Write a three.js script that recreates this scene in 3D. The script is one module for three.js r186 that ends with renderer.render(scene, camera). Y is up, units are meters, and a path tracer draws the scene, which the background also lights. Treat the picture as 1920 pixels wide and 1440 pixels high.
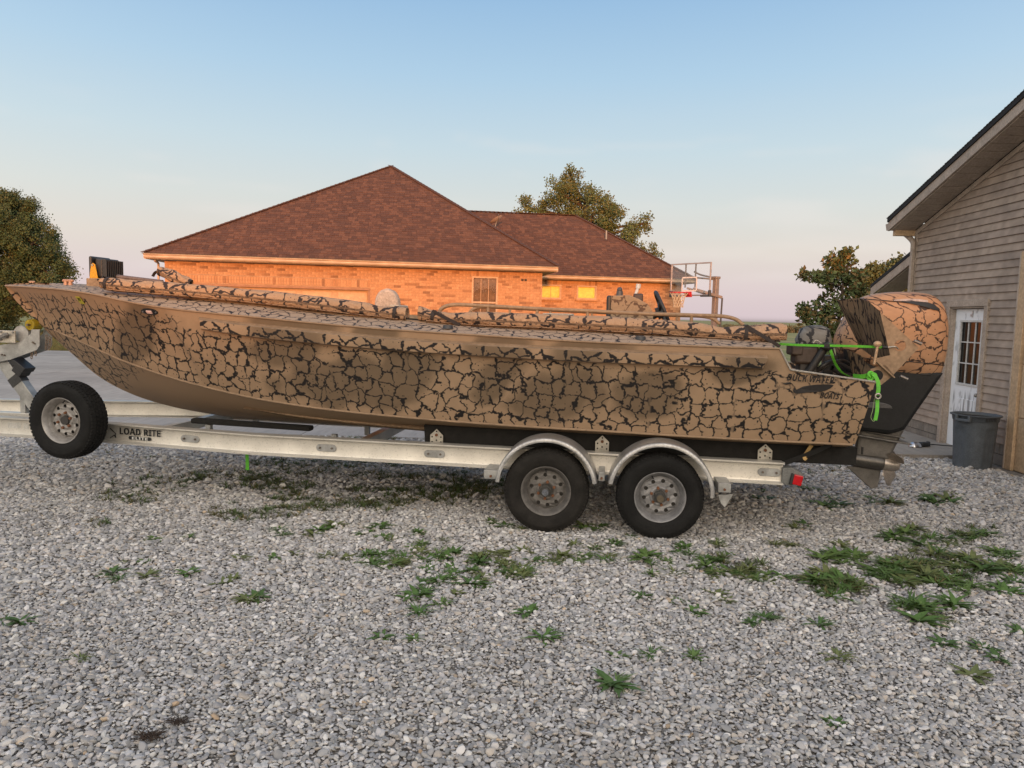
import * as THREE from 'three';
import { mergeGeometries, mergeVertices, toCreasedNormals } from 'three/addons/utils/BufferGeometryUtils.js';
import { RoundedBoxGeometry } from 'three/addons/geometries/RoundedBoxGeometry.js';
import { FontLoader } from 'three/addons/loaders/FontLoader.js';
import { TextGeometry } from 'three/addons/geometries/TextGeometry.js';

// ------------------------------------------------------------------ camera
const DEG = Math.PI / 180, FOCAL = 1400, EYE = 1.8, ROLL = 1.4 * DEG;
const horizonMid = 593 - 73 * Math.tan(ROLL);
const PITCH = Math.atan((720 - horizonMid) * Math.cos(ROLL) / FOCAL);
const scene = new THREE.Scene();
const camera = new THREE.PerspectiveCamera(2 * Math.atan(720 / FOCAL) / DEG, 4 / 3, 0.1, 3000);
camera.rotation.order = 'YXZ';
camera.rotation.set(-PITCH, 0, ROLL);
camera.position.set(0, EYE, 0);
camera.updateMatrixWorld(true);
const renderer = new THREE.WebGLRenderer({ antialias: true });
renderer.toneMapping = THREE.LinearToneMapping;
renderer.toneMappingExposure = 1.0;
renderer.shadowMap.enabled = true;

// ------------------------------------------------------------------ sky and low sun behind the camera
const SUN_AZ = 0.6 * DEG, SUN_EL = 3.2 * DEG;
const sunDir = new THREE.Vector3(Math.sin(SUN_AZ) * Math.cos(SUN_EL), Math.sin(SUN_EL), Math.cos(SUN_AZ) * Math.cos(SUN_EL));
const lin = (c) => (c <= 0.04045 ? c / 12.92 : ((c + 0.055) / 1.055) ** 2.4);
const rgb = (r, g, b) => [lin(r / 255), lin(g / 255), lin(b / 255)];
const lerp = (a, b, t) => a + (b - a) * t, clamp = (x, a = 0, b = 1) => Math.min(b, Math.max(a, x));
const smooth = (a, b, x) => { const t = clamp((x - a) / (b - a)); return t * t * (3 - 2 * t); };
function hash2(x, y) { let h = Math.imul(x | 0, 374761393) ^ Math.imul(y | 0, 668265263); h = Math.imul(h ^ (h >>> 13), 1274126177); return ((h ^ (h >>> 16)) >>> 0) / 4294967296; }
function vnoise(x, y, px = 1e9, py = 1e9) {
  const xi = Math.floor(x), yi = Math.floor(y), fx = x - xi, fy = y - yi, u = fx * fx * (3 - 2 * fx), v = fy * fy * (3 - 2 * fy);
  const m = (a, p) => ((a % p) + p) % p;
  const a = hash2(m(xi, px), m(yi, py)), b = hash2(m(xi + 1, px), m(yi, py)), c = hash2(m(xi, px), m(yi + 1, py)), d = hash2(m(xi + 1, px), m(yi + 1, py));
  return lerp(lerp(a, b, u), lerp(c, d, u), v);
}
function fbm(x, y, o = 4, px = 1e9, py = 1e9) { let s = 0, a = 0.5, n = 0; for (let i = 0; i < o; i++) { s += a * vnoise(x + i * 17, y + i * 31, px, py); n += a; a *= 0.5; x *= 2; y *= 2; px *= 2; py *= 2; } return s / n; }
const SKY = [[-90, 60, 58, 58], [-1, 150, 138, 134], [0, 214, 196, 201], [2.2, 222, 206, 206], [5, 225, 217, 208], [8, 216, 221, 218], [12, 199, 218, 227], [17, 174, 206, 230], [22, 150, 189, 224], [40, 112, 156, 202], [90, 82, 118, 170]]
  .map(([e, r, g, b]) => [e, ...rgb(r, g, b)]);
{
  const W = 1024, Hh = 512, data = new Float32Array(W * Hh * 4);
  for (let j = 0; j < Hh; j++) for (let i = 0; i < W; i++) {
    const phi = ((i + 0.5) / W - 0.5) * 2 * Math.PI, th = ((j + 0.5) / Hh - 0.5) * Math.PI, e = th / DEG;
    const d = [Math.cos(phi) * Math.cos(th), Math.sin(th), Math.sin(phi) * Math.cos(th)];
    let k = 0; while (k < SKY.length - 2 && SKY[k + 1][0] < e) k++;
    const t = clamp((e - SKY[k][0]) / (SKY[k + 1][0] - SKY[k][0]));
    let c = [1, 2, 3].map((n) => lerp(SKY[k][n], SKY[k + 1][n], t));
    if (e > 0) {
      // thin high cloud streaks low in the sky
      const az = phi / DEG, w = fbm(az * 0.10, e * 1.1 + fbm(az * 0.05, e * 0.3, 2) * 3, 4, 36);
      const amt = smooth(0.56, 0.78, w) * smooth(1, 4, e) * (1 - smooth(9, 16, e)) * 0.28;
      c = c.map((v, n) => lerp(v, [0.86, 0.80, 0.76][n], amt));
      // afterglow round the setting sun: broad and warm, strongest at the horizon
      const dot = clamp(d[0] * sunDir.x + d[1] * sunDir.y + d[2] * sunDir.z, -1, 1), ang = Math.acos(dot) / DEG;
      const wide = Math.exp(-((ang / 70) ** 2)), near = Math.exp(-((ang / 22) ** 2));
      c[0] += 2.5 * wide + 1.5 * near; c[1] += 2.08 * wide + 0.9 * near; c[2] += 1.55 * wide + 0.4 * near;
    }
    const o = (j * W + i) * 4; data[o] = c[0]; data[o + 1] = c[1]; data[o + 2] = c[2]; data[o + 3] = 1;
  }
  const sky = new THREE.DataTexture(data, W, Hh, THREE.RGBAFormat, THREE.FloatType);
  sky.mapping = THREE.EquirectangularReflectionMapping; sky.magFilter = sky.minFilter = THREE.LinearFilter; sky.needsUpdate = true;
  scene.background = sky; scene.environment = sky;
}
const sun = new THREE.DirectionalLight(new THREE.Color().setRGB(1.0, 0.37, 0.09), 4.8);
sun.name = 'sun';
sun.position.copy(sunDir).multiplyScalar(80);
sun.castShadow = true; sun.shadow.radius = 4; sun.shadow.mapSize.set(4096, 4096);
Object.assign(sun.shadow.camera, { left: -45, right: 45, top: 45, bottom: -45, near: 1, far: 220 });
scene.add(sun, sun.target);

// ------------------------------------------------------------------ helpers
let seed = 20240917;
const rnd = () => { seed = (seed + 0x6d2b79f5) | 0; let t = Math.imul(seed ^ (seed >>> 15), 1 | seed); t = (t + Math.imul(t ^ (t >>> 7), 61 | t)) ^ t; return ((t ^ (t >>> 14)) >>> 0) / 4294967296; };
const rr = (a, b) => a + (b - a) * rnd();
const V = (x, y, z) => new THREE.Vector3(x, y, z);
// a frame: origin + turn about y; at() meets the line through a photo pixel with a plane of the frame
class Frame {
  constructor(o, turn) { this.m = new THREE.Matrix4().makeRotationY(turn).setPosition(o); this.turn = turn; this.inv = this.m.clone().invert(); }
  ray(u, v) { const d = V((u - 960) / FOCAL, (720 - v) / FOCAL, -1).applyEuler(camera.rotation).transformDirection(this.inv); return [camera.position.clone().applyMatrix4(this.inv), d]; }
  at(u, v, z) { const [o, d] = this.ray(u, v), t = (z - o.z) / d.z; return o.addScaledVector(d, t); }
  atX(u, v, x) { const [o, d] = this.ray(u, v), t = (x - o.x) / d.x; return o.addScaledVector(d, t); }
  atY(u, v, y) { const [o, d] = this.ray(u, v), t = (y - o.y) / d.y; return o.addScaledVector(d, t); }
}
const WORLD = new Frame(V(0, 0, 0), 0);
const ground = (u, v, y = 0) => WORLD.atY(u, v, y);

const names = new Map();
function numbered(n) { const k = names.get(n) || 0; names.set(n, k + 1); return k ? `${n}_${String(k).padStart(3, '0')}` : n; }
function triUV(g) {
  const p = g.attributes.position, n = g.attributes.normal, uv = new Float32Array(p.count * 2);
  for (let i = 0; i < p.count; i++) {
    const ax = Math.abs(n.getX(i)), ay = Math.abs(n.getY(i)), az = Math.abs(n.getZ(i));
    const [a, b] = ay >= ax && ay >= az ? [p.getX(i), p.getZ(i)] : ax >= az ? [p.getZ(i), p.getY(i)] : [p.getX(i), p.getY(i)];
    uv[2 * i] = a; uv[2 * i + 1] = b;
  }
  g.setAttribute('uv', new THREE.BufferAttribute(uv, 2));
  return g;
}
function norm(g) {
  const keep = g.userData.keepUV, col = g.userData.keepColor;
  let q = g.index ? g.toNonIndexed() : g;
  for (const k of Object.keys(q.attributes)) if (!['position', 'normal', 'uv'].includes(k) && !(k === 'color' && col)) q.deleteAttribute(k);
  if (!q.attributes.normal) q.computeVertexNormals();
  if (!keep || !q.attributes.uv) triUV(q);
  return q;
}
function join(gs) { gs = [].concat(gs).map(norm); return gs.length === 1 ? gs[0] : mergeGeometries(gs, false); }
function mesh(name, gs, mat, parent) {
  const m = new THREE.Mesh(join(gs), mat); m.name = name; m.castShadow = m.receiveShadow = true;
  if (parent) parent.add(m);
  return m;
}
const group = (name, parent) => { const g = new THREE.Group(); g.name = name; if (parent) parent.add(g); return g; };
// finish a thing built in a frame's axes: set it down on its base and add it to the scene
function thing(o, frame, label, category, grp) {
  o.name = numbered(o.name); o.userData.label = label; o.userData.category = category; if (grp) o.userData.group = grp;
  o.updateMatrixWorld(true);
  const b = new THREE.Box3().setFromObject(o, true), c = V((b.min.x + b.max.x) / 2, b.min.y, (b.min.z + b.max.z) / 2);
  if (o.isMesh) { o.geometry = o.geometry.clone().translate(-c.x, -c.y, -c.z); } else o.children.forEach((k) => k.position.sub(c));
  const R = new THREE.Matrix4().makeRotationY(frame.turn);
  o.position.copy(c).applyMatrix4(frame.m); o.rotation.y = frame.turn;
  scene.add(o);
  return o;
}
function structure(m) { m.name = numbered(m.name); m.userData.kind = 'structure'; scene.add(m); return m; }

const box = (w, h, d, x = 0, y = 0, z = 0, r = 0) => (r ? new RoundedBoxGeometry(w, h, d, 2, Math.min(r, w / 2.01, h / 2.01, d / 2.01)) : new THREE.BoxGeometry(w, h, d)).translate(x, y, z);
const cyl = (r1, r2, h, n = 24, open = false) => new THREE.CylinderGeometry(r1, r2, h, n, 1, open);
function bar(a, b, w, h, r = 0.002, up = V(0, 1, 0)) { // box of width w (sideways) and height h from a to b
  const d = b.clone().sub(a), L = d.length(), g = box(L, h, w, 0, 0, 0, r), x = d.normalize(), z = x.clone().cross(up).normalize(), y = z.clone().cross(x);
  return g.applyMatrix4(new THREE.Matrix4().makeBasis(x, y, z).setPosition(a.clone().add(b).multiplyScalar(0.5)));
}
function rod(a, b, r, n = 12, r2 = r) {
  const d = b.clone().sub(a), L = d.length(), g = cyl(r2, r, L, n);
  return g.applyQuaternion(new THREE.Quaternion().setFromUnitVectors(V(0, 1, 0), d.normalize())).translate((a.x + b.x) / 2, (a.y + b.y) / 2, (a.z + b.z) / 2);
}
const curve = (pts, tension = 0.5) => new THREE.CatmullRomCurve3(pts, false, 'centripetal', tension);
const tube = (pts, r, n = 40, k = 10) => new THREE.TubeGeometry(curve(pts), n, r, k, false);
function extrude(pts, z0, depth, bevel = 0, holes = []) {
  const s = new THREE.Shape(pts.map(([x, y]) => new THREE.Vector2(x, y)));
  for (const [x, y, r] of holes) { const h = new THREE.Path(); h.absarc(x, y, r, 0, Math.PI * 2, true); s.holes.push(h); }
  return new THREE.ExtrudeGeometry(s, { depth: depth - 2 * bevel, bevelEnabled: bevel > 0, bevelSize: bevel, bevelThickness: bevel, bevelSegments: 2, curveSegments: 16 }).translate(0, 0, z0 + bevel);
}
// rows of points joined into a surface; uv in metres along and across unless given
function loft(rows, { closed = false, uv = null, flip = false } = {}) {
  const R = rows.length, C = rows[0].length, pos = [], tex = [], idx = [];
  const cu = [];
  for (let i = 0; i < R; i++) { cu.push(i ? cu[i - 1] + rows[i][C >> 1].distanceTo(rows[i - 1][C >> 1]) : 0); }
  for (let i = 0; i < R; i++) {
    let a = 0;
    for (let j = 0; j < C; j++) {
      if (j) a += rows[i][j].distanceTo(rows[i][j - 1]);
      pos.push(rows[i][j].x, rows[i][j].y, rows[i][j].z);
      const t = uv ? uv(i, j, a, cu[i], rows[i][j]) : [cu[i], a]; tex.push(t[0], t[1]);
    }
  }
  const CC = closed ? C : C - 1;
  for (let i = 0; i < R - 1; i++) for (let j = 0; j < CC; j++) {
    const a = i * C + j, b = i * C + (j + 1) % C, c = a + C, d = (i + 1) * C + (j + 1) % C;
    if (flip) idx.push(a, b, c, b, d, c); else idx.push(a, c, b, b, c, d);
  }
  const g = new THREE.BufferGeometry();
  g.setAttribute('position', new THREE.Float32BufferAttribute(pos, 3)); g.setAttribute('uv', new THREE.Float32BufferAttribute(tex, 2)); g.setIndex(idx);
  g.computeVertexNormals(); g.userData.keepUV = true;
  return g;
}
// flat band along a path: width w in direction wide, small thickness
function ribbon(pts, w, thick, wide, n = 40) {
  const c = curve(pts), rows = [];
  for (let i = 0; i <= n; i++) {
    const p = c.getPoint(i / n), t = c.getTangent(i / n), wd = (typeof wide === 'function' ? wide(i / n) : wide).clone(); wd.addScaledVector(t, -wd.dot(t)).normalize();
    const nn = t.clone().cross(wd).normalize(), a = wd.clone().multiplyScalar(w / 2), b = nn.multiplyScalar(thick / 2);
    rows.push([p.clone().add(a).add(b), p.clone().sub(a).add(b), p.clone().sub(a).sub(b), p.clone().add(a).sub(b)]);
  }
  const g = loft(rows, { closed: true });
  return toCreasedNormals(g, 0.6);
}
const lathe = (prof, n = 48) => new THREE.LatheGeometry(prof.map(([r, y]) => new THREE.Vector2(r, y)), n);

// ------------------------------------------------------------------ materials
function dataTex(W, Hh, fn, srgb = true) {
  const d = new Uint8Array(W * Hh * 4);
  for (let j = 0; j < Hh; j++) for (let i = 0; i < W; i++) { const c = fn(i, j, i / W, j / Hh), o = (j * W + i) * 4; for (let n = 0; n < 3; n++) d[o + n] = clamp(Math.round(c[n]), 0, 255); d[o + 3] = 255; }
  const t = new THREE.DataTexture(d, W, Hh, THREE.RGBAFormat); t.magFilter = t.minFilter = THREE.LinearFilter; t.wrapS = t.wrapT = THREE.RepeatWrapping;
  if (srgb) t.colorSpace = THREE.SRGBColorSpace; t.needsUpdate = true;
  return t;
}
const rep = (t, sx, sy = sx) => { const c = t.clone(); c.repeat.set(1 / sx, 1 / sy); c.needsUpdate = true; return c; };
// grey grain maps that tint a material's colour: fine grain, blotches, brushed streaks
const grainMap = dataTex(256, 256, (i, j, u, v) => { const n = 228 + 54 * (fbm(u * 64, v * 64, 2, 64, 64) - 0.5) + 46 * (fbm(u * 8, v * 8, 4, 8, 8) - 0.5); return [n, n, n]; });
const blotchMap = dataTex(256, 256, (i, j, u, v) => { const n = 220 + 95 * (fbm(u * 5, v * 5, 5, 5, 5) - 0.5) + 30 * (fbm(u * 80, v * 80, 2, 80, 80) - 0.5); return [n, n * 0.995, n * 0.985]; });
const streakMap = dataTex(256, 256, (i, j, u, v) => { const n = 222 + 60 * (fbm(u * 4, v * 90, 3, 4, 90) - 0.5) + 40 * (fbm(u * 6, v * 6, 3, 6, 6) - 0.5); return [n, n, n]; });
const bumpMap = dataTex(256, 256, (i, j, u, v) => { const n = 255 * fbm(u * 24, v * 24, 4, 24, 24); return [n, n, n]; }, false);
function mat(c, rough = 0.8, metal = 0, o = {}) {
  const { tint = 'grain', size = 0.6, bump = 0, bumpSize = size, ...rest } = o;
  const m = new THREE.MeshPhysicalMaterial({ roughness: rough, metalness: metal, side: THREE.DoubleSide, ...rest });
  m.color.setRGB(...c);
  if (tint && !rest.map) m.map = rep({ grain: grainMap, blotch: blotchMap, streak: streakMap }[tint], size);
  if (bump) { m.bumpMap = rep(bumpMap, bumpSize); m.bumpScale = bump; }
  return m;
}
// dried-mud crackle stencil: darkness 0..1 at a point in metres, repeating every P metres sideways like the stencil used on the boat
function crackle(x, y, cell, thick, P, variant = 0) {
  const nx = Math.max(2, Math.round(P / cell)), c = P / nx;
  let X = x / c, Y = y / c;
  const wx = vnoise(X * 1.6 + 5, Y * 1.6 + variant * 9, Math.round(nx * 1.6)), wy = vnoise(X * 1.6 + 40, Y * 1.6 + 7 + variant * 9, Math.round(nx * 1.6));
  X += (wx - 0.5) * 0.55 + (vnoise(X * 7, Y * 7, nx * 7) - 0.5) * 0.2; Y += (wy - 0.5) * 0.55 + (vnoise(X * 7 + 3, Y * 7 + 50, 1e9) - 0.5) * 0.2;
  const xi = Math.floor(X), yi = Math.floor(Y);
  let b1 = 1e9, b2 = 1e9, s1, s2, h1 = 0, h2 = 0;
  for (let j = -1; j <= 1; j++) for (let i = -1; i <= 1; i++) {
    const gi = ((xi + i) % nx + nx) % nx, gj = yi + j + variant * 57, a = hash2(gi * 3 + 11, gj * 5 + 1), b = hash2(gi * 7 + 2, gj * 3 + 77);
    const sx = xi + i + 0.12 + 0.76 * a, sy = yi + j + 0.12 + 0.76 * b, d = (sx - X) ** 2 + (sy - Y) ** 2, id = gi * 131 + gj * 17;
    if (d < b1) { b2 = b1; s2 = s1; h2 = h1; b1 = d; s1 = [sx, sy]; h1 = id; } else if (d < b2) { b2 = d; s2 = [sx, sy]; h2 = id; }
  }
  const dist = (b2 - b1) / (2 * Math.hypot(s2[0] - s1[0], s2[1] - s1[1]) + 1e-6) * c;
  const e = hash2(h1 + h2, Math.abs(h1 - h2)), n = vnoise(X * 2.3 + 13, Y * 2.3 + 3, Math.round(nx * 2.3));
  let w = thick * (0.55 + 0.5 * e) * (0.6 + 0.7 * n);
  if (e < 0.06) w *= smooth(0.45, 0.75, n);
  w *= 0.7 + 0.6 * vnoise(X * 13, Y * 13, nx * 13);
  let k = smooth(w + 0.0022, w - 0.0022, dist);
  const sp = hash2(Math.floor(x / 0.012), Math.floor(y / 0.012) + variant * 999);
  if (sp > 0.984) { const fx = x / 0.012 - Math.floor(x / 0.012) - 0.5, fy = y / 0.012 - Math.floor(y / 0.012) - 0.5; k = Math.max(k, smooth(0.42, 0.28, Math.hypot(fx, fy))); }
  return k;
}
const TAN = [149, 124, 99], BROWN = [109, 91, 72], INK = [30, 27, 27];
// crackle sheet of mw x mh metres for decks, tarps and covers
function crackSheet(W, Hh, mw, mh, cell, thick, base, ink, variant, second = null) {
  return dataTex(W, Hh, (i, j, u, v) => {
    const x = u * mw, y = v * mh, k = crackle(x, y, cell, thick, mw, variant), n = 0.94 + 0.12 * fbm(u * 40, v * 40, 3, 40, 40);
    const t = second ? smooth(0.47, 0.56, fbm(u * 3 + 2, v * 3 * mh / mw, 3, 3, 1e9)) : 0;
    return base.map((b, q) => lerp(lerp(b, second ? second[q] : b, t) * n, ink[q], k));
  });
}
// darker sprayed blotches copied from where the photograph shows them: [metres from the bow, metres below the gunwale, half length, half height]
const BLOTCH = [[265, 0.30, 0.20, 0.34], [618, 0.06, 0.32, 0.11], [600, 0.26, 0.26, 0.16], [695, 0.47, 0.42, 0.24], [780, 0.42, 0.32, 0.28], [760, 0.05, 0.22, 0.08], [992, 0.34, 0.17, 0.22], [1000, 0.10, 0.22, 0.10], [1105, 0.46, 0.34, 0.27], [1150, 0.07, 0.26, 0.10], [1262, 0.40, 0.24, 0.19], [1405, 0.20, 0.22, 0.12]].map(([u, y, a, b]) => [2.6 + (u - 372) * 0.00477, y, a, b]);
function blotch(x, y, spray) { let m = 0; for (const [cx, cy, a, b] of BLOTCH) { const dx = (x - cx + 0.7 * (y - cy)) / (a * 1.15), dy = (y - cy) / b, r = Math.hypot(dx, dy) + 1.1 * (fbm(x * 3.4 + cx, y * 3.4, 3) - 0.5) + spray; m = Math.max(m, smooth(1.3, 0.75, r)); } return m; }
const SIDE_L = 8.6, SIDE_H = 0.96;
// paint of the hull side: two tan coats sprayed in slanting patches, the stencil over them, a plain band along the top
const sideTex = dataTex(2048, 256, (i, j, u, v) => {
  const x = u * SIDE_L, y = v * SIDE_H; // y = metres below the gunwale edge
  const spray = (hash2(i, j) - 0.5) * 0.10;
  const t = 1 - blotch(x, y, spray);
  const P = 0.68, til = Math.floor(x / P), flip = hash2(til, 5) < 0.25 ? 1 : 0;
  let k = crackle(x, y, 0.113, 0.0092, P, flip);
  const bow = 1 - smooth(2.55, 2.75, x);
  const band = lerp(smooth(0.185, 0.205, y + 0.03 * vnoise(x * 9, 3)), smooth(0.05, 0.08, y), bow);
  const seam = 1 - 0.75 * smooth(0.022, 0.004, Math.abs(x - til * P - 0.02)) ; // bare strip where two stencil panels meet
  k *= band * seam;
  if (x > 7.8 && x < 8.36 && y > 0.17 && y < 0.42) k *= 0.3 + 0.7 * smooth(0.42, 0.6, fbm(x * 30, y * 30, 2)); // stencil kept thin under the maker's name
  const n = 0.96 + 0.08 * fbm(x * 18, y * 18, 3);
  return TAN.map((a, c) => lerp(lerp(BROWN[c], a, t) * n, INK[c], k));
});
sideTex.wrapS = sideTex.wrapT = THREE.ClampToEdgeWrapping;
const stripTex = dataTex(2048, 32, (i, j, u, v) => {
  const x = u * SIDE_L, y = v * 0.12, spray = (hash2(i, j + 900) - 0.5) * 0.1;
  const t = 1 - blotch(x, 0.12, spray);
  const k = crackle(x, y + 0.35, 0.136, 0.0115, 0.68, 0);
  return TAN.map((a, c) => lerp(lerp(BROWN[c], a, t), INK[c], k));
});
const bottomTex = dataTex(1024, 256, (i, j, u, v) => {
  const x = u * SIDE_L, y = v * 1.4, lim = 1.75 + 0.35 * fbm(x * 6, y * 6, 3) - 0.9 * y;
  const k = crackle(x * 1.0, y, 0.12, 0.009, 0.68, 1) * smooth(lim + 0.12, lim - 0.05, x);
  return TAN.map((a, c) => lerp(a, INK[c], k));
});
const paintO = { roughness: 0.6, metalness: 0, side: THREE.DoubleSide, specularIntensity: 0.45 };
const hullPaint = new THREE.MeshPhysicalMaterial({ ...paintO, map: sideTex });
const stripPaint = new THREE.MeshPhysicalMaterial({ ...paintO, map: stripTex });
const bottomPaint = new THREE.MeshPhysicalMaterial({ ...paintO, map: bottomTex, roughness: 0.55 });
const tanPaint = mat(rgb(156, 130, 104), 0.58, 0, { tint: 'grain', size: 1.4, specularIntensity: 0.5 });
const deckPaint = new THREE.MeshPhysicalMaterial({ ...paintO, roughness: 0.62, map: rep(crackSheet(512, 256, 1.36, 0.68, 0.105, 0.0080, [160, 136, 114], [34, 32, 34], 2), 1.36, 0.68) });
const tarpCloth = new THREE.MeshPhysicalMaterial({ side: THREE.DoubleSide, roughness: 0.85, map: rep(crackSheet(512, 256, 2.0, 1.0, 0.17, 0.0120, [160, 128, 100], [44, 35, 33], 3), 2.0, 1.0), bumpMap: rep(bumpMap, 0.5), bumpScale: 0.012 });
const cowlPaint = new THREE.MeshPhysicalMaterial({ ...paintO, roughness: 0.48, map: rep(crackSheet(512, 256, 1.7, 0.85, 0.125, 0.0080, [160, 124, 95], [58, 44, 38], 4), 1.7, 0.85) });
const greyCamo = new THREE.MeshPhysicalMaterial({ side: THREE.DoubleSide, roughness: 0.8, map: rep(crackSheet(256, 256, 0.8, 0.8, 0.13, 0.014, [112, 110, 106], [34, 34, 36], 5, [92, 88, 82]), 0.8, 0.8) });
const shadeToneCamo = new THREE.MeshPhysicalMaterial({ ...paintO, map: rep(crackSheet(256, 256, 0.6, 0.6, 0.10, 0.0125, BROWN, INK, 6), 0.34, 1.0) });  // brown base and denser ink put the folded wing's shade into its colour
// ------------------------------------------------------------------ ground
const soilTex = dataTex(512, 512, (i, j, u, v) => { const n = fbm(u * 60, v * 60, 3, 60, 60), m = fbm(u * 6, v * 6, 4, 6, 6); const t = clamp(0.55 * n + 0.6 * m - 0.1); return [lerp(92, 150, t), lerp(87, 144, t), lerp(81, 137, t)]; });
const lawnTex = dataTex(512, 512, (i, j, u, v) => { const n = fbm(u * 90, v * 90, 3, 90, 90), m = fbm(u * 7, v * 7, 4, 7, 7), t = clamp(m * 1.5 - 0.25); return [lerp(84, 132, t) + 46 * (n - 0.5), lerp(98, 122, t) + 46 * (n - 0.5), lerp(52, 74, t) + 30 * (n - 0.5)]; });
const flat = (x0, z0, x1, z1, y) => new THREE.PlaneGeometry(x1 - x0, z1 - z0, 1, 1).rotateX(-Math.PI / 2).translate((x0 + x1) / 2, y, (z0 + z1) / 2);
structure(mesh('lawn', flat(-1500, -2200, 1500, 400, -0.03), new THREE.MeshStandardMaterial({ map: rep(lawnTex, 14), roughness: 1 })));
structure(mesh('gravel_yard', flat(-16, -10.55, 16, 9, -0.004), new THREE.MeshStandardMaterial({ map: rep(soilTex, 1.7), roughness: 1, bumpMap: rep(bumpMap, 0.4), bumpScale: 0.02 })));
// concrete drive in slabs with open joints
const concreteTex = dataTex(512, 512, (i, j, u, v) => { const n = 186 + 30 * (fbm(u * 120, v * 14, 3, 120, 14) - 0.5) + 34 * (fbm(u * 3, v * 5, 5, 3, 5) - 0.5) - 26 * smooth(0.66, 0.8, fbm(u * 4 + 9, v * 9, 4, 4, 9)); return [n, n * 0.965, n * 0.925]; });
{
  const drive = group('concrete_drive');
  const tones = [0.62, 0.58, 0.66].map((k) => { const m = new THREE.MeshStandardMaterial({ map: rep(concreteTex, 4.2), roughness: 0.9, bumpMap: rep(bumpMap, 0.3), bumpScale: 0.002 }); m.color.setRGB(k, k * 0.99, k * 0.985); return m; });
  const slabG = join(box(2.99, 0.12, 2.99, 0, -0.045, 0, 0.008));
  for (let r = 0; r < 6; r++) for (let c = 0; c < 17; c++) {
    const x = -43.5 + c * 3, z = -12.05 - r * 3;
    if (x > -9.6 && r > 2) continue;
    const s = new THREE.Mesh(slabG, tones[(r * 5 + c * 3) % 3]); s.name = 'slab'; s.castShadow = s.receiveShadow = true;
    s.position.set(x, 0.012 + 0.004 * hash2(r, c), z); s.rotation.y = hash2(c, r) < 0.5 ? 0 : Math.PI; drive.add(s);
  }
  structure(drive);
}
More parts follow.
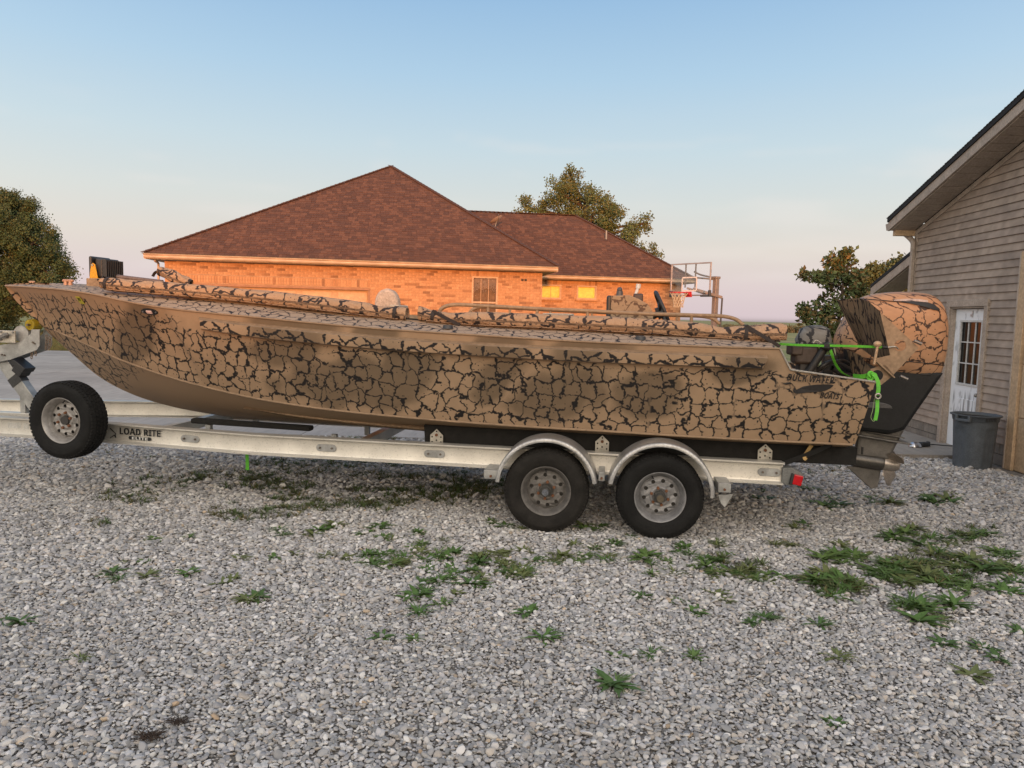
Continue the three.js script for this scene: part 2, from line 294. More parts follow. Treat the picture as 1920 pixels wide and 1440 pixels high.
// loose crushed limestone: uneven flattened stones
const stoneGeos = [];
for (let k = 0; k < 6; k++) {
  let g = mergeVertices(new THREE.IcosahedronGeometry(1, 1).deleteAttribute('uv').deleteAttribute('normal'), 1e-4);
  const p = g.attributes.position, planes = [];
  for (let q = 0; q < 7; q++) planes.push([V(rr(-1, 1), rr(-1, 1), rr(-1, 1)).normalize(), rr(0.55, 0.85)]);
  for (let i = 0; i < p.count; i++) {
    const v = V(p.getX(i), p.getY(i), p.getZ(i)); v.multiplyScalar(0.88 + 0.24 * rnd());
    for (const [n, d] of planes) { const e = v.dot(n) - d; if (e > 0) v.addScaledVector(n, -e); }
    p.setXYZ(i, v.x * rr(1.0, 1.02), v.y * 0.72, v.z * 0.84);
  }
  g = toCreasedNormals(g, 0.5); stoneGeos.push(norm(g));
}
{
  const tones = [[0.46, 0.44, 0.42], [0.55, 0.52, 0.49], [0.38, 0.365, 0.355], [0.62, 0.59, 0.555], [0.44, 0.43, 0.425], [0.52, 0.465, 0.41], [0.32, 0.315, 0.31], [0.70, 0.67, 0.63]];
  const lists = stoneGeos.map(() => []);
  // soil shows between the stones where the weeds grow thick
  const bare = [[1750, 1070, 0.75, 0.42], [1570, 1100, 0.38, 0.25], [1365, 1068, 0.42, 0.3], [1730, 1145, 0.35, 0.2], [1670, 1090, 0.3, 0.2], [580, 905, 1.3, 0.6], [800, 912, 1.2, 0.6]].map(([u, v, a, b]) => [ground(u, v), a, b]);
  const inPatch = (x, z) => { let m = 0; for (const [p, a, b] of bare) { const r = Math.hypot((x - p.x) / a, (z - p.z) / b) + 0.8 * (fbm(x * 5 + 9, z * 5 + 80, 3) - 0.5); m = Math.max(m, 0.55 * smooth(1, 0.4, r)); } return m; };
  const put = (x, z, s) => lists[(rnd() * 6) | 0].push([x, z, s]);
  // spacing grows slowly with distance
  for (let z = -2.0; z > -13.2;) {
    const d = -z, st = d < 4.5 ? 0.0192 : d < 7 ? 0.0235 : 0.033, half = Math.min(11.5, 0.76 * d + 1.6);
    for (let x = -half; x < half; x += st) {
      const X = x + rr(-0.5, 0.5) * st, Z = z + rr(-0.5, 0.5) * st;
      if (Z < -10.55 && (X < 6.0 || Z < -10.6)) continue;
      if (X > 5.65 && Z < -8.9) { if (X > 6.15) continue; }
      if (inPatch(X, Z) > rnd()) continue;
      put(X, Z, st * (0.36 + 0.58 * rnd() ** 1.5) * (rnd() < 0.06 ? 1.4 : 1)); if (d < 6.5 && rnd() < 0.3) put(X + rr(-0.01, 0.01), Z + rr(-0.01, 0.01), st * rr(0.14, 0.28));
    }
    z -= st * 0.92;
  }
  const im = new THREE.Matrix4(), qq = new THREE.Quaternion(), ee = new THREE.Euler(), col = new THREE.Color();
  const stoneMat = new THREE.MeshStandardMaterial({ roughness: 0.9 });
  const all = lists.flat(), inst = new THREE.InstancedMesh(stoneGeos[2], stoneMat, all.length); inst.castShadow = inst.receiveShadow = true;
  all.forEach(([x, z, s], i) => {
    ee.set(rr(-0.55, 0.55) + (rnd() < 0.5 ? Math.PI : 0), rr(0, 6.28), rr(-0.55, 0.55)); qq.setFromEuler(ee);
    im.compose(V(x, s * (0.05 + 0.5 * rnd()), z), qq, V(s * rr(0.85, 1.3), s * rr(0.6, 1.0), s * rr(0.75, 1.2))); inst.setMatrixAt(i, im);
    const t = tones[(rnd() * 8) | 0], b = 0.74 * rr(0.78, 1.2) * (0.86 + 0.28 * fbm(x * 0.8 + 40, z * 0.8 + 40, 2)); const rusty = rnd() < 0.006; col.setRGB(t[0] * b, t[1] * b * (rusty ? 0.82 : 1), t[2] * b * (rusty ? 0.62 : rr(0.97, 1.03))); inst.setColorAt(i, col);
  });
  inst.name = 'gravel_stones'; inst.userData = { kind: 'stuff', label: 'loose grey crushed limestone gravel covering the yard', category: 'gravel' }; scene.add(inst);
  const total = all.length;
}
// ------------------------------------------------------------------ brick house behind the boat
const EAVE = 3.25;
const hMid = ground(655, 488, EAVE);
const HF = new Frame(V(hMid.x, 0, hMid.z), 7.5 * DEG); // right end a little farther away
{
  const A = (u, v, z) => HF.at(u, v, z);
  const xl = A(272, 473, 0).x, xr = A(1044, 501, 0).x, wl = xl + 0.38, wr = xr - 0.36, zW = -0.4;
  const apexZ = -(xr - xl) / 2, apex = A(733, 312, apexZ);
  const wingEave = A(1150, 519.5, 0); // only for depth below
  const pw = HF.atY(1150, 519.5, EAVE), zE2 = pw.z, zW2 = zE2 - 0.4, x2r = A(1303, 527, zE2).x, w2r = A(1277, 560, zW2).x;
  const rd = 3.75, r2 = A(1080, 405, zE2 - rd), tan2 = (r2.y - EAVE) / rd;
  const house = group('brick_house');
  const mortar = mat(rgb(178, 140, 110), 0.95, 0, { tint: 'grain', size: 1 });
  const brickTones = [rgb(192, 142, 104), rgb(188, 138, 100), rgb(196, 147, 109), rgb(184, 136, 100), rgb(160, 114, 82), rgb(146, 104, 76), rgb(176, 126, 90)];
  const brickMats = brickTones.map((c) => mat(c, 0.9, 0, { tint: 'grain', size: 0.3, bump: 0.002 }));
  const pickTone = () => { const r = rnd(); return r < 0.27 ? 0 : r < 0.5 ? 1 : r < 0.68 ? 2 : r < 0.82 ? 3 : r < 0.91 ? 4 : r < 0.955 ? 5 : 6; };
  const bW = 0.203, bH = 0.067, cW = 0.213, cH = 0.0765;
  const halfG = join(box(bW, bH, 0.05, 0, 0, 0, 0.004)), soldierG = join(box(bH, bW, 0.05, 0, 0, 0, 0.004));
  let partBricks = 0; const rest = [];
  const colored = (g, c) => { const n = g.attributes.position.count, a = new Float32Array(n * 3); for (let i = 0; i < n; i++) a.set(c, i * 3); g.setAttribute('color', new THREE.BufferAttribute(a, 3)); g.userData.keepColor = true; g.userData.keepUV = true; return g; };
  // one brick wall on plane z between x0 and x1, with openings [x0,x1,y0,y1]; visible courses first
  function brickWall(parent, x0, x1, z, yTop, openings, yPart) {
    const rows = Math.floor(yTop / cH);
    for (let r = rows - 1; r >= 0; r--) {
      const y = r * cH + cH / 2 + (yTop - rows * cH);
      let x = x0 - (r % 2 ? cW / 2 : 0);
      for (; x < x1; x += cW) {
        let a = Math.max(x, x0), b = Math.min(x + bW, x1);
        for (const [o0, o1, p0, p1] of openings) if (y > p0 - 0.02 && y < p1 + 0.02) { if (a >= o0 - 0.005 && b <= o1 + 0.005) { a = 1; b = 0; } else if (a < o1 && b > o1) a = o1 + 0.004; else if (a < o0 && b > o0) b = o0 - 0.004; }
        if (b - a < 0.03) continue;
        const t = pickTone(), px = (a + b) / 2, pz = z - 0.019 + 0.003 * rnd();
        if (y > yPart && partBricks < 250) {
          const m = new THREE.Mesh(halfG, brickMats[t]); m.name = 'brick'; m.castShadow = m.receiveShadow = true; m.position.set(px, y, pz); m.scale.x = (b - a) / bW; parent.add(m); partBricks++;
        } else rest.push(colored(norm(new THREE.BoxGeometry(b - a, bH, 0.05).translate(px, y, pz)), brickTones[t]));
      }
    }
  }
  function soldier(parent, x0, x1, yc, z, parts) {
    for (let x = x0; x < x1 - 0.05; x += cH) {
      const t = pickTone();
      if (parts && partBricks < 300) { const m = new THREE.Mesh(soldierG, brickMats[t]); m.name = 'brick'; m.castShadow = m.receiveShadow = true; m.position.set(x + bH / 2, yc, z - 0.018); parent.add(m); partBricks++; }
      else rest.push(colored(norm(new THREE.BoxGeometry(bH, bW, 0.05).translate(x + bH / 2, yc, z - 0.018)), brickTones[t]));
    }
  }
  // openings
  const gA = A(352, 528, zW), gB = A(694, 543.5, zW), gTop = (gA.y + gB.y) / 2, gd = [gA.x, gB.x, 0, gTop];
  const wA = A(885, 518, zW), wB = A(934, 519, zW), wTop = (wA.y + wB.y) / 2, gw = [wA.x, wB.x, wTop - 1.2, wTop];
  const soldY = gTop + 0.03 + bW / 2, gs = [gd[0] - 0.03, gd[1] - 0.02, gTop, gTop + 0.03 + bW];
  const vent = A(982, 525, zW);
  const sW = [gw[0] - 0.02, gw[1] + 0.02, wTop, wTop + bW + 0.01];
  // walls
  const wall = mesh('wall', [box(wr - wl, 0.02, 0.02, (wl + wr) / 2, EAVE - 0.12, zW - 0.2)], mortar, house);
  const walls = [];
  const slabWall = (x0, x1, y0, y1, z) => { if (x1 - x0 > 0.01 && y1 - y0 > 0.01) walls.push(box(x1 - x0, y1 - y0, 0.2, (x0 + x1) / 2, (y0 + y1) / 2, z - 0.106)); };
  const yT = EAVE - 0.115;
  slabWall(wl, gd[0], 0, yT, zW); slabWall(gd[0], gd[1], gTop, yT, zW); slabWall(gd[1], gw[0], 0, yT, zW); slabWall(gw[0], gw[1], 0, gw[2], zW); slabWall(gw[0], gw[1], wTop, yT, zW); slabWall(gw[1], wr, 0, yT, zW);
  walls.push(box(0.2, yT, 5.5, wl + 0.1, yT / 2, zW - 2.96), box(0.2, yT, -zE2 + 0.6, wr - 0.1, yT / 2, zW - 0.21 - (-zE2 + 0.6) / 2));
  wall.geometry = join(walls);
  brickWall(wall, wl, wr, zW, yT, [gd, gs, gw, sW], 1.75);
  soldier(wall, gs[0], gs[1], soldY, zW, true);
  soldier(wall, sW[0], sW[1], wTop + bW / 2 + 0.005, zW, true);
  // wing wall with two small windows
  const w1 = A(1017, 533, zW2), w1b = A(1052, 561, zW2), w2 = A(1082, 535, zW2), w2b = A(1118, 562, zW2);
  const o1 = [w1.x - 0.05, w1b.x, w1b.y, w1.y], o2 = [w2.x, w2b.x, w2b.y, w2.y];
  const wing = mesh('wing_wall', [box(0.1, 0.1, 0.1)], mortar, house); walls.length = 0;
  slabWall(wr - 0.25, o1[0], 0, yT, zW2); slabWall(o1[1], o2[0], 0, yT, zW2); slabWall(o2[1], w2r, 0, yT, zW2);
  for (const o of [o1, o2]) { slabWall(o[0], o[1], 0, o[2], zW2); slabWall(o[0], o[1], o[3], yT, zW2); }
  walls.push(box(0.2, yT, 4.2, w2r - 0.1, yT / 2, zW2 - 2.31));
  wing.geometry = join(walls);
  const sill2 = (o) => [o[0] - 0.02, o[1] + 0.02, o[3], o[3] + bW + 0.01];
  brickWall(wing, wr - 0.1, w2r, zW2, yT, [o1, o2, sill2(o1), sill2(o2)], 9);
  for (const o of [o1, o2]) soldier(wing, o[0] - 0.02, o[1] + 0.02, o[3] + bW / 2 + 0.005, zW2, false);
  // brick returns on the right-hand end
  for (let r = 0; r < Math.floor(yT / cH); r++) for (let k = 0; k < 19; k++) rest.push(colored(norm(new THREE.BoxGeometry(0.05, bH, bW).translate(w2r - 0.018, r * cH + cH / 2, zW2 - 0.12 - k * cW - (r % 2) * cW / 2)), brickTones[pickTone()]));
  const vm = mat([1, 1, 1], 0.9, 0, { tint: 'grain', size: 0.3, vertexColors: true });
  const rb = mesh('remaining_bricks', rest, vm, house); rb.userData.kind = 'stuff';
  mesh('brick_vent', [box(0.075, 0.06, 0.03, vent.x - 0.04, vent.y, zW + 0.001), box(0.075, 0.06, 0.03, vent.x + 0.055, vent.y, zW + 0.001)], mat([0.05, 0.04, 0.035], 0.9), house);
  // fascia, gutter and soffit
  const trim = mat(rgb(206, 176, 150), 0.55, 0, { tint: 'streak', size: 1.5 }), soffit = mat(rgb(190, 160, 134), 0.8);
  const gut = (x0, x1, z, name = 'gutter') => {
    const prof = [[0, 0], [0.055, -0.005], [0.085, 0.035], [0.075, 0.06], [0.115, 0.1], [0.115, 0.115], [0.1, 0.115], [0.1, 0.105], [0.006, 0.105], [0.006, 0.118], [-0.02, 0.118], [-0.02, -0.03], [0, -0.03]];
    const g = extrude(prof, 0, x1 - x0).rotateY(-Math.PI / 2); // profile x -> +z, along -x
    return mesh(name, g.translate(x1, EAVE - 0.115, z), trim, house);
  };
  gut(xl - 0.02, xr + 0.02, 0); gut(xr + 0.02, x2r, zE2);
  mesh('soffit', [box(xr - xl - 0.02, 0.02, 0.42, (xl + xr) / 2, EAVE - 0.135, zW + 0.19), box(0.36, 0.02, -zE2 - 0.05, xr - 0.18, EAVE - 0.1352, zW - 0.02 - (-zE2 - 0.05) / 2), box(0.36, 0.02, 6, xl + 0.18, EAVE - 0.1352, zW - 3.03)], soffit, house);
  mesh('soffit', [box(x2r - xr, 0.02, 0.42, (xr + x2r) / 2, EAVE - 0.133, zW2 + 0.19), box(0.3, 0.02, 4.5, w2r + 0.16, EAVE - 0.1332, zW2 - 2.28)], soffit, house);
  mesh('side_fascia', [box(0.03, 0.13, -zE2 - 0.02, xr + 0.035, EAVE - 0.06, -0.02 - (-zE2 - 0.02) / 2), box(0.03, 0.13, 6.4, xl - 0.035, EAVE - 0.06, -3.22)], trim, house);
  // downspout elbow on the left corner
  const ds = A(290, 485, -0.2), ds2 = A(298, 494, zW - 0.15);
  mesh('downspout', tube([V(ds.x, ds.y + 0.02, -0.2), V(ds.x + 0.005, ds.y - 0.05, -0.2), V(ds2.x - 0.03, ds2.y, zW - 0.2), V(ds2.x - 0.05, ds2.y - 0.1, zW - 0.25), V(ds2.x - 0.05, 0.3, zW - 0.25)], 0.032, 40, 8), trim, house);
  // garage door: four section rows with raised panels
  const gdoor = mesh('garage_door', [box(gd[1] - gd[0], gTop, 0.04, (gd[0] + gd[1]) / 2, gTop / 2, zW - 0.16)], mat(rgb(196, 154, 118), 0.6, 0, { tint: 'streak' }), house);
  const pm = mat(rgb(200, 158, 122), 0.6, 0, { tint: 'grain' }), pw0 = (gd[1] - gd[0]) / 5, ph0 = gTop / 4;
  const pg = join(box(pw0 * 0.82, ph0 * 0.62, 0.02, 0, 0, 0, 0.006));
  for (let r = 0; r < 4; r++) for (let c = 0; c < 5; c++) { const m = new THREE.Mesh(pg, pm); m.name = 'panel'; m.position.set(gd[0] + pw0 * (c + 0.5), ph0 * (r + 0.5), zW - 0.132); m.castShadow = m.receiveShadow = true; gdoor.add(m); }
  mesh('door_trim', [box(gd[1] - gd[0] + 0.02, 0.07, 0.06, (gd[0] + gd[1]) / 2, gTop - 0.03, zW - 0.015, 0.006), box(0.07, gTop - 0.07, 0.06, gd[0] + 0.03, (gTop - 0.07) / 2, zW - 0.016), box(0.07, gTop - 0.07, 0.06, gd[1] - 0.03, (gTop - 0.07) / 2, zW - 0.016)], mat(rgb(150, 104, 76), 0.6), house);
  // windows
  const frameM = mat(rgb(186, 150, 122), 0.5), glass = new THREE.MeshPhysicalMaterial({ roughness: 0.03, transmission: 1, thickness: 0, ior: 1.5, specularIntensity: 0.2, side: THREE.DoubleSide });
  const room = mat([0.05, 0.045, 0.04], 0.9), pane_backing = mat(rgb(250, 220, 112), 0.8, 0, { tint: 'streak', size: 0.5 }), curtain = mat(rgb(120, 92, 70), 0.9, 0, { tint: 'blotch', size: 0.5 });  // yellow sheet holds the sunset reflected in the wing panes as plain colour
  function windowAt(o, z, nx, ny, behind, split) {
    const [x0, x1, y0, y1] = o, w = x1 - x0, h = y1 - y0, f = 0.05;
    const win = mesh('window', [box(w, f, 0.08, (x0 + x1) / 2, y1 - f / 2, z - 0.03), box(w, f, 0.08, (x0 + x1) / 2, y0 + f / 2, z - 0.03), box(f, h - 2 * f, 0.08, x0 + f / 2, (y0 + y1) / 2, z - 0.03), box(f, h - 2 * f, 0.08, x1 - f / 2, (y0 + y1) / 2, z - 0.03)], frameM, house);
    if (split) mesh('sash_rail', box(w - 2 * f, 0.05, 0.05, (x0 + x1) / 2, y0 + h * split, z - 0.035), frameM, win);
    for (let i = 0; i < nx; i++) for (let j = 0; j < ny; j++) { const pw1 = (w - 2 * f) / nx, ph1 = (h - 2 * f) / ny; mesh('pane', box(pw1 - 0.004, ph1 - 0.004, 0.004, x0 + f + pw1 * (i + 0.5), y0 + f + ph1 * (j + 0.5), z - 0.045), glass, win); }
    for (let i = 1; i < nx; i++) mesh('muntin', box(0.014, h - 2 * f, 0.016, x0 + f + (w - 2 * f) * i / nx, (y0 + y1) / 2, z - 0.046), frameM, win);
    mesh('pane_backing', box(w - 0.1, h - 0.1, 0.01, (x0 + x1) / 2, (y0 + y1) / 2, z - 0.085), behind, win);
    mesh('sill', box(w + 0.1, 0.06, 0.12, (x0 + x1) / 2, y0 - 0.03, z + 0.02, 0.006), brickMats[1], win);
  }
  windowAt(gw, zW, 3, 4, curtain, 0.36); windowAt(o1, zW2, 2, 1, pane_backing); windowAt(o2, zW2, 1, 1, pane_backing);
  // roofs: a closed body, then courses of shingle tabs on the slopes in view
  const shTones = [[94, 61, 46], [101, 66, 50], [84, 54, 42], [110, 73, 55], [90, 58, 45]].map((c) => rgb(...c));
  const shMats = shTones.map((c) => mat(c, 0.95, 0, { tint: 'grain', size: 0.25, bump: 0.004, bumpSize: 0.12 }));
  const roofM = mat(rgb(90, 55, 45), 0.95, 0, { tint: 'blotch', size: 0.8 });
  let partSh = 0; const restSh = [];
  const tabG = join(box(1, 0.17, 0.014));
  function slope(parent, e0, e1, t0, t1, max) { // eave e0-e1, top t0-t1 (points)
    const up = t0.clone().add(t1).multiplyScalar(0.5).sub(e0.clone().add(e1).multiplyScalar(0.5)); up.x = 0; const L = up.length(); up.normalize();
    const n = V(1, 0, 0).cross(up).normalize(), R = new THREE.Matrix4().makeBasis(V(1, 0, 0), up, n), q = new THREE.Quaternion().setFromRotationMatrix(R).multiply(new THREE.Quaternion().setFromAxisAngle(V(1, 0, 0), -0.05));
    const ex = 0.142, rows = Math.floor(L / ex);
    for (let r = 0; r < rows; r++) {
      const f = (r + 0.35) * ex / L, a = lerp(e0.x, t0.x, f), b = lerp(e1.x, t1.x, f);
      const base = e0.clone().addScaledVector(up, r * ex + 0.07).addScaledVector(n, 0.016);
      for (let x = a - rnd() * 0.2; x < b;) {
        const w = rr(0.09, 0.2), x0 = Math.max(x, a), x1 = Math.min(x + w, b); x += w + 0.004;
        if (x1 - x0 < 0.03) continue;
        const t = (rnd() * 5) | 0, lift = rnd() * 0.006, p = V((x0 + x1) / 2, base.y, base.z).addScaledVector(n, lift);
        if (partSh < max) { const m = new THREE.Mesh(tabG, shMats[t]); m.name = 'shingle'; m.castShadow = m.receiveShadow = true; m.position.copy(p); m.quaternion.copy(q); m.scale.x = x1 - x0; parent.add(m); partSh++; }
        else restSh.push(colored(norm(new THREE.BoxGeometry(x1 - x0, 0.17, 0.014).applyQuaternion(q).translate(p.x, p.y, p.z)), shTones[t]));
      }
    }
  }
  const poly = (tris) => { const g = new THREE.BufferGeometry(); g.setAttribute('position', new THREE.Float32BufferAttribute(tris.flat().flatMap((v) => [v.x, v.y, v.z]), 3)); g.computeVertexNormals(); return g; };
  const yR = EAVE + 0.01, E0 = V(xl - 0.05, yR, 0.07), E1 = V(xr + 0.05, yR, 0.07), back = -11.5, B0 = V(xl - 0.05, yR, back), B1 = V(xr + 0.05, yR, back);
  const P0 = V(apex.x, apex.y, apexZ), P1 = V(apex.x, apex.y, back + 4.9);
  const gRoof = mesh('garage_roof', poly([[E0, E1, P0], [E1, B1, P1], [E1, P1, P0], [B1, B0, P1], [B0, E0, P0], [B0, P0, P1], [E0, B1, E1], [E0, B0, B1]]), roofM, house);
  slope(gRoof, E0, E1, P0, P0, 190);
  const R0 = V(apex.x, r2.y, zE2 - rd), R1 = V(r2.x, r2.y, zE2 - rd), F0 = V(apex.x, yR, zE2 + 0.07), F1 = V(x2r + 0.03, yR, zE2 + 0.07), K0 = V(apex.x, yR, zE2 - 2 * rd), K1 = V(x2r + 0.03, yR, zE2 - 2 * rd);
  const mRoof = mesh('main_roof', poly([[F0, F1, R1], [F0, R1, R0], [F1, K1, R1], [K1, K0, R0], [K1, R0, R1], [F0, K1, F1], [F0, K0, K1]]), roofM, house);
  slope(mRoof, V(xr - 0.6, yR, F0.z), F1, V(apex.x, r2.y, R0.z), R1, 300);
  const rs = mesh('remaining_shingles', restSh, mat([1, 1, 1], 0.95, 0, { tint: 'grain', size: 0.25, vertexColors: true, bump: 0.004, bumpSize: 0.12 }), house); rs.userData.kind = 'stuff';
  // hip and ridge caps
  const caps = (a, b) => { const n = Math.floor(a.distanceTo(b) / 0.17), gs = []; for (let i = 0; i < n; i++) { const p = a.clone().lerp(b, i / n), p2 = a.clone().lerp(b, (i + 1.25) / n); p.y += 0.03; p2.y += 0.018; gs.push(bar(p, p2, 0.22, 0.016, 0)); } return gs; };
  mesh('hip_caps', [...caps(E0, P0), ...caps(E1, P0), ...caps(F1, R1), ...caps(R1, R0)], shMats[2], house);
  mesh('drip_edge', [box(xr - xl + 0.1, 0.025, 0.02, (xl + xr) / 2, EAVE + 0.006, 0.105), box(x2r - xr, 0.025, 0.02, (xr + x2r) / 2, EAVE + 0.006, zE2 + 0.105)], mat([0.04, 0.032, 0.03], 0.6), house);
  // plumbing vent on the main roof
  const vp = A(1137, 434, zE2 - 2.0); mesh('vent_pipe', rod(V(vp.x, vp.y - 0.3, zE2 - 2.0), V(vp.x, vp.y + 0.04, zE2 - 2.0), 0.03), mat([0.3, 0.28, 0.26], 0.6), house);
  thing(house, HF, 'orange-lit tan brick house with brown shingle hip roofs behind the boat', 'house');
  // satellite dish on the main roof
  const dishZ = zE2 - 1.9, dc = A(932, 414, dishZ), dish = group('satellite_dish');
  const dg = lathe([[0.0, 0.0], [0.1, 0.008], [0.2, 0.035], [0.26, 0.062], [0.265, 0.06], [0.2, 0.028], [0.1, 0.001], [0, -0.007]], 40).scale(1, 1, 1.1);
  mesh('reflector', dg.applyMatrix4(new THREE.Matrix4().makeRotationFromEuler(new THREE.Euler(-0.25, 0, 0.52))).translate(dc.x, dc.y, dishZ), mat(rgb(196, 170, 156), 0.5), dish);
  mesh('mast', tube([V(dc.x, dc.y, dishZ), V(dc.x - 0.03, dc.y - 0.08, dishZ - 0.02), V(dc.x - 0.07, dc.y - 0.27, dishZ - 0.02)], 0.016), mat([0.3, 0.3, 0.3], 0.5, 0.5), dish);
  mesh('feed_arm', rod(V(dc.x + 0.06, dc.y - 0.06, dishZ), V(dc.x + 0.02, dc.y + 0.2, dishZ + 0.3), 0.012), mat([0.3, 0.3, 0.3], 0.5, 0.5), dish);
  thing(dish, HF, 'small satellite dish on a bent mast on the brown shingle roof', 'satellite dish');
}
// ------------------------------------------------------------------ sided outbuilding on the right
const sBase = ground(1893, 880);
const SF = new Frame(V(sBase.x, 0, sBase.z), -93 * DEG); // local x runs along the wall towards the camera, z out of the wall
{
  const A = (u, v, z = 0) => SF.at(u, v, z);
  const shed = group('sided_outbuilding');
  const xFar = A(1716, 470).x, xTrim = A(1911, 600).x, xNear = 5.6;
  const eY = A(1717, 428).y;
  // rake line of the roof edge on the barge plane
  const oz = 0.42, ra = A(1688, 411, oz), rb = A(1920, 203, oz), k = (rb.y - ra.y) / (rb.x - ra.x);
  const rise = (x) => ra.y + k * (x - ra.x);
  const xRidge = 1.2, yRidge = rise(xRidge);
  const sideM = [rgb(166, 148, 133), rgb(162, 145, 131), rgb(169, 151, 135)].map((c) => mat(c, 0.7, 0, { tint: 'grain', size: 6, bump: 0.0004, bumpSize: 0.5 }));
  const trimM = mat(rgb(178, 162, 147), 0.6, 0, { tint: 'grain', size: 1 }), tanTrim = mat(rgb(200, 170, 136), 0.6, 0, { tint: 'grain', size: 1.4 });
  const body = mesh('wall', [new THREE.BufferGeometry()].slice(1).concat([extrude([[xFar, 0], [2 * xRidge - xFar, 0], [2 * xRidge - xFar, eY], [xRidge, yRidge - 0.1], [xFar, eY - 0.02]], -0.30, 0.16)]), mat(rgb(120, 105, 92), 0.9), shed);
  const far = xFar + 0.07;
  // far wall and end walls so that the building is closed
  mesh('far_wall', [box(0.12, eY, 7, xFar + 0.07, eY / 2, -3.66), box(0.12, eY, 7, 2 * xRidge - xFar - 0.07, eY / 2, -3.66), box(2 * (xRidge - xFar), eY, 0.12, xRidge, eY / 2, -7.1)], sideM[0], shed);
  // openings on the gable wall
  const dL = A(1769, 720).x, dR = A(1853, 640).x, dTop = A(1812, 569).y, sillY = 0.06;
  const cut = [[dL, dR, -1, dTop], [xTrim + 0.005, xTrim + 2.77, -1, 2.74]];
  // lap siding, one board per course, cut at the rake and at the openings
  const foundY = A(1720, 787).y, ex = 0.1035;
  const wallTop = (x) => Math.min(rise(x), rise(2 * xRidge - x)) - 0.06;
  let row = 0;
  for (let y = foundY; y < yRidge - 0.2; y += ex, row++) {
    const runs = [[far, xNear]];
    const segs = [];
    let x0 = far, list = [[far, xNear]];
    for (const [c0, c1, b0, b1] of cut) list = list.flatMap(([p, q]) => (y + ex * 0.3 > b0 && y + ex * 0.3 < b1 ? [[p, Math.min(q, c0)], [Math.max(p, c1), q]] : [[p, q]])).filter(([p, q]) => q - p > 0.04);
    for (const [p, q] of list) {
      // clip against the rake
      const inv = (yy) => ra.x + (yy + 0.06 - ra.y) / k;
      let pb = Math.max(p, inv(y)), pt = Math.max(p, inv(y + ex));
      let qb = Math.min(q, 2 * xRidge - inv(y)), qt = Math.min(q, 2 * xRidge - inv(y + ex));
      if (qb - pb < 0.02) continue;
      if (qt < pt) qt = pt = (qt + pt) / 2;
      const g = new THREE.BufferGeometry(), zb = 0.024, zt = 0.002, zi = -0.03;
      const v = [[pb, y, zb], [qb, y, zb], [qt, y + ex, zt], [pt, y + ex, zt], [pb, y + 0.002, zi], [qb, y + 0.002, zi], [qt, y + ex, zi], [pt, y + ex, zi]];
      const f = [[0, 1, 2, 3], [4, 0, 3, 7], [1, 5, 6, 2], [0, 4, 5, 1]];
      g.setAttribute('position', new THREE.Float32BufferAttribute(f.flatMap(([a, b, c, d]) => [a, b, c, a, c, d].flatMap((i) => v[i])), 3)); g.computeVertexNormals();
      mesh('siding_board', g, sideM[(row * 7 + 2) % 3], body);
    }
  }
  // block footing beside the door
  const blockM = [rgb(146, 136, 126), rgb(138, 129, 120)].map((c) => mat(c, 0.95, 0, { tint: 'blotch', size: 0.5, bump: 0.003, bumpSize: 0.2 }));
  const foot = mesh('footing', box(xNear - xFar, foundY, 0.1, (xFar + xNear) / 2, foundY / 2 - 0.01, -0.13), blockM[1], shed);
  const bh = foundY / 2 - 0.006;
  for (let r = 0; r < 2; r++) for (let x = far - (r ? 0.2 : 0); x < xTrim; x += 0.405) { const p = Math.max(x, far), q = Math.min(x + 0.395, xTrim); const pr = p < dL && q > dL ? [p, dL - 0.004] : p < dR && q > dR ? [dR + 0.004, q] : [p, q]; if (pr[0] > dL - 0.001 && pr[1] < dR + 0.001) continue; if (pr[1] - pr[0] > 0.04) mesh('concrete_block', box(pr[1] - pr[0], bh, 0.09, (pr[0] + pr[1]) / 2, r * foundY / 2 + bh / 2 + 0.002, -0.045, 0.006), blockM[(r + Math.round(x * 10)) & 1], foot); }
  // corner board, trim post by the big door
  mesh('corner_board', [box(0.09, eY - foundY - 0.1, 0.03, xFar + 0.045, (eY + foundY) / 2 - 0.05, 0.012, 0.004), box(0.03, eY - foundY - 0.1, 0.09, xFar - 0.016, (eY + foundY) / 2 - 0.05, -0.04, 0.004)], trimM, shed);
  const trimTop = A(1900, 470).y + 2.2;
  mesh('door_post', [box(0.16, 2.75, 0.06, xTrim + 0.08, 1.375, 0.02, 0.006)], tanTrim, shed);
  mesh('post_casing', [box(0.03, 2.75, 0.075, xTrim + 0.012, 1.3751, 0.02, 0.006)], trimM, shed);
  const od = mesh('overhead_door', box(2.6, 2.7, 0.05, xTrim + 0.165 + 1.3, 1.35, -0.03), tanTrim, shed);
  for (let r = 0; r < 4; r++) mesh('door_section', box(2.58, 0.66, 0.02, xTrim + 0.165 + 1.3, 0.34 + r * 0.672, 0.006, 0.006), tanTrim, od);
  // entry door
  const sx0 = A(1785, 700).x, sTop = A(1806, 586).y, fw = 0.09;
  const cas = mesh('door_casing', [box(fw, dTop - 0.05, 0.05, dL + fw / 2, (dTop - 0.05) / 2 + 0.05, 0.02, 0.006), box(fw, dTop - 0.05, 0.05, dR - fw / 2, (dTop - 0.05) / 2 + 0.05, 0.02, 0.006), box(dR - dL, 0.1, 0.06, (dL + dR) / 2, dTop + 0.003, 0.02, 0.006), box(0.02, dTop, 0.14, dL + fw + 0.01, dTop / 2, -0.05), box(0.02, dTop, 0.14, dR - fw - 0.01, dTop / 2, -0.05), box(dR - dL - 2 * fw, 0.02, 0.14, (dL + dR) / 2, dTop - 0.06, -0.05)], trimM, shed);
  const ax = dL + fw + 0.025, bx = dR - fw - 0.025, dw = bx - ax, dh = dTop - 0.08 - sillY, zD = -0.07;
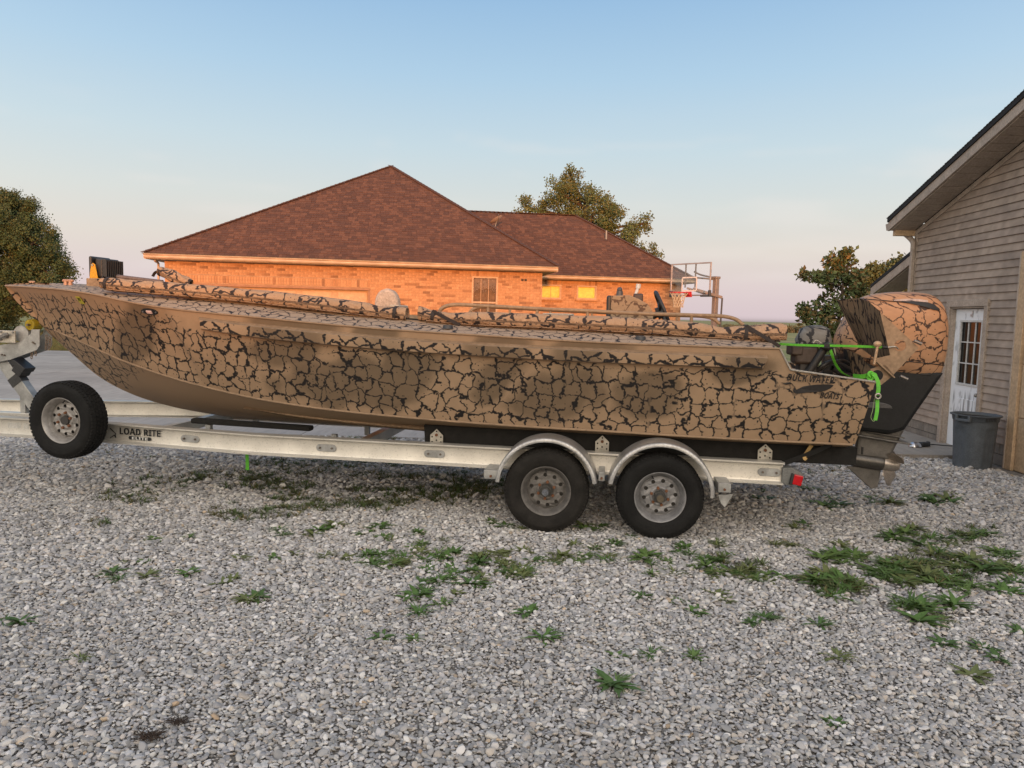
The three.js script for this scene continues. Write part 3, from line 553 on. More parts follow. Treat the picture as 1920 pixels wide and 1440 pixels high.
  const whiteTex = dataTex(256, 512, (i, j, u, v) => { const dirt = smooth(0.50, 0.66, fbm(u * 22, v * 5, 4)) * smooth(0.18, 0.30, v) * (1 - smooth(0.38, 0.46, v)) + 0.5 * smooth(0.60, 0.74, fbm(u * 9, v * 12, 4)); const b = 225 - 100 * dirt * 0.8; return [b * 0.985, b * 0.99, b]; });
  const white = new THREE.MeshPhysicalMaterial({ roughness: 0.5, map: rep(whiteTex, dw, dh) });
  const wl = 0.16, wy0 = sillY + dh * 0.46, wy1 = sillY + dh * 0.915;
  const door = mesh('entry_door', [box(wl, dh, 0.045, ax + wl / 2, sillY + dh / 2, zD), box(wl * 0.8, dh, 0.045, bx - wl * 0.4, sillY + dh / 2, zD), box(dw - wl * 1.8, dh * 0.085, 0.045, ax + wl + (dw - wl * 1.8) / 2, sillY + dh * 0.9575, zD), box(dw - wl * 1.8, dh * 0.46, 0.045, ax + wl + (dw - wl * 1.8) / 2, sillY + dh * 0.23, zD)].map((g) => g.translate(0, 0, 0)), white, shed);
  const gx0 = ax + wl, gx1 = bx - wl * 0.8, gw = gx1 - gx0, gh = wy1 - wy0;
  const whiteTrim = mat(rgb(214, 212, 208), 0.5), dark = new THREE.MeshPhysicalMaterial({ color: 0x0a0a0b, roughness: 0.04, ior: 1.55, specularIntensity: 1 });
  mesh('lite_frame', [box(gw + 0.05, 0.03, 0.02, (gx0 + gx1) / 2, wy1, zD + 0.028, 0.004), box(gw + 0.05, 0.03, 0.02, (gx0 + gx1) / 2, wy0, zD + 0.028, 0.004), box(0.03, gh, 0.02, gx0, (wy0 + wy1) / 2, zD + 0.028, 0.004), box(0.03, gh, 0.02, gx1, (wy0 + wy1) / 2, zD + 0.028, 0.004)], whiteTrim, door);
  for (let i = 0; i < 3; i++) for (let j = 0; j < 3; j++) mesh('pane', box(gw / 3 - 0.006, gh / 3 - 0.006, 0.006, gx0 + gw / 3 * (i + 0.5), wy0 + gh / 3 * (j + 0.5), zD).applyMatrix4(new THREE.Matrix4().makeRotationY(0)), dark, door);
  for (let i = 1; i < 3; i++) { mesh('muntin', box(0.016, gh, 0.014, gx0 + gw / 3 * i, (wy0 + wy1) / 2, zD + 0.012), whiteTrim, door); mesh('muntin', box(gw, 0.016, 0.0142, (gx0 + gx1) / 2, wy0 + gh / 3 * i, zD + 0.0125), whiteTrim, door); }
  for (const s of [0.27, 0.73]) mesh('raised_panel', box(gw * 0.4, dh * 0.27, 0.014, gx0 + gw * s, sillY + dh * 0.22, zD + 0.024, 0.005), white, door);
  mesh('door_knob', [cyl(0.03, 0.03, 0.012).rotateX(Math.PI / 2).translate(bx - 0.06, sillY + dh * 0.4, zD + 0.03), new THREE.SphereGeometry(0.028, 16, 12).translate(bx - 0.06, sillY + dh * 0.4, zD + 0.075), cyl(0.012, 0.012, 0.04).rotateX(Math.PI / 2).translate(bx - 0.06, sillY + dh * 0.4, zD + 0.045)], mat([0.35, 0.33, 0.3], 0.35, 0.9), door);
  mesh('door_hook', [box(0.012, 0.09, 0.012, (ax + bx) / 2 + 0.03, sillY + dh * 0.965, zD + 0.03), box(0.03, 0.03, 0.015, (ax + bx) / 2 + 0.0, sillY + dh * 0.955, zD + 0.03)], mat([0.6, 0.6, 0.6], 0.4, 0.6), door);
  mesh('threshold', box(dR - dL - 0.2, 0.05, 0.16, (dL + dR) / 2, 0.03, -0.02, 0.006), mat([0.2, 0.19, 0.18], 0.5, 0.5), shed);
  // roof: deck, shingles edge, barge board, soffit panels under the overhang
  const roofT = mat([0.018, 0.018, 0.02], 0.9, 0, { tint: 'grain', size: 0.3, bump: 0.006, bumpSize: 0.15 });
  const xE = A(1667, 412, oz).x, yE = rise(xE), roof = group('roof', shed), len = 8.2;
  for (const s of [1, -1]) {
    const mx = (x) => (s > 0 ? x : 2 * xRidge - x);
    mesh('roof_slope', extrude([[mx(xE), yE + 0.12], [mx(xRidge), yRidge + 0.12], [mx(xRidge), yRidge + 0.19], [mx(xE), yE + 0.18]], -7.4, 7.4 + oz + 0.03), roofT, roof);
    mesh('barge_board', extrude([[mx(xE), yE - 0.02], [mx(xRidge), yRidge - 0.02], [mx(xRidge), yRidge + 0.118], [mx(xE), yE + 0.118]], oz - 0.02, 0.03), trimM, shed);
    mesh('frieze_board', extrude([[mx(xFar), wallTop(xFar) - 0.06], [mx(xRidge), yRidge - 0.12], [mx(xRidge), yRidge - 0.05], [mx(xFar), wallTop(xFar) + 0.01]], 0.0, 0.03), trimM, shed);
  }
  for (let i = 0; i < 70; i++) { // uneven shingle butts along the edge
    const x = lerp(xE, xRidge, i / 70), x1 = lerp(xE, xRidge, (i + 1) / 70); if (x > 0.6) break;
    mesh('edge_shingle', extrude([[x - 0.02, rise(x) + 0.182], [x1 + 0.01, rise(x1) + 0.182], [x1, rise(x1) + 0.19], [x - 0.02, rise(x) + 0.191 + 0.004 * hash2(i, 3)]], -0.4, 0.4 + oz + 0.033 + 0.004 * hash2(i, 8)), roofT, roof);
  }
  const sofM = trimM, sofit = group('rake_soffit', shed);
  const sp = 0.19; for (let x = xE + 0.05; x < xRidge; x += sp) { mesh('soffit_panel', extrude([[x, rise(x) - 0.035], [x + sp - 0.012, rise(x + sp - 0.012) - 0.035], [x + sp - 0.012, rise(x + sp - 0.012) - 0.015], [x, rise(x) - 0.015]], 0.03, oz - 0.055), sofM, sofit); }
  // eave return, gutter end and downspout at the far corner
  mesh('eave_return', box(xFar - xE + 0.02, 0.2, oz - 0.06, (xFar + xE) / 2, ra.y - 0.12, oz / 2 - 0.05, 0.004), tanTrim, shed);  // tan colour carries the warm sky light falling on this return
  mesh('gutter', [extrude([[0, 0], [-0.07, 0.005], [-0.11, 0.1], [-0.11, 0.115], [0, 0.115]], -7.3, 7.3 + oz).translate(xE - 0.005, yE - 0.01, 0)], trimM, shed);
  const d0 = A(1688, 432, 0.12), d1 = A(1713, 452, 0.06);
  mesh('downspout', [tube([V(d0.x, d0.y + 0.1, 0.12), V(d0.x + 0.005, d0.y, 0.12), V(d0.x + 0.06, d0.y - 0.03, 0.11), V(d1.x - 0.06, d1.y + 0.03, 0.07), V(d1.x, d1.y - 0.03, 0.065), V(d1.x, d1.y - 0.15, 0.06)], 0.042, 30, 8), box(0.075, d1.y - 0.3, 0.055, d1.x, (d1.y - 0.1) / 2 + 0.1, 0.06, 0.008)], trimM, shed);
  // lower lean-to wing beyond the corner
  const q0 = A(1633, 549, -0.03), q1 = A(1706, 490, -0.03), k2 = (q1.y - q0.y) / (q1.x - q0.x), r2 = (x) => q0.y + k2 * (x - q0.x), xa = q0.x + 0.3, xb = xFar - 0.02;
  const low = mesh('lower_wing', [extrude([[xa, 0], [xb, 0], [xb, r2(xb) - 0.12], [xa, r2(xa) - 0.12]], -3.5, 3.02)], sideM[1], shed);
  for (let y = 0.5; y < r2(xb) - 0.15; y += ex) { const p = Math.max(xa, q0.x + (y + 0.15 + ex - q0.y) / k2); if (xb - p > 0.05) mesh('siding_board', box(xb - p, ex - 0.004, 0.02, (xb + p) / 2, y + ex / 2, -0.475).rotateX(0), sideM[row++ % 3], low); }
  mesh('lower_roof', extrude([[q0.x, q0.y + 0.09], [xb, r2(xb) + 0.09], [xb, r2(xb) + 0.15], [q0.x, q0.y + 0.15]], -3.6, 3.59), roofT, shed);
  mesh('lower_barge_board', extrude([[q0.x, q0.y - 0.06], [xb, r2(xb) - 0.06], [xb, r2(xb) + 0.088], [q0.x, q0.y + 0.088]], -0.05, 0.03), trimM, shed);
  mesh('lower_soffit', extrude([[q0.x + 0.02, q0.y - 0.07], [xb, r2(xb) - 0.07], [xb, r2(xb) - 0.055], [q0.x + 0.02, q0.y - 0.055]], -0.46, 0.4), sofM, shed);
  thing(shed, SF, 'taupe lap-sided outbuilding with black roof edge and white entry door', 'outbuilding');
}
// concrete step slab in front of the entry door
{
  const a = ground(1600, 858), b = ground(1782, 862), c = ground(1775, 822), d = ground(1640, 800);
  const s = new THREE.Shape([[a.x - 1.2, -a.z], [b.x + 0.15, -b.z], [6.45, -9.9], [6.6, -13.2], [a.x - 1.2, -13.2]].map(([x, z], i) => new THREE.Vector2(x, i < 2 ? z : -z)));
  const g = new THREE.ExtrudeGeometry(s, { depth: 0.07, bevelEnabled: false }).rotateX(-Math.PI / 2).translate(0, -0.01, 0);
  const m = new THREE.MeshStandardMaterial({ map: rep(concreteTex, 3.1), roughness: 0.9, bumpMap: rep(bumpMap, 0.3), bumpScale: 0.002 }); m.color.setRGB(0.55, 0.53, 0.5);
  structure(mesh('door_apron', g, m));
}
// ------------------------------------------------------------------ trees
// trunk and limbs by recursive forking, leaves as many small folded quads on the twigs
function leafCluster(n, r, size) {
  const gs = [];
  for (let i = 0; i < n; i++) {
    const s = size * rr(0.7, 1.25), g = new THREE.BufferGeometry();
    g.setAttribute('position', new THREE.Float32BufferAttribute([0, 0, 0, s * 0.34, s * 0.45, 0.1 * s, 0, s, 0, 0, 0, 0, 0, s, 0, -s * 0.34, s * 0.45, 0.1 * s], 3)); g.computeVertexNormals();
    g.applyMatrix4(new THREE.Matrix4().makeRotationFromEuler(new THREE.Euler(rr(0, 6.28), rr(0, 6.28), rr(0, 6.28)))).translate(rr(-r, r), rr(-r, r), rr(-r, r)); gs.push(g);
  }
  return join(gs);
}
function tree(opt) {
  const { name, at, height, blobs, leaf, count, tones, label, bark = rgb(92, 76, 62), clusterN = 14, clusterR = 0.28, trunkR = 0.16 } = opt;
  const root = group(name), F0 = new Frame(at, 0), limbs = [];
  const top = V(0, height * 0.55, 0);
  limbs.push(tube([V(0, -0.05, 0), V(0.05, height * 0.2, 0.03), V(-0.03, height * 0.4, 0), V(0.02, height * 0.62, 0.05), V(0, height * 0.85, 0)], trunkR, 20, 8));
  const c = new THREE.CatmullRomCurve3([V(0, -0.05, 0), V(0.05, height * 0.2, 0.03), V(-0.03, height * 0.4, 0), V(0.02, height * 0.62, 0.05), V(0, height * 0.85, 0)]);
  { // taper the trunk
    const g = limbs[0], p = g.attributes.position, tmp = V(0, 0, 0);
    for (let i = 0; i < p.count; i++) { const y = p.getY(i), t = clamp(y / (height * 0.85)), q = c.getPoint(t), s = lerp(1.15, 0.18, t); p.setXYZ(i, q.x + (p.getX(i) - q.x) * s, y, q.z + (p.getZ(i) - q.z) * s); }
  }
  const pts = [];
  for (const [bx, by, bz, br, n] of blobs) {
    const st = c.getPoint(clamp((by - br * 0.9) / (height * 0.85), 0.12, 0.95)), mid = V(lerp(st.x, bx, 0.5), lerp(st.y, by, 0.4) , lerp(st.z, bz, 0.5));
    limbs.push(tube([st, mid, V(bx, by, bz)], trunkR * 0.28, 8, 5));
    const subs = [];
    for (let i = 0; i < n; i++) {
      if (i % 11 && subs.length) { const s0 = subs[subs.length - 1], q = V(rr(-1, 1), rr(-0.7, 0.7), rr(-1, 1)).multiplyScalar(br * 0.24); pts.push(s0.clone().add(q)); continue; }
      const d = V(rr(-1, 1), rr(-1, 1), rr(-1, 1)); if (d.length() > 1) { i--; continue; }
      const e = d.clone().normalize(), rad = br * Math.cbrt(d.length()) * (0.8 + 0.42 * vnoise(e.x * 3 + bx, e.y * 3 + e.z * 2 + by)) * rr(0.75, 1.02);
      pts.push(V(bx, by, bz).addScaledVector(e, rad)); subs.push(pts[pts.length - 1]);
      if (i % 3 === 0) limbs.push(rod(V(bx, by, bz), pts[pts.length - 1], trunkR * 0.09, 4, trunkR * 0.03));
    }
  }
  mesh('trunk', limbs, mat(bark, 0.95, 0, { tint: 'streak', size: 0.5, bump: 0.01 }), root);
  const lg = [leafCluster(clusterN, clusterR, leaf), leafCluster(clusterN, clusterR, leaf), leafCluster(clusterN, clusterR, leaf)];
  // leaves joined into one crown, each spray with its own tint
  const lm = new THREE.MeshStandardMaterial({ side: THREE.DoubleSide, roughness: 0.8, vertexColors: true }), im = new THREE.Matrix4(), q = new THREE.Quaternion(), nc = lg[0].attributes.position.count, tot = nc * pts.length;
  const P = new Float32Array(tot * 3), N = new Float32Array(tot * 3), C = new Float32Array(tot * 3), v = V(0, 0, 0), nm = new THREE.Matrix3();
  pts.forEach((p, i) => {
    q.setFromEuler(new THREE.Euler(rr(0, 6.28), rr(0, 6.28), rr(0, 6.28))); const s = rr(0.7, 1.2); im.compose(p, q, V(s, s, s)); nm.getNormalMatrix(im);
    const g = lg[i % 3], t = tones[(rnd() * tones.length) | 0], b = rr(0.75, 1.25), gp = g.attributes.position, gn = g.attributes.normal;
    for (let k = 0; k < nc; k++) { const o = (i * nc + k) * 3; v.fromBufferAttribute(gp, k).applyMatrix4(im); P[o] = v.x; P[o + 1] = v.y; P[o + 2] = v.z; v.fromBufferAttribute(gn, k).applyMatrix3(nm).normalize(); N[o] = v.x; N[o + 1] = v.y; N[o + 2] = v.z; C[o] = t[0] * b; C[o + 1] = t[1] * b; C[o + 2] = t[2] * b; }
  });
  const cg = new THREE.BufferGeometry(); cg.setAttribute('position', new THREE.BufferAttribute(P, 3)); cg.setAttribute('normal', new THREE.BufferAttribute(N, 3)); cg.setAttribute('color', new THREE.BufferAttribute(C, 3));
  const crown = new THREE.Mesh(cg, lm); crown.name = 'crown'; crown.castShadow = crown.receiveShadow = true; root.add(crown);
  root.name = numbered(root.name); root.userData = { label, category: 'tree' }; root.position.copy(at); scene.add(root);
}
const blobsIn = (spec) => spec.map(([x, y, z, r, n]) => [x, y, z, r, n]);
{
  // big round tree at the left
  const at = ground(-35, 640).setY(0), D = 46, sc = D / -at.z; const base = V(at.x * sc, 0, -D);
  const L = (u, v, dz = 0) => { const p = WORLD.at(u, v, -D + dz); return [p.x - base.x, p.y, dz]; };
  const bl = []; for (const [u, v, r, n] of [[-40, 420, 2.4, 620], [30, 400, 1.7, 420], [70, 445, 1.7, 420], [15, 480, 2.1, 520], [95, 500, 1.5, 380], [50, 540, 1.9, 480], [-70, 520, 2.4, 500], [100, 545, 1.1, 260], [-20, 585, 1.9, 380], [30, 385, 1.0, 160], [-120, 460, 2.2, 300], [5, 370, 0.8, 120]]) for (const dz of [0.9, -0.9]) { const p = L(u - 8, v + 10, dz * r); bl.push([p[0], p[1], p[2], r * 0.9, n]); }
  tree({ name: 'broadleaf_tree', at: base, height: 8.2, blobs: bl, leaf: 0.12, count: 0, clusterN: 20, clusterR: 0.27, trunkR: 0.26, tones: [[0.044, 0.070, 0.02], [0.056, 0.075, 0.022], [0.036, 0.058, 0.018], [0.07, 0.075, 0.025]], label: 'dense round dark green tree standing on the lawn beyond the boat bow' });
}
{
  // loose tree behind the house
  const D = 46, p0 = WORLD.at(1095, 640, -D), base = V(p0.x, 0, -D), L = (u, v, dz) => { const p = WORLD.at(u, v, -D + dz); return [p.x - base.x, p.y, dz]; };
  const bl = []; for (const [u, v, r, n, dz] of [[1070, 335, 0.45, 120, 0], [1050, 360, 0.62, 220, 0.3], [1085, 375, 0.7, 280, -0.3], [1045, 395, 0.7, 260, 0], [1110, 400, 0.95, 420, 0.4], [1075, 420, 0.9, 360, -0.5], [1135, 385, 0.5, 130, 0], [1145, 415, 0.75, 260, -0.3], [985, 388, 0.38, 90, 0], [1005, 395, 0.42, 100, 0.2], [1160, 445, 0.65, 220, 0.3], [1195, 425, 0.42, 100, 0], [1215, 418, 0.25, 45, 0], [1175, 460, 0.5, 150, 0], [1210, 465, 0.35, 60, 0], [1228, 475, 0.22, 30, 0], [1120, 450, 0.9, 300, 0], [1065, 318, 0.2, 30, 0]]) { const p = L(u, v, dz * 1.5); bl.push([p[0], p[1], p[2], r * 1.5, Math.round(n * 0.72)]); }
  tree({ name: 'broadleaf_tree', at: base, height: 10.5, blobs: bl, leaf: 0.125, clusterN: 12, clusterR: 0.25, trunkR: 0.28, tones: [[0.078, 0.10, 0.028], [0.10, 0.108, 0.033], [0.06, 0.085, 0.028], [0.12, 0.11, 0.035]], label: 'loose olive green tree rising behind the house roof' });
}
{
  const D = 27, p0 = WORLD.at(1572, 640, -D), base = V(p0.x, 0, -D), L = (u, v, dz) => { const p = WORLD.at(u, v, -D + dz); return [p.x - base.x, p.y, dz]; };
  const bl = []; for (const [u, v, r, n, dz] of [[1581, 474, 0.22, 60, 0], [1568, 492, 0.34, 100, 0], [1590, 500, 0.36, 110, 0.2], [1520, 520, 0.24, 60, 0], [1545, 530, 0.36, 110, 0], [1578, 535, 0.45, 140, 0], [1605, 530, 0.34, 100, -0.2], [1520, 580, 0.3, 80, 0], [1550, 575, 0.42, 120, 0], [1590, 580, 0.45, 130, 0], [1510, 600, 0.26, 60, 0], [1545, 612, 0.5, 150, 0], [1585, 620, 0.55, 150, 0], [1620, 560, 0.4, 100, 0], [1560, 650, 0.6, 150, 0]]) { const p = L(u, v, dz); bl.push([p[0], p[1], p[2], r * 1.12, Math.round(n * 0.62)]); }
  tree({ name: 'broadleaf_tree', at: base, height: 4.4, blobs: bl, leaf: 0.155, clusterN: 5, clusterR: 0.14, trunkR: 0.1, tones: [[0.075, 0.10, 0.03], [0.095, 0.10, 0.032], [0.062, 0.088, 0.03], [0.07, 0.095, 0.032], [0.14, 0.09, 0.028]], label: 'sparse large-leaved tree with some rusty leaves beside the lower wing roof' });
  const D2 = 33, q0 = WORLD.at(1668, 640, -D2), b2 = V(q0.x, 0, -D2), L2 = (u, v, dz) => { const p = WORLD.at(u, v, -D2 + dz); return [p.x - b2.x, p.y, dz]; };
  const bb = []; for (const [u, v, r, n] of [[1640, 520, 0.5, 160], [1670, 512, 0.6, 200], [1655, 550, 0.8, 260], [1700, 505, 0.5, 160], [1690, 540, 0.7, 200], [1622, 545, 0.5, 130], [1720, 520, 0.6, 120]]) { const p = L2(u, v, 0); bb.push([p[0], p[1], p[2], r, n]); }
  tree({ name: 'broadleaf_tree', at: b2, height: 4.6, blobs: bb, leaf: 0.15, clusterN: 8, clusterR: 0.18, trunkR: 0.12, tones: [[0.075, 0.09, 0.03], [0.06, 0.08, 0.028], [0.09, 0.09, 0.03]], label: 'fuller green tree behind the lower wing roof' });
}
// brush along the far field edge, one mass
function brushMass(name, count, place, leaf, tones, label, category) {
  const g = leafCluster(18, 0.5, leaf), lm = new THREE.MeshPhysicalMaterial({ side: THREE.DoubleSide, roughness: 0.85 });
  const inst = new THREE.InstancedMesh(g, lm, count), im = new THREE.Matrix4(), q = new THREE.Quaternion(), col = new THREE.Color();
  for (let i = 0; i < count; i++) { const [p, s] = place(i); q.setFromEuler(new THREE.Euler(rr(0, 6.28), rr(0, 6.28), rr(0, 6.28))); im.compose(p, q, V(s, s, s)); inst.setMatrixAt(i, im); const t = tones[(rnd() * tones.length) | 0], b = rr(0.8, 1.2); col.setRGB(t[0] * b, t[1] * b, t[2] * b); inst.setColorAt(i, col); }
  inst.name = numbered(name); inst.castShadow = inst.receiveShadow = true; inst.userData = { kind: 'stuff', label, category }; scene.add(inst);
}
brushMass('field_brush', 9000, () => { const x = rr(-150, 120); const low = x > 0 ? 0.42 : 1; return [V(x, low * rr(0, 1) ** 1.4 * (1.7 + 1.0 * fbm(x * 0.12 + 60, 3, 3)), -128 - rr(0, 5)), low < 1 ? rr(0.4, 0.7) : rr(0.7, 1.3)]; }, 0.42, [[0.09, 0.085, 0.04], [0.065, 0.075, 0.035], [0.12, 0.095, 0.05]], 'low brush along the far edge of the field', 'brush');
// unseen hedge added behind the camera to keep the low sun off the yard
brushMass('unseen_hedge', 16000, (i) => { const x = rr(-95, 110), t = rnd(); return [V(x, t * (3.75 + 0.9 * (fbm(x * 0.22 + 200, 7, 3) - 0.5)), 38 + rr(-0.9, 0.9)), rr(0.9, 1.5)]; }, 0.5, [[0.07, 0.08, 0.03], [0.05, 0.065, 0.028]], 'unseen hedge added behind the viewpoint to shade the yard', 'hedge');

// ------------------------------------------------------------------ lawn tufts near the drive
{
  const blade = (h, a, l) => { const g = new THREE.BufferGeometry(); g.setAttribute('position', new THREE.Float32BufferAttribute([-0.006, 0, 0, 0.006, 0, 0, l, h, 0], 3)); g.computeVertexNormals(); return g.rotateY(a).translate(rr(-0.04, 0.04), 0, rr(-0.04, 0.04)); };
  const gs = []; for (let i = 0; i < 14; i++) gs.push(blade(rr(0.05, 0.11), rr(0, 6.28), rr(-0.05, 0.05)));
  const g = join(gs), n = 15000, inst = new THREE.InstancedMesh(g, new THREE.MeshStandardMaterial({ side: THREE.DoubleSide, roughness: 0.9 }), n), im = new THREE.Matrix4(), q = new THREE.Quaternion(), col = new THREE.Color();
  for (let i = 0; i < n; i++) {
    let x, z; if (i < 11000) { const d = 28.6 + 22 * rnd() ** 2; x = rr(-0.78 * d, -0.28 * d); z = -d; } else { x = rr(4.5, 13); z = -rr(15, 34); }
    q.setFromAxisAngle(V(0, 1, 0), rr(0, 6.28)); const s = rr(0.7, 1.5); im.compose(V(x, -0.03, z), q, V(s, s, s)); inst.setMatrixAt(i, im);
    const b = rr(0.7, 1.2), y = rnd(); col.setRGB((0.11 + 0.07 * y) * b, 0.13 * b, 0.045 * b); inst.setColorAt(i, col);
  }
  inst.name = 'lawn_grass'; inst.castShadow = inst.receiveShadow = true; inst.userData = { kind: 'stuff', label: 'short mown grass on the lawn', category: 'grass' }; scene.add(inst);
}

// ------------------------------------------------------------------ basketball hoop
{
  const D = 19.4, b0 = WORLD.at(1257, 545, -D), b1 = WORLD.at(1336, 552, -(D - 1.1));
  // board frame: x along the board (towards its right edge), z out of its playing face
  const turn = -Math.atan2(b1.z - b0.z, b1.x - b0.x), BF = new Frame(V(b0.x, 0, b0.z), turn);
  const hoop = group('basketball_hoop'), A = (u, v, z = 0) => BF.at(u, v, z);
  const tl = A(1257, 497), tr = A(1333, 489), br = A(1333, 553), bl = A(1257, 557), W = (tr.x + br.x) / 2, yT = (tl.y + tr.y) / 2, yB = (br.y + bl.y) / 2, hB = yT - yB;
  const alu = mat(rgb(190, 176, 172), 0.4, 0.6, { tint: 'streak' }), dark = mat([0.05, 0.05, 0.055], 0.5), steel = mat(rgb(150, 132, 122), 0.45, 0.4), whiteP = mat(rgb(226, 214, 208), 0.5);
  const board = mesh('backboard', box(W - 0.05, hB - 0.05, 0.008, W / 2, (yT + yB) / 2, 0), new THREE.MeshPhysicalMaterial({ roughness: 0.03, transmission: 1, thickness: 0, ior: 1.49, side: THREE.DoubleSide }), hoop);
  const f = 0.035; mesh('board_frame', [box(W, f, 0.03, W / 2, yT - f / 2, 0, 0.004), box(W, f, 0.03, W / 2, yB + f / 2, 0, 0.004), box(f, hB - 2 * f, 0.03, f / 2, (yT + yB) / 2, 0, 0.004), box(f, hB - 2 * f, 0.03, W - f / 2, (yT + yB) / 2, 0, 0.004)], alu, hoop);
  const iw = W * 0.36, ih = hB * 0.40, ix = W / 2 - 0.02, iy = yB + hB * 0.16 + ih / 2, t = 0.035;
  mesh('shooter_square', [box(iw, t, 0.004, ix, iy + ih / 2, 0.008), box(iw, t, 0.004, ix, iy - ih / 2, 0.008), box(t, ih - t, 0.004, ix - iw / 2, iy, 0.008), box(t, ih - t, 0.004, ix + iw / 2, iy, 0.008)], whiteP, hoop);
  for (const x of [0.02, W - 0.02]) mesh('corner_pad', [box(0.07, 0.16, 0.06, x, yB + 0.06, 0, 0.015), box(0.3, 0.045, 0.06, x + (x < 0.1 ? 0.12 : -0.12), yB - 0.0, 0, 0.012)], dark, hoop);
  const R = 0.225, ry = yB + 0.075, rz = R + 0.15, rx = ix;
  const red = mat([0.55, 0.03, 0.035], 0.45);
  mesh('rim', [new THREE.TorusGeometry(R, 0.011, 10, 48).rotateX(Math.PI / 2).translate(rx, ry, rz), extrude([[-0.11, -0.1], [0.11, -0.1], [0.09, 0.03], [-0.09, 0.03]], 0, 0.02, 0.004).translate(rx, ry, 0.012), extrude([[0.02, -0.09], [0.15, 0.005], [0.02, 0.012]], -0.07, 0.14).rotateY(-Math.PI / 2).translate(rx, ry, 0.0)], red, hoop);
  const net = [], cord = 0.0055, N = 12, yN = [0, -0.07, -0.15, -0.23, -0.30, -0.36], rN = [R, 0.175, 0.145, 0.125, 0.115, 0.118];
  for (let i = 0; i < N; i++) for (const s of [1, -1]) { const pts = yN.map((y, k) => { const a = (i + s * k * 0.5) / N * 2 * Math.PI; return V(rx + rN[k] * Math.cos(a), ry + y - 0.01, rz + rN[k] * Math.sin(a)); }); net.push(tube(pts, cord, 14, 5)); }
  mesh('net', net, mat(rgb(214, 190, 160), 0.9), hoop);
  // mast and arms behind the board
  const mA = A(1343, 522, -0.75), mx = mA.x, mz = -0.75, mTop = mA.y + 0.02;
  mesh('mast', [box(0.11, mTop, 0.13, mx, mTop / 2, mz, 0.01)], steel, hoop);
  mesh('mast_cap', box(0.16, 0.06, 0.18, mx - 0.01, mTop + 0.0, mz, 0.012), steel, hoop);
  const a1 = A(1352, 556, -0.75);
  mesh('lower_arm', [bar(V(mx + 0.16, a1.y - 0.02, mz - 0.06), V(ix + 0.1, yB + 0.18, -0.03), 0.05, 0.07, 0.008), bar(V(mx - 0.05, a1.y, mz), V(ix - 0.1, yB + 0.2, -0.03), 0.04, 0.05, 0.008)], steel, hoop);
  mesh('upper_arm', [tube([V(mx, mTop - 0.02, mz), V(mx - 0.1, mTop + 0.02, mz + 0.2), V(ix + 0.15, yT - 0.28, -0.2), V(ix + 0.12, yT - 0.22, -0.02)], 0.022), tube([V(mx, mTop - 0.05, mz), V(mx - 0.15, mTop - 0.03, mz + 0.2), V(ix - 0.1, yT - 0.33, -0.2), V(ix - 0.12, yT - 0.25, -0.02)], 0.022)], mat(rgb(110, 104, 100), 0.5, 0.3), hoop);
  for (const x of [ix - 0.16, ix + 0.16]) mesh('board_strut', box(0.03, hB * 0.72, 0.03, x, yB + hB * 0.62, -0.025, 0.004), mat(rgb(110, 104, 100), 0.5, 0.3), hoop);
  mesh('crank_rod', [rod(V(mx + 0.15, 1.15, mz - 0.05), V(mx + 0.17, a1.y - 0.03, mz - 0.06), 0.022)], dark, hoop);
  mesh('base_plate', box(0.35, 0.03, 0.35, mx, 0.04, mz, 0.006), steel, hoop);
  thing(hoop, BF, 'glass backboard basketball hoop on a square post by the house corner', 'basketball hoop');
}
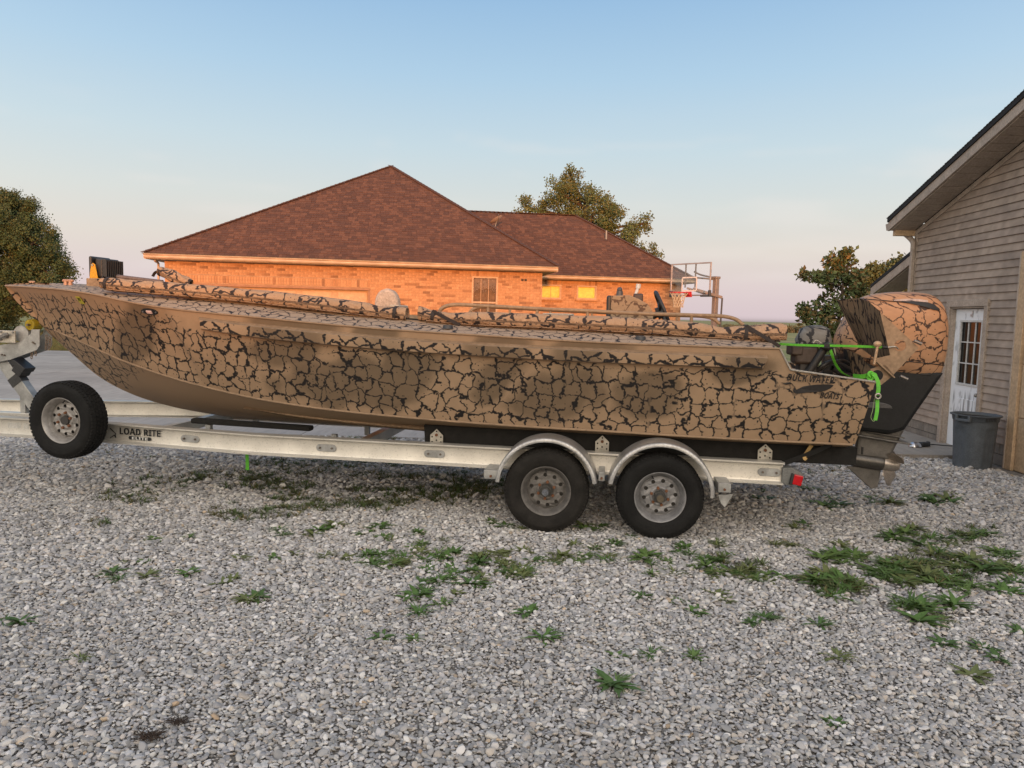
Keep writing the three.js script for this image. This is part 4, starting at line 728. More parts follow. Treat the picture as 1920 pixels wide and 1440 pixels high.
// ------------------------------------------------------------------ bin by the outbuilding door
{
  const p = ground(1822, 876), BF = new Frame(V(p.x, 0, p.z), 0.25), can = group('trash_can');
  const top = WORLD.at(1822, 776, p.z).y, Hc = top, r1 = 0.215, r2 = 0.262;
  const body = mat(rgb(84, 90, 96), 0.55, 0, { tint: 'grain', size: 0.5, bump: 0.0015, bumpSize: 0.2 });
  const n = 64, rows = []; // fluted barrel: four broad recessed panels
  for (let j = 0; j <= 20; j++) { const t = j / 20, row = []; for (let i = 0; i < n; i++) { const a = i / n * 2 * Math.PI, inset = smooth(0.35, 0.55, Math.cos(a * 4)) * smooth(0.02, 0.06, t) * (1 - smooth(0.80, 0.84, t)) * 0.013; const r = lerp(r1, r2 - 0.012, t) - inset; row.push(V(Math.cos(a) * r, 0.005 + t * Hc * 0.9, Math.sin(a) * r)); } rows.push(row); }
  mesh('barrel', [loft(rows, { closed: true, flip: true }), cyl(r1, r1 - 0.01, 0.01, n).translate(0, 0.008, 0)], body, can);
  mesh('rim', [lathe([[r2 - 0.022, Hc * 0.885], [r2 - 0.004, Hc * 0.885], [r2 + 0.004, Hc * 0.97], [r2 + 0.026, Hc * 0.975], [r2 + 0.03, Hc * 0.995], [r2 + 0.02, Hc], [r2 - 0.01, Hc - 0.003], [r2 - 0.02, Hc * 0.97], [r2 - 0.024, Hc * 0.885]], n)], body, can);
  mesh('inside', lathe([[r1 - 0.02, 0.03], [r2 - 0.03, Hc * 0.95]], n), mat([0.03, 0.03, 0.033], 0.8), can);
  for (const a of [-2.88, 0.26]) { const c = V(Math.cos(a) * r2, 0, -Math.sin(a) * r2); mesh('handle', [box(0.17, 0.035, 0.045, 0, Hc * 0.905, 0.03, 0.01), box(0.035, 0.085, 0.05, -0.08, Hc * 0.94, 0.02, 0.01), box(0.035, 0.085, 0.05, 0.08, Hc * 0.94, 0.02, 0.01)].map((g) => g.rotateY(a + Math.PI / 2).translate(c.x * 0.98, 0, c.z * 0.98)), body, can); }
  const font = await new FontLoader().loadAsync('fonts/droid/droid_sans_bold.typeface.json');
  globalThis.boldFont = font;
  const bend = (g, r) => { const q = g.attributes.position; for (let i = 0; i < q.count; i++) { const a = q.getX(i) / r, R = r + q.getZ(i); q.setXYZ(i, Math.sin(a) * R, q.getY(i), Math.cos(a) * R); } g.computeVertexNormals(); return g; };
  const tg = new TextGeometry('BRUTE', { font, size: 0.036, depth: 0.003, curveSegments: 3 }); tg.computeBoundingBox(); tg.translate(-tg.boundingBox.max.x / 2, Hc * 0.905, 0);
  mesh('lettering', bend(tg, r2 + 0.004).rotateY(-0.12), mat([0.03, 0.03, 0.032], 0.6), can);
  thing(can, BF, 'grey round plastic trash can standing before the white entry door', 'trash can');
}
// ------------------------------------------------------------------ things on the apron
{
  const p = ground(1722, 838, 0.06), BF = new Frame(V(p.x, 0.062, p.z), 0.3), t = group('work_lamp');
  const chrome = mat([0.6, 0.6, 0.62], 0.25, 0.9), blk = mat([0.03, 0.03, 0.032], 0.6);
  mesh('reflector', [new THREE.SphereGeometry(0.085, 24, 12, 0, 6.283, 0, 1.5).scale(1.15, 0.9, 0.9).translate(-0.06, 0, 0)], chrome, t);
  mesh('grip', [box(0.16, 0.06, 0.09, 0.1, 0.035, 0, 0.02), box(0.05, 0.07, 0.06, 0.17, 0.04, 0, 0.02)], blk, t);
  mesh('cord', tube([V(0.19, 0.02, 0), V(0.35, 0.008, -0.1), V(0.55, 0.008, 0.05), V(0.75, 0.008, 0.02)], 0.007), blk, t);
  thing(t, BF, 'small chrome and black lamp with a cord lying on the apron', 'lamp');
}
// ------------------------------------------------------------------ boat (frame: x towards the stern, z towards the camera, 0 at the near tyre faces)
const bO = ground(1022, 1000);
const BF = new Frame(V(bO.x, 0, bO.z), -7.5 * DEG);
const B = (u, v, z) => BF.at(u, v, z);
const ZC = -1.24, BEAM = 1.2, boat = group('duck_boat');
// bow end, gunwale and chine traced from the photograph; distance out from the keel plane comes from the beam of the boat
const bowTip = B(9, 535, ZC);
const sheerZ = (x) => ZC + BEAM * (1 - (1 - clamp((x - bowTip.x) / 3.7)) ** 2.3);
const stem = B(74, 606, ZC);
const chineZ = (x) => ZC + 1.02 * (1 - (1 - clamp((x - stem.x) / 3.9)) ** 2.0);
function solve(u, v, zf) { let z = -0.3, p; for (let i = 0; i < 30; i++) { p = B(u, v, z); z = lerp(z, zf(p.x), 0.7); } return B(u, v, zf(p.x)); }
function sampler(pts) { // monotone x -> (y, z) by smooth interpolation
  const c = new THREE.CatmullRomCurve3(pts, false, 'centripetal'), N = 400, P = Array.from({ length: N + 1 }, (_, i) => c.getPoint(i / N));
  return (x) => { let i = P.findIndex((p) => p.x > x); if (i < 0) return P[N].clone(); if (i === 0) return P[0].clone(); const a = P[i - 1], b = P[i]; return a.clone().lerp(b, clamp((x - a.x) / (b.x - a.x || 1e-6))); };
}
const sheerPts = [bowTip, ...[[60, 538], [120, 543], [175, 551], [240, 565], [300, 575], [375, 584], [460, 592], [560, 602], [720, 616], [920, 629], [1100, 640], [1280, 647], [1462, 653]].map(([u, v]) => solve(u, v, sheerZ))];
const chinePts = [stem, ...[[110, 622], [150, 639], [220, 671], [262, 687], [325, 708], [400, 728], [480, 746], [610, 766], [800, 785], [960, 797], [1130, 807], [1360, 821], [1603, 833]].map(([u, v]) => solve(u, v, chineZ))];
const keelPts = [stem, ...[[90, 623], [135, 663], [187, 707], [250, 740], [325, 763], [400, 777], [450, 784]].map(([u, v]) => B(u, v, ZC))];
{ const e = chinePts[chinePts.length - 1], k = keelPts[keelPts.length - 1]; keelPts.push(V(lerp(k.x, e.x, 0.3), k.y - 0.02, ZC), V(lerp(k.x, e.x, 0.65), k.y - 0.03, ZC), V(e.x, Math.min(k.y - 0.03, e.y - 0.06), ZC)); }
const sheer = sampler(sheerPts), chine = sampler(chinePts), keel = sampler(keelPts);
const xS0 = bowTip.x, xS1 = sheerPts[sheerPts.length - 1].x, xC0 = stem.x, xC1 = chinePts[chinePts.length - 1].x;
const trTop0 = B(1482, 693, sheer(xS1).z - 0.01), trTop1 = B(1641, 716, sheer(xS1).z - 0.03), trBot = chinePts[chinePts.length - 1];
// top edge of the side: gunwale, then the step down over the low stern
const topEdge = (s) => { // s 0..1 over the side's length
  const total = trTop1.x - xS0, x = xS0 + s * total;
  if (x <= xS1) return sheer(x);
  if (x <= trTop0.x) return sheerPts[sheerPts.length - 1].clone().lerp(trTop0, (x - xS1) / (trTop0.x - xS1));
  return trTop0.clone().lerp(trTop1, (x - trTop0.x) / (trTop1.x - trTop0.x));
};
const mirror = (p) => V(p.x, p.y, 2 * ZC - p.z);
const NS = 150, NV = 8, sideRows = [];
for (let i = 0; i <= NS; i++) {
  const s = i / NS, t = topEdge(s), c = chine(xC0 + s * (xC1 - xC0)), row = [];
  for (let j = 0; j <= NV; j++) { const f = j / NV, p = t.clone().lerp(c, f); p.z += 0.035 * Math.sin(Math.PI * f) * (s < 0.3 ? -1.2 : 0.6); row.push(p); }
  sideRows.push(row);
}
const sideUV = (i, j, a, cu, p) => [(p.x - xS0) / SIDE_L, (sheer(Math.min(p.x, xS1)).y - p.y) / SIDE_H];
mesh('hull_side', loft(sideRows, { uv: sideUV, flip: true }), hullPaint, boat);
mesh('hull_side', loft(sideRows.map((r) => r.map(mirror)), { uv: sideUV }), hullPaint, boat);
// outward position of the near side at a given length and height, read from the built rows
function sideZ(x, y) { let best = null, bd = 1e9; for (let i = 0; i <= NS; i++) for (let j = 0; j <= NV; j++) { const p = sideRows[i][j], d = (p.x - x) ** 2 + 4 * (p.y - y) ** 2; if (d < bd) { bd = d; best = [i, j]; } }
  const [i, j] = best; let sw = 0, sz = 0; for (let a = Math.max(0, i - 1); a <= Math.min(NS, i + 1); a++) for (let b = Math.max(0, j - 1); b <= Math.min(NV, j + 1); b++) { const p = sideRows[a][b], w = 1 / ((p.x - x) ** 2 + (p.y - y) ** 2 + 1e-5); sw += w; sz += w * p.z; } return sz / sw; }
// bottom: chine flat and vee to the keel
const botRows = [];
for (let i = 0; i <= NS; i++) {
  const s = i / NS, c = chine(xC0 + s * (xC1 - xC0)), k = keel(xC0 + s * (xC1 - xC0)); k.z = ZC; const row = [];
  for (let j = 0; j <= 10; j++) { const f = j / 10, p = c.clone().lerp(k, f); p.y -= 0.07 * Math.sin(Math.PI * f) * smooth(0.02, 0.25, s) * (1 - 0.6 * smooth(0.3, 0.7, s)); row.push(p); }
  botRows.push(row);
}
const botUV = (i, j, a, cu, p) => [(p.x - xS0) / SIDE_L, a / 1.4];
mesh('hull_bottom', [loft(botRows, { uv: botUV, flip: true }), loft(botRows.map((r) => r.map(mirror)), { uv: botUV })], bottomPaint, boat);
// chine rail and lifting strake
mesh('chine_rail', [tube(Array.from({ length: 30 }, (_, i) => chine(lerp(xC0 + 0.3, xC1 - 0.02, i / 29)).add(V(0, -0.004, 0.004))), 0.011, 120, 6)], tanPaint, boat);
const stA = B(455, 766, -0.62), stPts = [[455, 766], [560, 779], [680, 792], [798, 803]].map(([u, v]) => B(u, v, -0.55));
mesh('lifting_strake', loft(Array.from({ length: 24 }, (_, i) => { const c = curve(stPts).getPoint(i / 23), w = 0.028 * smooth(-0.02, 0.4, i / 23); return [c.clone().add(V(0, 0.02, -0.1)), c.clone().add(V(0, w * 0.4, 0)), c.clone().add(V(0, -w, 0)), c.clone().add(V(0, -w * 0.6, -0.12))]; })), tanPaint, boat);
// transom
const kS = keel(xC1); kS.z = ZC;
mesh('transom', [loft([[trTop1, trTop1.clone().setZ(ZC), mirror(trTop1)], [trBot, V(trBot.x, kS.y, ZC), mirror(trBot)]])], hullPaint, boat);
// raised rail along the side: sloping upper face, upright lower face with stencil
const rz = (x, out) => sheer(x).z + out;
const railPt = (list, out) => list.map(([u, v]) => { let p = B(u, v, -0.05); for (let i = 0; i < 12; i++) p = B(u, v, sheer(p.x).z - 0.02 + out); return p; });
const rU = railPt([[372, 593], [480, 606], [610, 618], [720, 629], [900, 641], [1080, 650], [1260, 658], [1438, 665]], 0.0), rM = railPt([[374, 600], [480, 613], [610, 626], [720, 636], [900, 648], [1080, 657], [1260, 665], [1440, 672]], 0.075), rL = railPt([[376, 616], [480, 632], [610, 645], [720, 655], [900, 667], [1080, 677], [1260, 684], [1430, 691]], 0.065), rI = railPt([[378, 618], [480, 634], [610, 647], [720, 657], [900, 669], [1080, 679], [1260, 686], [1430, 693]], -0.03);
const cv = (l) => { const c = curve(l); return Array.from({ length: 61 }, (_, i) => c.getPoint(i / 60)); };
const [cU, cM, cL, cI] = [rU, rM, rL, rI].map(cv);
const rib = (x, k) => x; 
const ridgeRows = cU.map((p, i) => { const m = cM[i], q = p.clone().lerp(m, 0.42).add(V(0, 0, 0.004)), q2 = p.clone().lerp(m, 0.52).add(V(0, 0, -0.004)); return [p, q, q2, m]; });
const sideRail = mesh('side_rail', [toCreasedNormals(loft(ridgeRows, { flip: true }), 0.4), loft(cL.map((p, i) => [p, cI[i]]), { flip: true })], tanPaint, boat);
mesh('rail_face', loft(cM.map((p, i) => [p, p.clone().lerp(cL[i], 0.5).add(V(0, 0, 0.004)), cL[i]]), { flip: true, uv: (i, j, a, cu, p) => [(p.x - xS0) / SIDE_L, a / 0.12] }), stripPaint, sideRail);
mesh('rail_end', [cU.length - 1, 0].map((i) => loft([[cU[i], cM[i]], [cI[i], cL[i]]])), tanPaint, sideRail);
// rubbing edge along the gunwale
mesh('gunwale_edge', tube(Array.from({ length: 40 }, (_, i) => sheer(lerp(xS0 + 0.02, xS1, i / 39)).add(V(0, -0.004, 0.002))), 0.009, 160, 6), tanPaint, boat);
// deck: foredeck and side decks, crowned towards the middle
const inPx = [[60, 534], [120, 534], [195, 540], [260, 549], [360, 560], [460, 571], [560, 583], [710, 597], [895, 612], [1080, 621], [1195, 627], [1305, 633], [1440, 641]];
const inner = sampler(inPx.map(([u, v]) => { let p = B(u, v, -0.5); for (let i = 0; i < 20; i++) { const z = Math.max(ZC + 0.02, sheerZ(p.x) - 0.34); p = B(u, v, z); } return p; }));
const deckRows = [], xD1 = xS1 - 0.02, xFore = B(300, 570, ZC).x;
for (let i = 0; i <= 90; i++) {
  const x = lerp(xS0 + 0.01, xD1, i / 90), a = sheer(x), b = inner(x); b.x = x; b.z = Math.max(ZC, a.z - 0.34); b.y = Math.max(b.y, a.y + 0.01);
  if (a.z - ZC < 0.36) { b.z = ZC; b.y = a.y + 0.03 * clamp((a.z - ZC) / 0.3); }
  deckRows.push([a, a.clone().lerp(b, 0.35).add(V(0, 0.006, 0)), a.clone().lerp(b, 0.7).add(V(0, 0.006, 0)), b]);
}
const deckUV = (i, j, a, cu, p) => [p.x, a];
mesh('side_deck', [loft(deckRows, { uv: deckUV, flip: false })], deckPaint, boat);
mesh('side_deck', [loft(deckRows.map((r) => r.map(mirror)), { uv: deckUV, flip: true })], deckPaint, boat);
const foreRows = deckRows.filter((r) => r[3].x < xFore + 0.1).map((r) => [r[3], V(r[3].x, r[3].y + 0.02, ZC), mirror(r[3])]);
mesh('foredeck', loft(foreRows, { uv: deckUV }), deckPaint, boat);
const floorY = (x) => Math.max(0.98, chine(x).y + 0.12);
const cockRows = deckRows.filter((r) => r[3].x >= xFore - 0.1);
mesh('coaming', [cockRows, cockRows.map((r) => r.map(mirror))].map((R) => loft(R.map((r) => { const b = r[3], s = Math.sign(b.z - ZC) || 1; return [b, b.clone().add(V(0, 0.025, -0.02 * s)), V(b.x, Math.max(b.y - 0.5, floorY(b.x) - 0.01), b.z - 0.04 * s)]; }))), tanPaint, boat);
mesh('cockpit_floor', loft(cockRows.map((r) => [r[3].clone().setY(floorY(r[3].x)), mirror(r[3]).setY(floorY(r[3].x))])), tanPaint, boat);
mesh('bulkhead', [loft([[cockRows[0][3], mirror(cockRows[0][3])], [cockRows[0][3].clone().setY(floorY(cockRows[0][3].x)), mirror(cockRows[0][3]).setY(floorY(cockRows[0][3].x))]]), loft([[cockRows[cockRows.length - 1][3].clone().add(V(0, -0.12, 0)), mirror(cockRows[cockRows.length - 1][3]).add(V(0, -0.12, 0))], [cockRows[cockRows.length - 1][3].clone().setY(0.98), mirror(cockRows[cockRows.length - 1][3]).setY(0.98)]])], tanPaint, boat);
// low stern deck and inner side by the motors
const sd = [sheerPts[sheerPts.length - 1], trTop0, trTop1];
mesh('stern_deck', [loft([[trTop0.clone().add(V(0.0, -0.06, -0.01)), mirror(trTop0).add(V(0, -0.06, 0.01))], [trTop1.clone().add(V(-0.02, -0.06, -0.01)), mirror(trTop1).add(V(-0.02, -0.06, 0.01))]])], tanPaint, boat);
mesh('stern_cap', [bar(trTop0, trTop1, 0.03, 0.014, 0.004), bar(mirror(trTop0), mirror(trTop1), 0.03, 0.014, 0.004), bar(sd[0], trTop0, 0.02, 0.012, 0.003)], mat([0.42, 0.38, 0.33], 0.5, 0.3, { tint: 'grain', bump: 0.004, bumpSize: 0.1 }), boat);
// cleats, deck plugs, side lamp, sticker
const cleat = (p, s = 1) => [new THREE.CapsuleGeometry(0.016 * s, 0.09 * s, 4, 8).rotateZ(Math.PI / 2).translate(p.x, p.y + 0.055 * s, p.z), cyl(0.016 * s, 0.024 * s, 0.05 * s, 10).translate(p.x - 0.025 * s, p.y + 0.028 * s, p.z), cyl(0.016 * s, 0.024 * s, 0.05 * s, 10).translate(p.x + 0.025 * s, p.y + 0.028 * s, p.z)];
{ const c = B(128, 537, ZC + 0.25); mesh('bow_cleat', cleat(c, 1.05), mat(rgb(190, 140, 110), 0.45, 0.3), boat); const d = B(60, 534, ZC - 0.1); mesh('bow_eye', cleat(d, 0.6), mat(rgb(190, 150, 120), 0.5, 0.3), boat); }
for (const [u, v] of [[840, 613], [1201, 634]]) { const p = B(u, v, -0.18); mesh('deck_plug', cyl(0.04, 0.046, 0.03, 24).translate(p.x, p.y, -0.18), mat([0.035, 0.038, 0.045], 0.5), boat); }
{
  const fontB = globalThis.boldFont, sPt = (u, v, out) => { let p = B(u, v, -0.3); for (let i = 0; i < 20; i++) p = B(u, v, sideZ(p.x, p.y) + out); return p; };
  // place flat artwork on the hull side: basis from neighbouring pixels
  const onSide = (u, v, out) => { const o = sPt(u, v, out), ax = sPt(u + 12, v + 0.9, out).sub(o).normalize(), up = sPt(u, v - 12, out).sub(o).normalize(), n = ax.clone().cross(up).normalize(), y = n.clone().cross(ax); return new THREE.Matrix4().makeBasis(ax, y, n).setPosition(o); };
  const lamp = onSide(281, 584, 0.012), blk = mat([0.02, 0.02, 0.022], 0.35);
  const lp = mesh('side_lamp', [cyl(1, 1, 0.014, 32).rotateX(Math.PI / 2).scale(0.095, 0.032, 1).applyMatrix4(lamp)], blk, boat);
  mesh('lamp_lens', [box(0.062, 0.032, 0.012, 0, 0, 0.01, 0.005).applyMatrix4(lamp)], mat(rgb(226, 196, 190), 0.2), lp);
  mesh('lamp_screw', [-0.074, 0.074].map((x) => cyl(0.007, 0.007, 0.006, 10).rotateX(Math.PI / 2).translate(x, 0, 0.01).applyMatrix4(lamp)), mat([0.6, 0.6, 0.6], 0.3, 0.9), lp);
  const st = onSide(150, 563, 0.014);
  const stk = mesh('registration_sticker', box(0.075, 0.085, 0.002, 0, 0, 0, 0).applyMatrix4(st), mat(rgb(186, 178, 40), 0.5), boat);
  const wrt = (txt, size, m, depth = 0.003, shear = 0) => { const g = new TextGeometry(txt, { font: fontB, size, depth, curveSegments: 4 }); if (shear) g.applyMatrix4(new THREE.Matrix4().set(1, shear, 0, 0, 0, 1, 0, 0, 0, 0, 1, 0, 0, 0, 0, 1)); g.computeBoundingBox(); return g; };
  mesh('sticker_number', wrt('23', 0.032).translate(-0.025, 0.0, 0.002).applyMatrix4(st), mat(rgb(60, 70, 20), 0.6), stk);
  // maker's name sprayed on the stern quarter
  const ink = mat(rgb(40, 35, 34), 0.6), m1 = onSide(1474, 713, 0.008), m2 = onSide(1536, 746, 0.008), m0 = onSide(1462, 716, 0.003);
  const sc = B(1574, 725, -0.08).x - B(1474, 713, -0.08).x;
  const t1 = wrt('DUCK WATER', 0.056, null, 0.002, 0.22), k1 = (sc * 0.86) / t1.boundingBox.max.x; t1.scale(k1, 1, 1);
  const t2 = wrt('BOATS', 0.05, null, 0.002, 0.22), k2 = (sc * 0.37) / t2.boundingBox.max.x; t2.scale(k2, 1, 1);
  mesh('lettering', [t1.applyMatrix4(m1), t2.applyMatrix4(m2)], ink, boat);
  const q = (u, v) => { const p = sPt(u, v, 0.006); return [p.x, p.y]; };
  const zq = sPt(1510, 728, 0.008).z, zq2 = sPt(1510, 728, 0.008);
  const sw = (pts) => { const s = new THREE.Shape(); const P = pts.map(([u, v]) => sPt(u, v, 0.006)); s.moveTo(P[0].x, P[0].y); s.splineThru(P.slice(1).map((p) => new THREE.Vector2(p.x, p.y))); const g = new THREE.ExtrudeGeometry(s, { depth: 0.004, bevelEnabled: false, curveSegments: 24 }); const a = g.attributes.position; for (let i = 0; i < a.count; i++) a.setZ(i, sideZ(a.getX(i), a.getY(i)) + 0.008 + a.getZ(i)); g.computeVertexNormals(); return g; };
  mesh('duck_emblem', [sw([[1463, 716], [1473, 721], [1484, 720], [1490, 724], [1487, 733], [1494, 738], [1512, 736], [1545, 733], [1562, 722], [1535, 721], [1508, 724], [1494, 730], [1490, 726], [1482, 717], [1470, 718], [1463, 716]])], ink, boat);
}
// grab rail on both sides of the cockpit
for (const [z, near] of [[-0.52, 1], [2 * ZC + 0.52, 0]]) {
  const pts = [[822, 590], [826, 581], [840, 573], [915, 574], [1007, 579], [1102, 583], [1200, 588], [1300, 591], [1362, 594], [1382, 600], [1394, 610]].map(([u, v]) => B(u, v, -0.52)); pts.forEach((p) => { p.z = z; });
  const rail = mesh('grab_rail', tube(pts, 0.017, 160, 10), tanPaint, boat);
  for (const u of [915, 1007, 1102, 1200, 1297]) { const p = B(u, 586, -0.52), c = curve(pts), t = pts.reduce((a, q) => (Math.abs(q.x - p.x) < Math.abs(a.x - p.x) ? q : a)); mesh('stanchion', rod(V(p.x, t.y - 0.16, z), V(p.x, t.y, z), 0.014, 10), tanPaint, rail); }
}
// steering console with screen, wheel and small fittings
{
  const zc = ZC + 0.05, wz = 0.42, P = (u, v) => { const p = B(u, v, zc + wz / 2); return [p.x, p.y]; };
  const prof = [[1146, 625], [1147, 556], [1180, 555], [1197, 562], [1214, 572], [1222, 585], [1226, 625]].map(([u, v]) => P(u, v));
  const con = mesh('console', extrude(prof, zc - wz / 2, wz, 0.008), new THREE.MeshPhysicalMaterial({ ...paintO, map: rep(crackSheet(256, 256, 0.6, 0.6, 0.16, 0.009, TAN, [92, 70, 56], 7), 0.6, 0.6) }), boat);
  const s = P(1142, 572); mesh('instrument_box', [box(0.05, 0.3, wz * 0.9, s[0], s[1] - 0.06, zc, 0.02)], mat([0.02, 0.02, 0.025], 0.4), con);
  const w = P(1236, 578), wheel = new THREE.TorusGeometry(0.19, 0.017, 10, 40).rotateY(Math.PI / 2).rotateZ(0.42).translate(w[0] + 0.05, w[1] - 0.02, zc);
  const hub = V(w[0] + 0.02, w[1] - 0.04, zc);
  mesh('steering_wheel', [wheel, ...[0.5, 2.6, 4.71].map((a) => rod(hub, V(0, Math.sin(a) * 0.18, Math.cos(a) * 0.18).applyAxisAngle(V(0, 0, 1), 0.42).add(V(w[0] + 0.05, w[1] - 0.02, zc)), 0.014)), cyl(0.05, 0.06, 0.06, 20).rotateZ(-1.15).translate(hub.x, hub.y, hub.z), rod(hub, V(hub.x - 0.14, hub.y - 0.08, zc), 0.03)], mat([0.025, 0.025, 0.027], 0.5), con);
  const a = P(1162, 555), b = P(1197, 562);
  mesh('camera_puck', [cyl(0.028, 0.034, 0.05, 16).translate(a[0], a[1] + 0.03, zc), new THREE.SphereGeometry(0.026, 14, 10).translate(a[0], a[1] + 0.065, zc)], mat([0.08, 0.07, 0.07], 0.4), con);
  mesh('throttle', [box(0.09, 0.08, 0.07, b[0], b[1] + 0.02, zc + 0.1, 0.015).rotateZ(0)], mat([0.05, 0.03, 0.03], 0.5), con);
  mesh('throttle_handle', [rod(V(b[0] - 0.03, b[1] + 0.03, zc + 0.1), V(b[0] - 0.005, b[1] + 0.11, zc + 0.1), 0.014), rod(V(b[0] - 0.004, b[1] + 0.11, zc + 0.1), V(b[0], b[1] + 0.15, zc + 0.1), 0.022)], mat([0.7, 0.68, 0.66], 0.4), con);
}
// folded trim plates on the stern
{
  const zN = ZC + 0.95;
  for (const [outline, hole, wingPts, whole] of [
    [[[1650, 585], [1686, 618], [1723, 652], [1702, 674], [1672, 706], [1641, 672], [1669, 666]], [1688, 648, 0.045], [[1650, 585, 0], [1628, 566, 0.2], [1610, 559, 0.36], [1568, 562, 0.66], [1590, 606, 0.66], [1613, 652, 0.66], [1640, 672, 0.3], [1669, 666, 0]], 0],
    [[[1632, 692], [1660, 684], [1676, 703], [1652, 722], [1632, 716]], [1645, 704, 0.045], [[1632, 692, 0], [1612, 666, 0.14], [1588, 656, 0.3], [1594, 682, 0.3], [1600, 712, 0.28], [1632, 716, 0]], 1]]) {
    const tp = group('trim_plate', boat), P = (u, v, d) => B(u, v, zN - d);
    const hp = P(hole[0], hole[1], 0);
    mesh('plate', extrude(outline.map(([u, v]) => { const p = P(u, v, 0); return [p.x, p.y]; }), zN - 0.006, 0.006, 0, [[hp.x, hp.y, hole[2]]]), tanPaint, tp);
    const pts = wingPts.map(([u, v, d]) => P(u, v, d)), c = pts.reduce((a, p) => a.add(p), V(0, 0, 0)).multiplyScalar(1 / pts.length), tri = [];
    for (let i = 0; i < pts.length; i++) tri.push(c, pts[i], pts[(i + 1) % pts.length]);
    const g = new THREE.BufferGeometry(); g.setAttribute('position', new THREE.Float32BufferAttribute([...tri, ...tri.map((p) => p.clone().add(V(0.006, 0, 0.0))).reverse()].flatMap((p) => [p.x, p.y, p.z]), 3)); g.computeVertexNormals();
    mesh('folded_wing', g, shadeToneCamo, tp);
    const bo = whole ? P(1692, 708, 0) : P(1718, 642, 0); mesh('hinge_pin', rod(V(bo.x - 0.02, bo.y + 0.012, zN + 0.01), V(bo.x + 0.035, bo.y - 0.012, zN + 0.015), 0.013), mat([0.25, 0.22, 0.2], 0.4, 0.8), tp);
  }
  const a = B(1645, 650, zN + 0.05), b = B(1639, 683, zN + 0.05), h = B(1640, 640, zN);
  mesh('hanger_rod', [rod(a, b, 0.012), new THREE.SphereGeometry(0.03, 14, 10).scale(1.1, 0.9, 0.6).translate(a.x, a.y + 0.02, a.z)], mat(rgb(180, 150, 120), 0.4, 0.3), boat);
  const hg = [B(1672, 704, zN), B(1690, 690, zN)];
  mesh('hinge_bar', bar(B(1641, 676, zN + 0.015), B(1676, 708, zN + 0.015), 0.05, 0.012, 0.003), tanPaint, boat);
}
thing(boat, BF, 'long tan boat painted with black mud-crack camouflage resting on the trailer', 'boat');
// ------------------------------------------------------------------ trailer
const boldFont2 = globalThis.boldFont;
const textG = (t, size, depth = 0.002, shear = 0) => { const g = new TextGeometry(t, { font: boldFont2, size, depth, curveSegments: 4 }); if (shear) g.applyMatrix4(new THREE.Matrix4().set(1, shear, 0, 0, 0, 1, 0, 0, 0, 0, 1, 0, 0, 0, 0, 1)); g.computeBoundingBox(); return g; };
const trailer = group('boat_trailer');
const aluTex = dataTex(512, 256, (i, j, u, v) => { const s = fbm(u * 110, v * 60, 2, 110, 60), m = fbm(u * 7, v * 4, 4, 7, 4), p = smooth(0.70, 0.82, s) * 26, n = 214 + 34 * (m - 0.5) - p; return [n, n * 0.985, n * 0.955]; });
const aluM = new THREE.MeshPhysicalMaterial({ map: rep(aluTex, 1.1, 0.55), roughness: 0.42, metalness: 0.55, side: THREE.DoubleSide, bumpMap: rep(bumpMap, 0.1), bumpScale: 0.0006 });
aluM.color.setRGB(0.86, 0.84, 0.80);
const galv = mat([0.46, 0.46, 0.45], 0.5, 0.55, { tint: 'blotch', size: 0.4 }), darkSteel = mat([0.06, 0.055, 0.05], 0.6, 0.4), rust = mat(rgb(128, 86, 60), 0.85, 0.2, { tint: 'blotch', size: 0.1 }), bolt = mat([0.2, 0.16, 0.13], 0.5, 0.7), blackCarpet = mat([0.022, 0.02, 0.018], 1, 0, { tint: 'blotch', size: 0.4, bump: 0.006, bumpSize: 0.05 });
const ZB = -0.30;
// main rails: I-beams, straight under the boat and drawn in towards the tongue
const beamPx = [[-160, 800, -0.75], [0, 815.5, -0.52], [212, 829, -0.36], [480, 851, ZB], [955, 878, ZB], [1466, 907, ZB]];
const beamLow = beamPx.map(([u, v, z]) => B(u, v, z)), BH = 0.185;
function iBeam(pts, out) { // out: +1 flanges towards the camera side
  const prof = [[0.0, 0.0], [0.055, 0.0], [0.055, 0.012], [0.008, 0.02], [0.004, 0.03], [0.004, BH - 0.032], [0.01, BH - 0.024], [0.03, BH - 0.02], [0.03, BH - 0.014], [0.055, BH - 0.012], [0.055, BH], [-0.055, BH], [-0.055, BH - 0.012], [-0.004, BH - 0.02], [-0.004, 0.02], [-0.055, 0.012], [-0.055, 0]];
  const c = pts.map((p) => p);
  const g = loft(c.map((p) => prof.map(([z, y]) => V(p.x, p.y + y, p.z + z))), { closed: true });
  const cap = extrude(prof, 0, 0.004).rotateY(Math.PI / 2).rotateY(Math.PI).scale(1, 1, -1);
  return [toCreasedNormals(g, 0.4)];
}
const web = (x) => { const i = beamLow.findIndex((p) => p.x > x), a = beamLow[Math.max(0, i - 1)], b = beamLow[i < 0 ? beamLow.length - 1 : Math.max(1, i)]; return a.clone().lerp(b, (x - a.x) / (b.x - a.x)); };
const rail = mesh('frame_rail', iBeam(beamLow, 1), aluM, trailer);
mesh('frame_rail', iBeam(beamLow.map(mirror), -1), aluM, trailer);
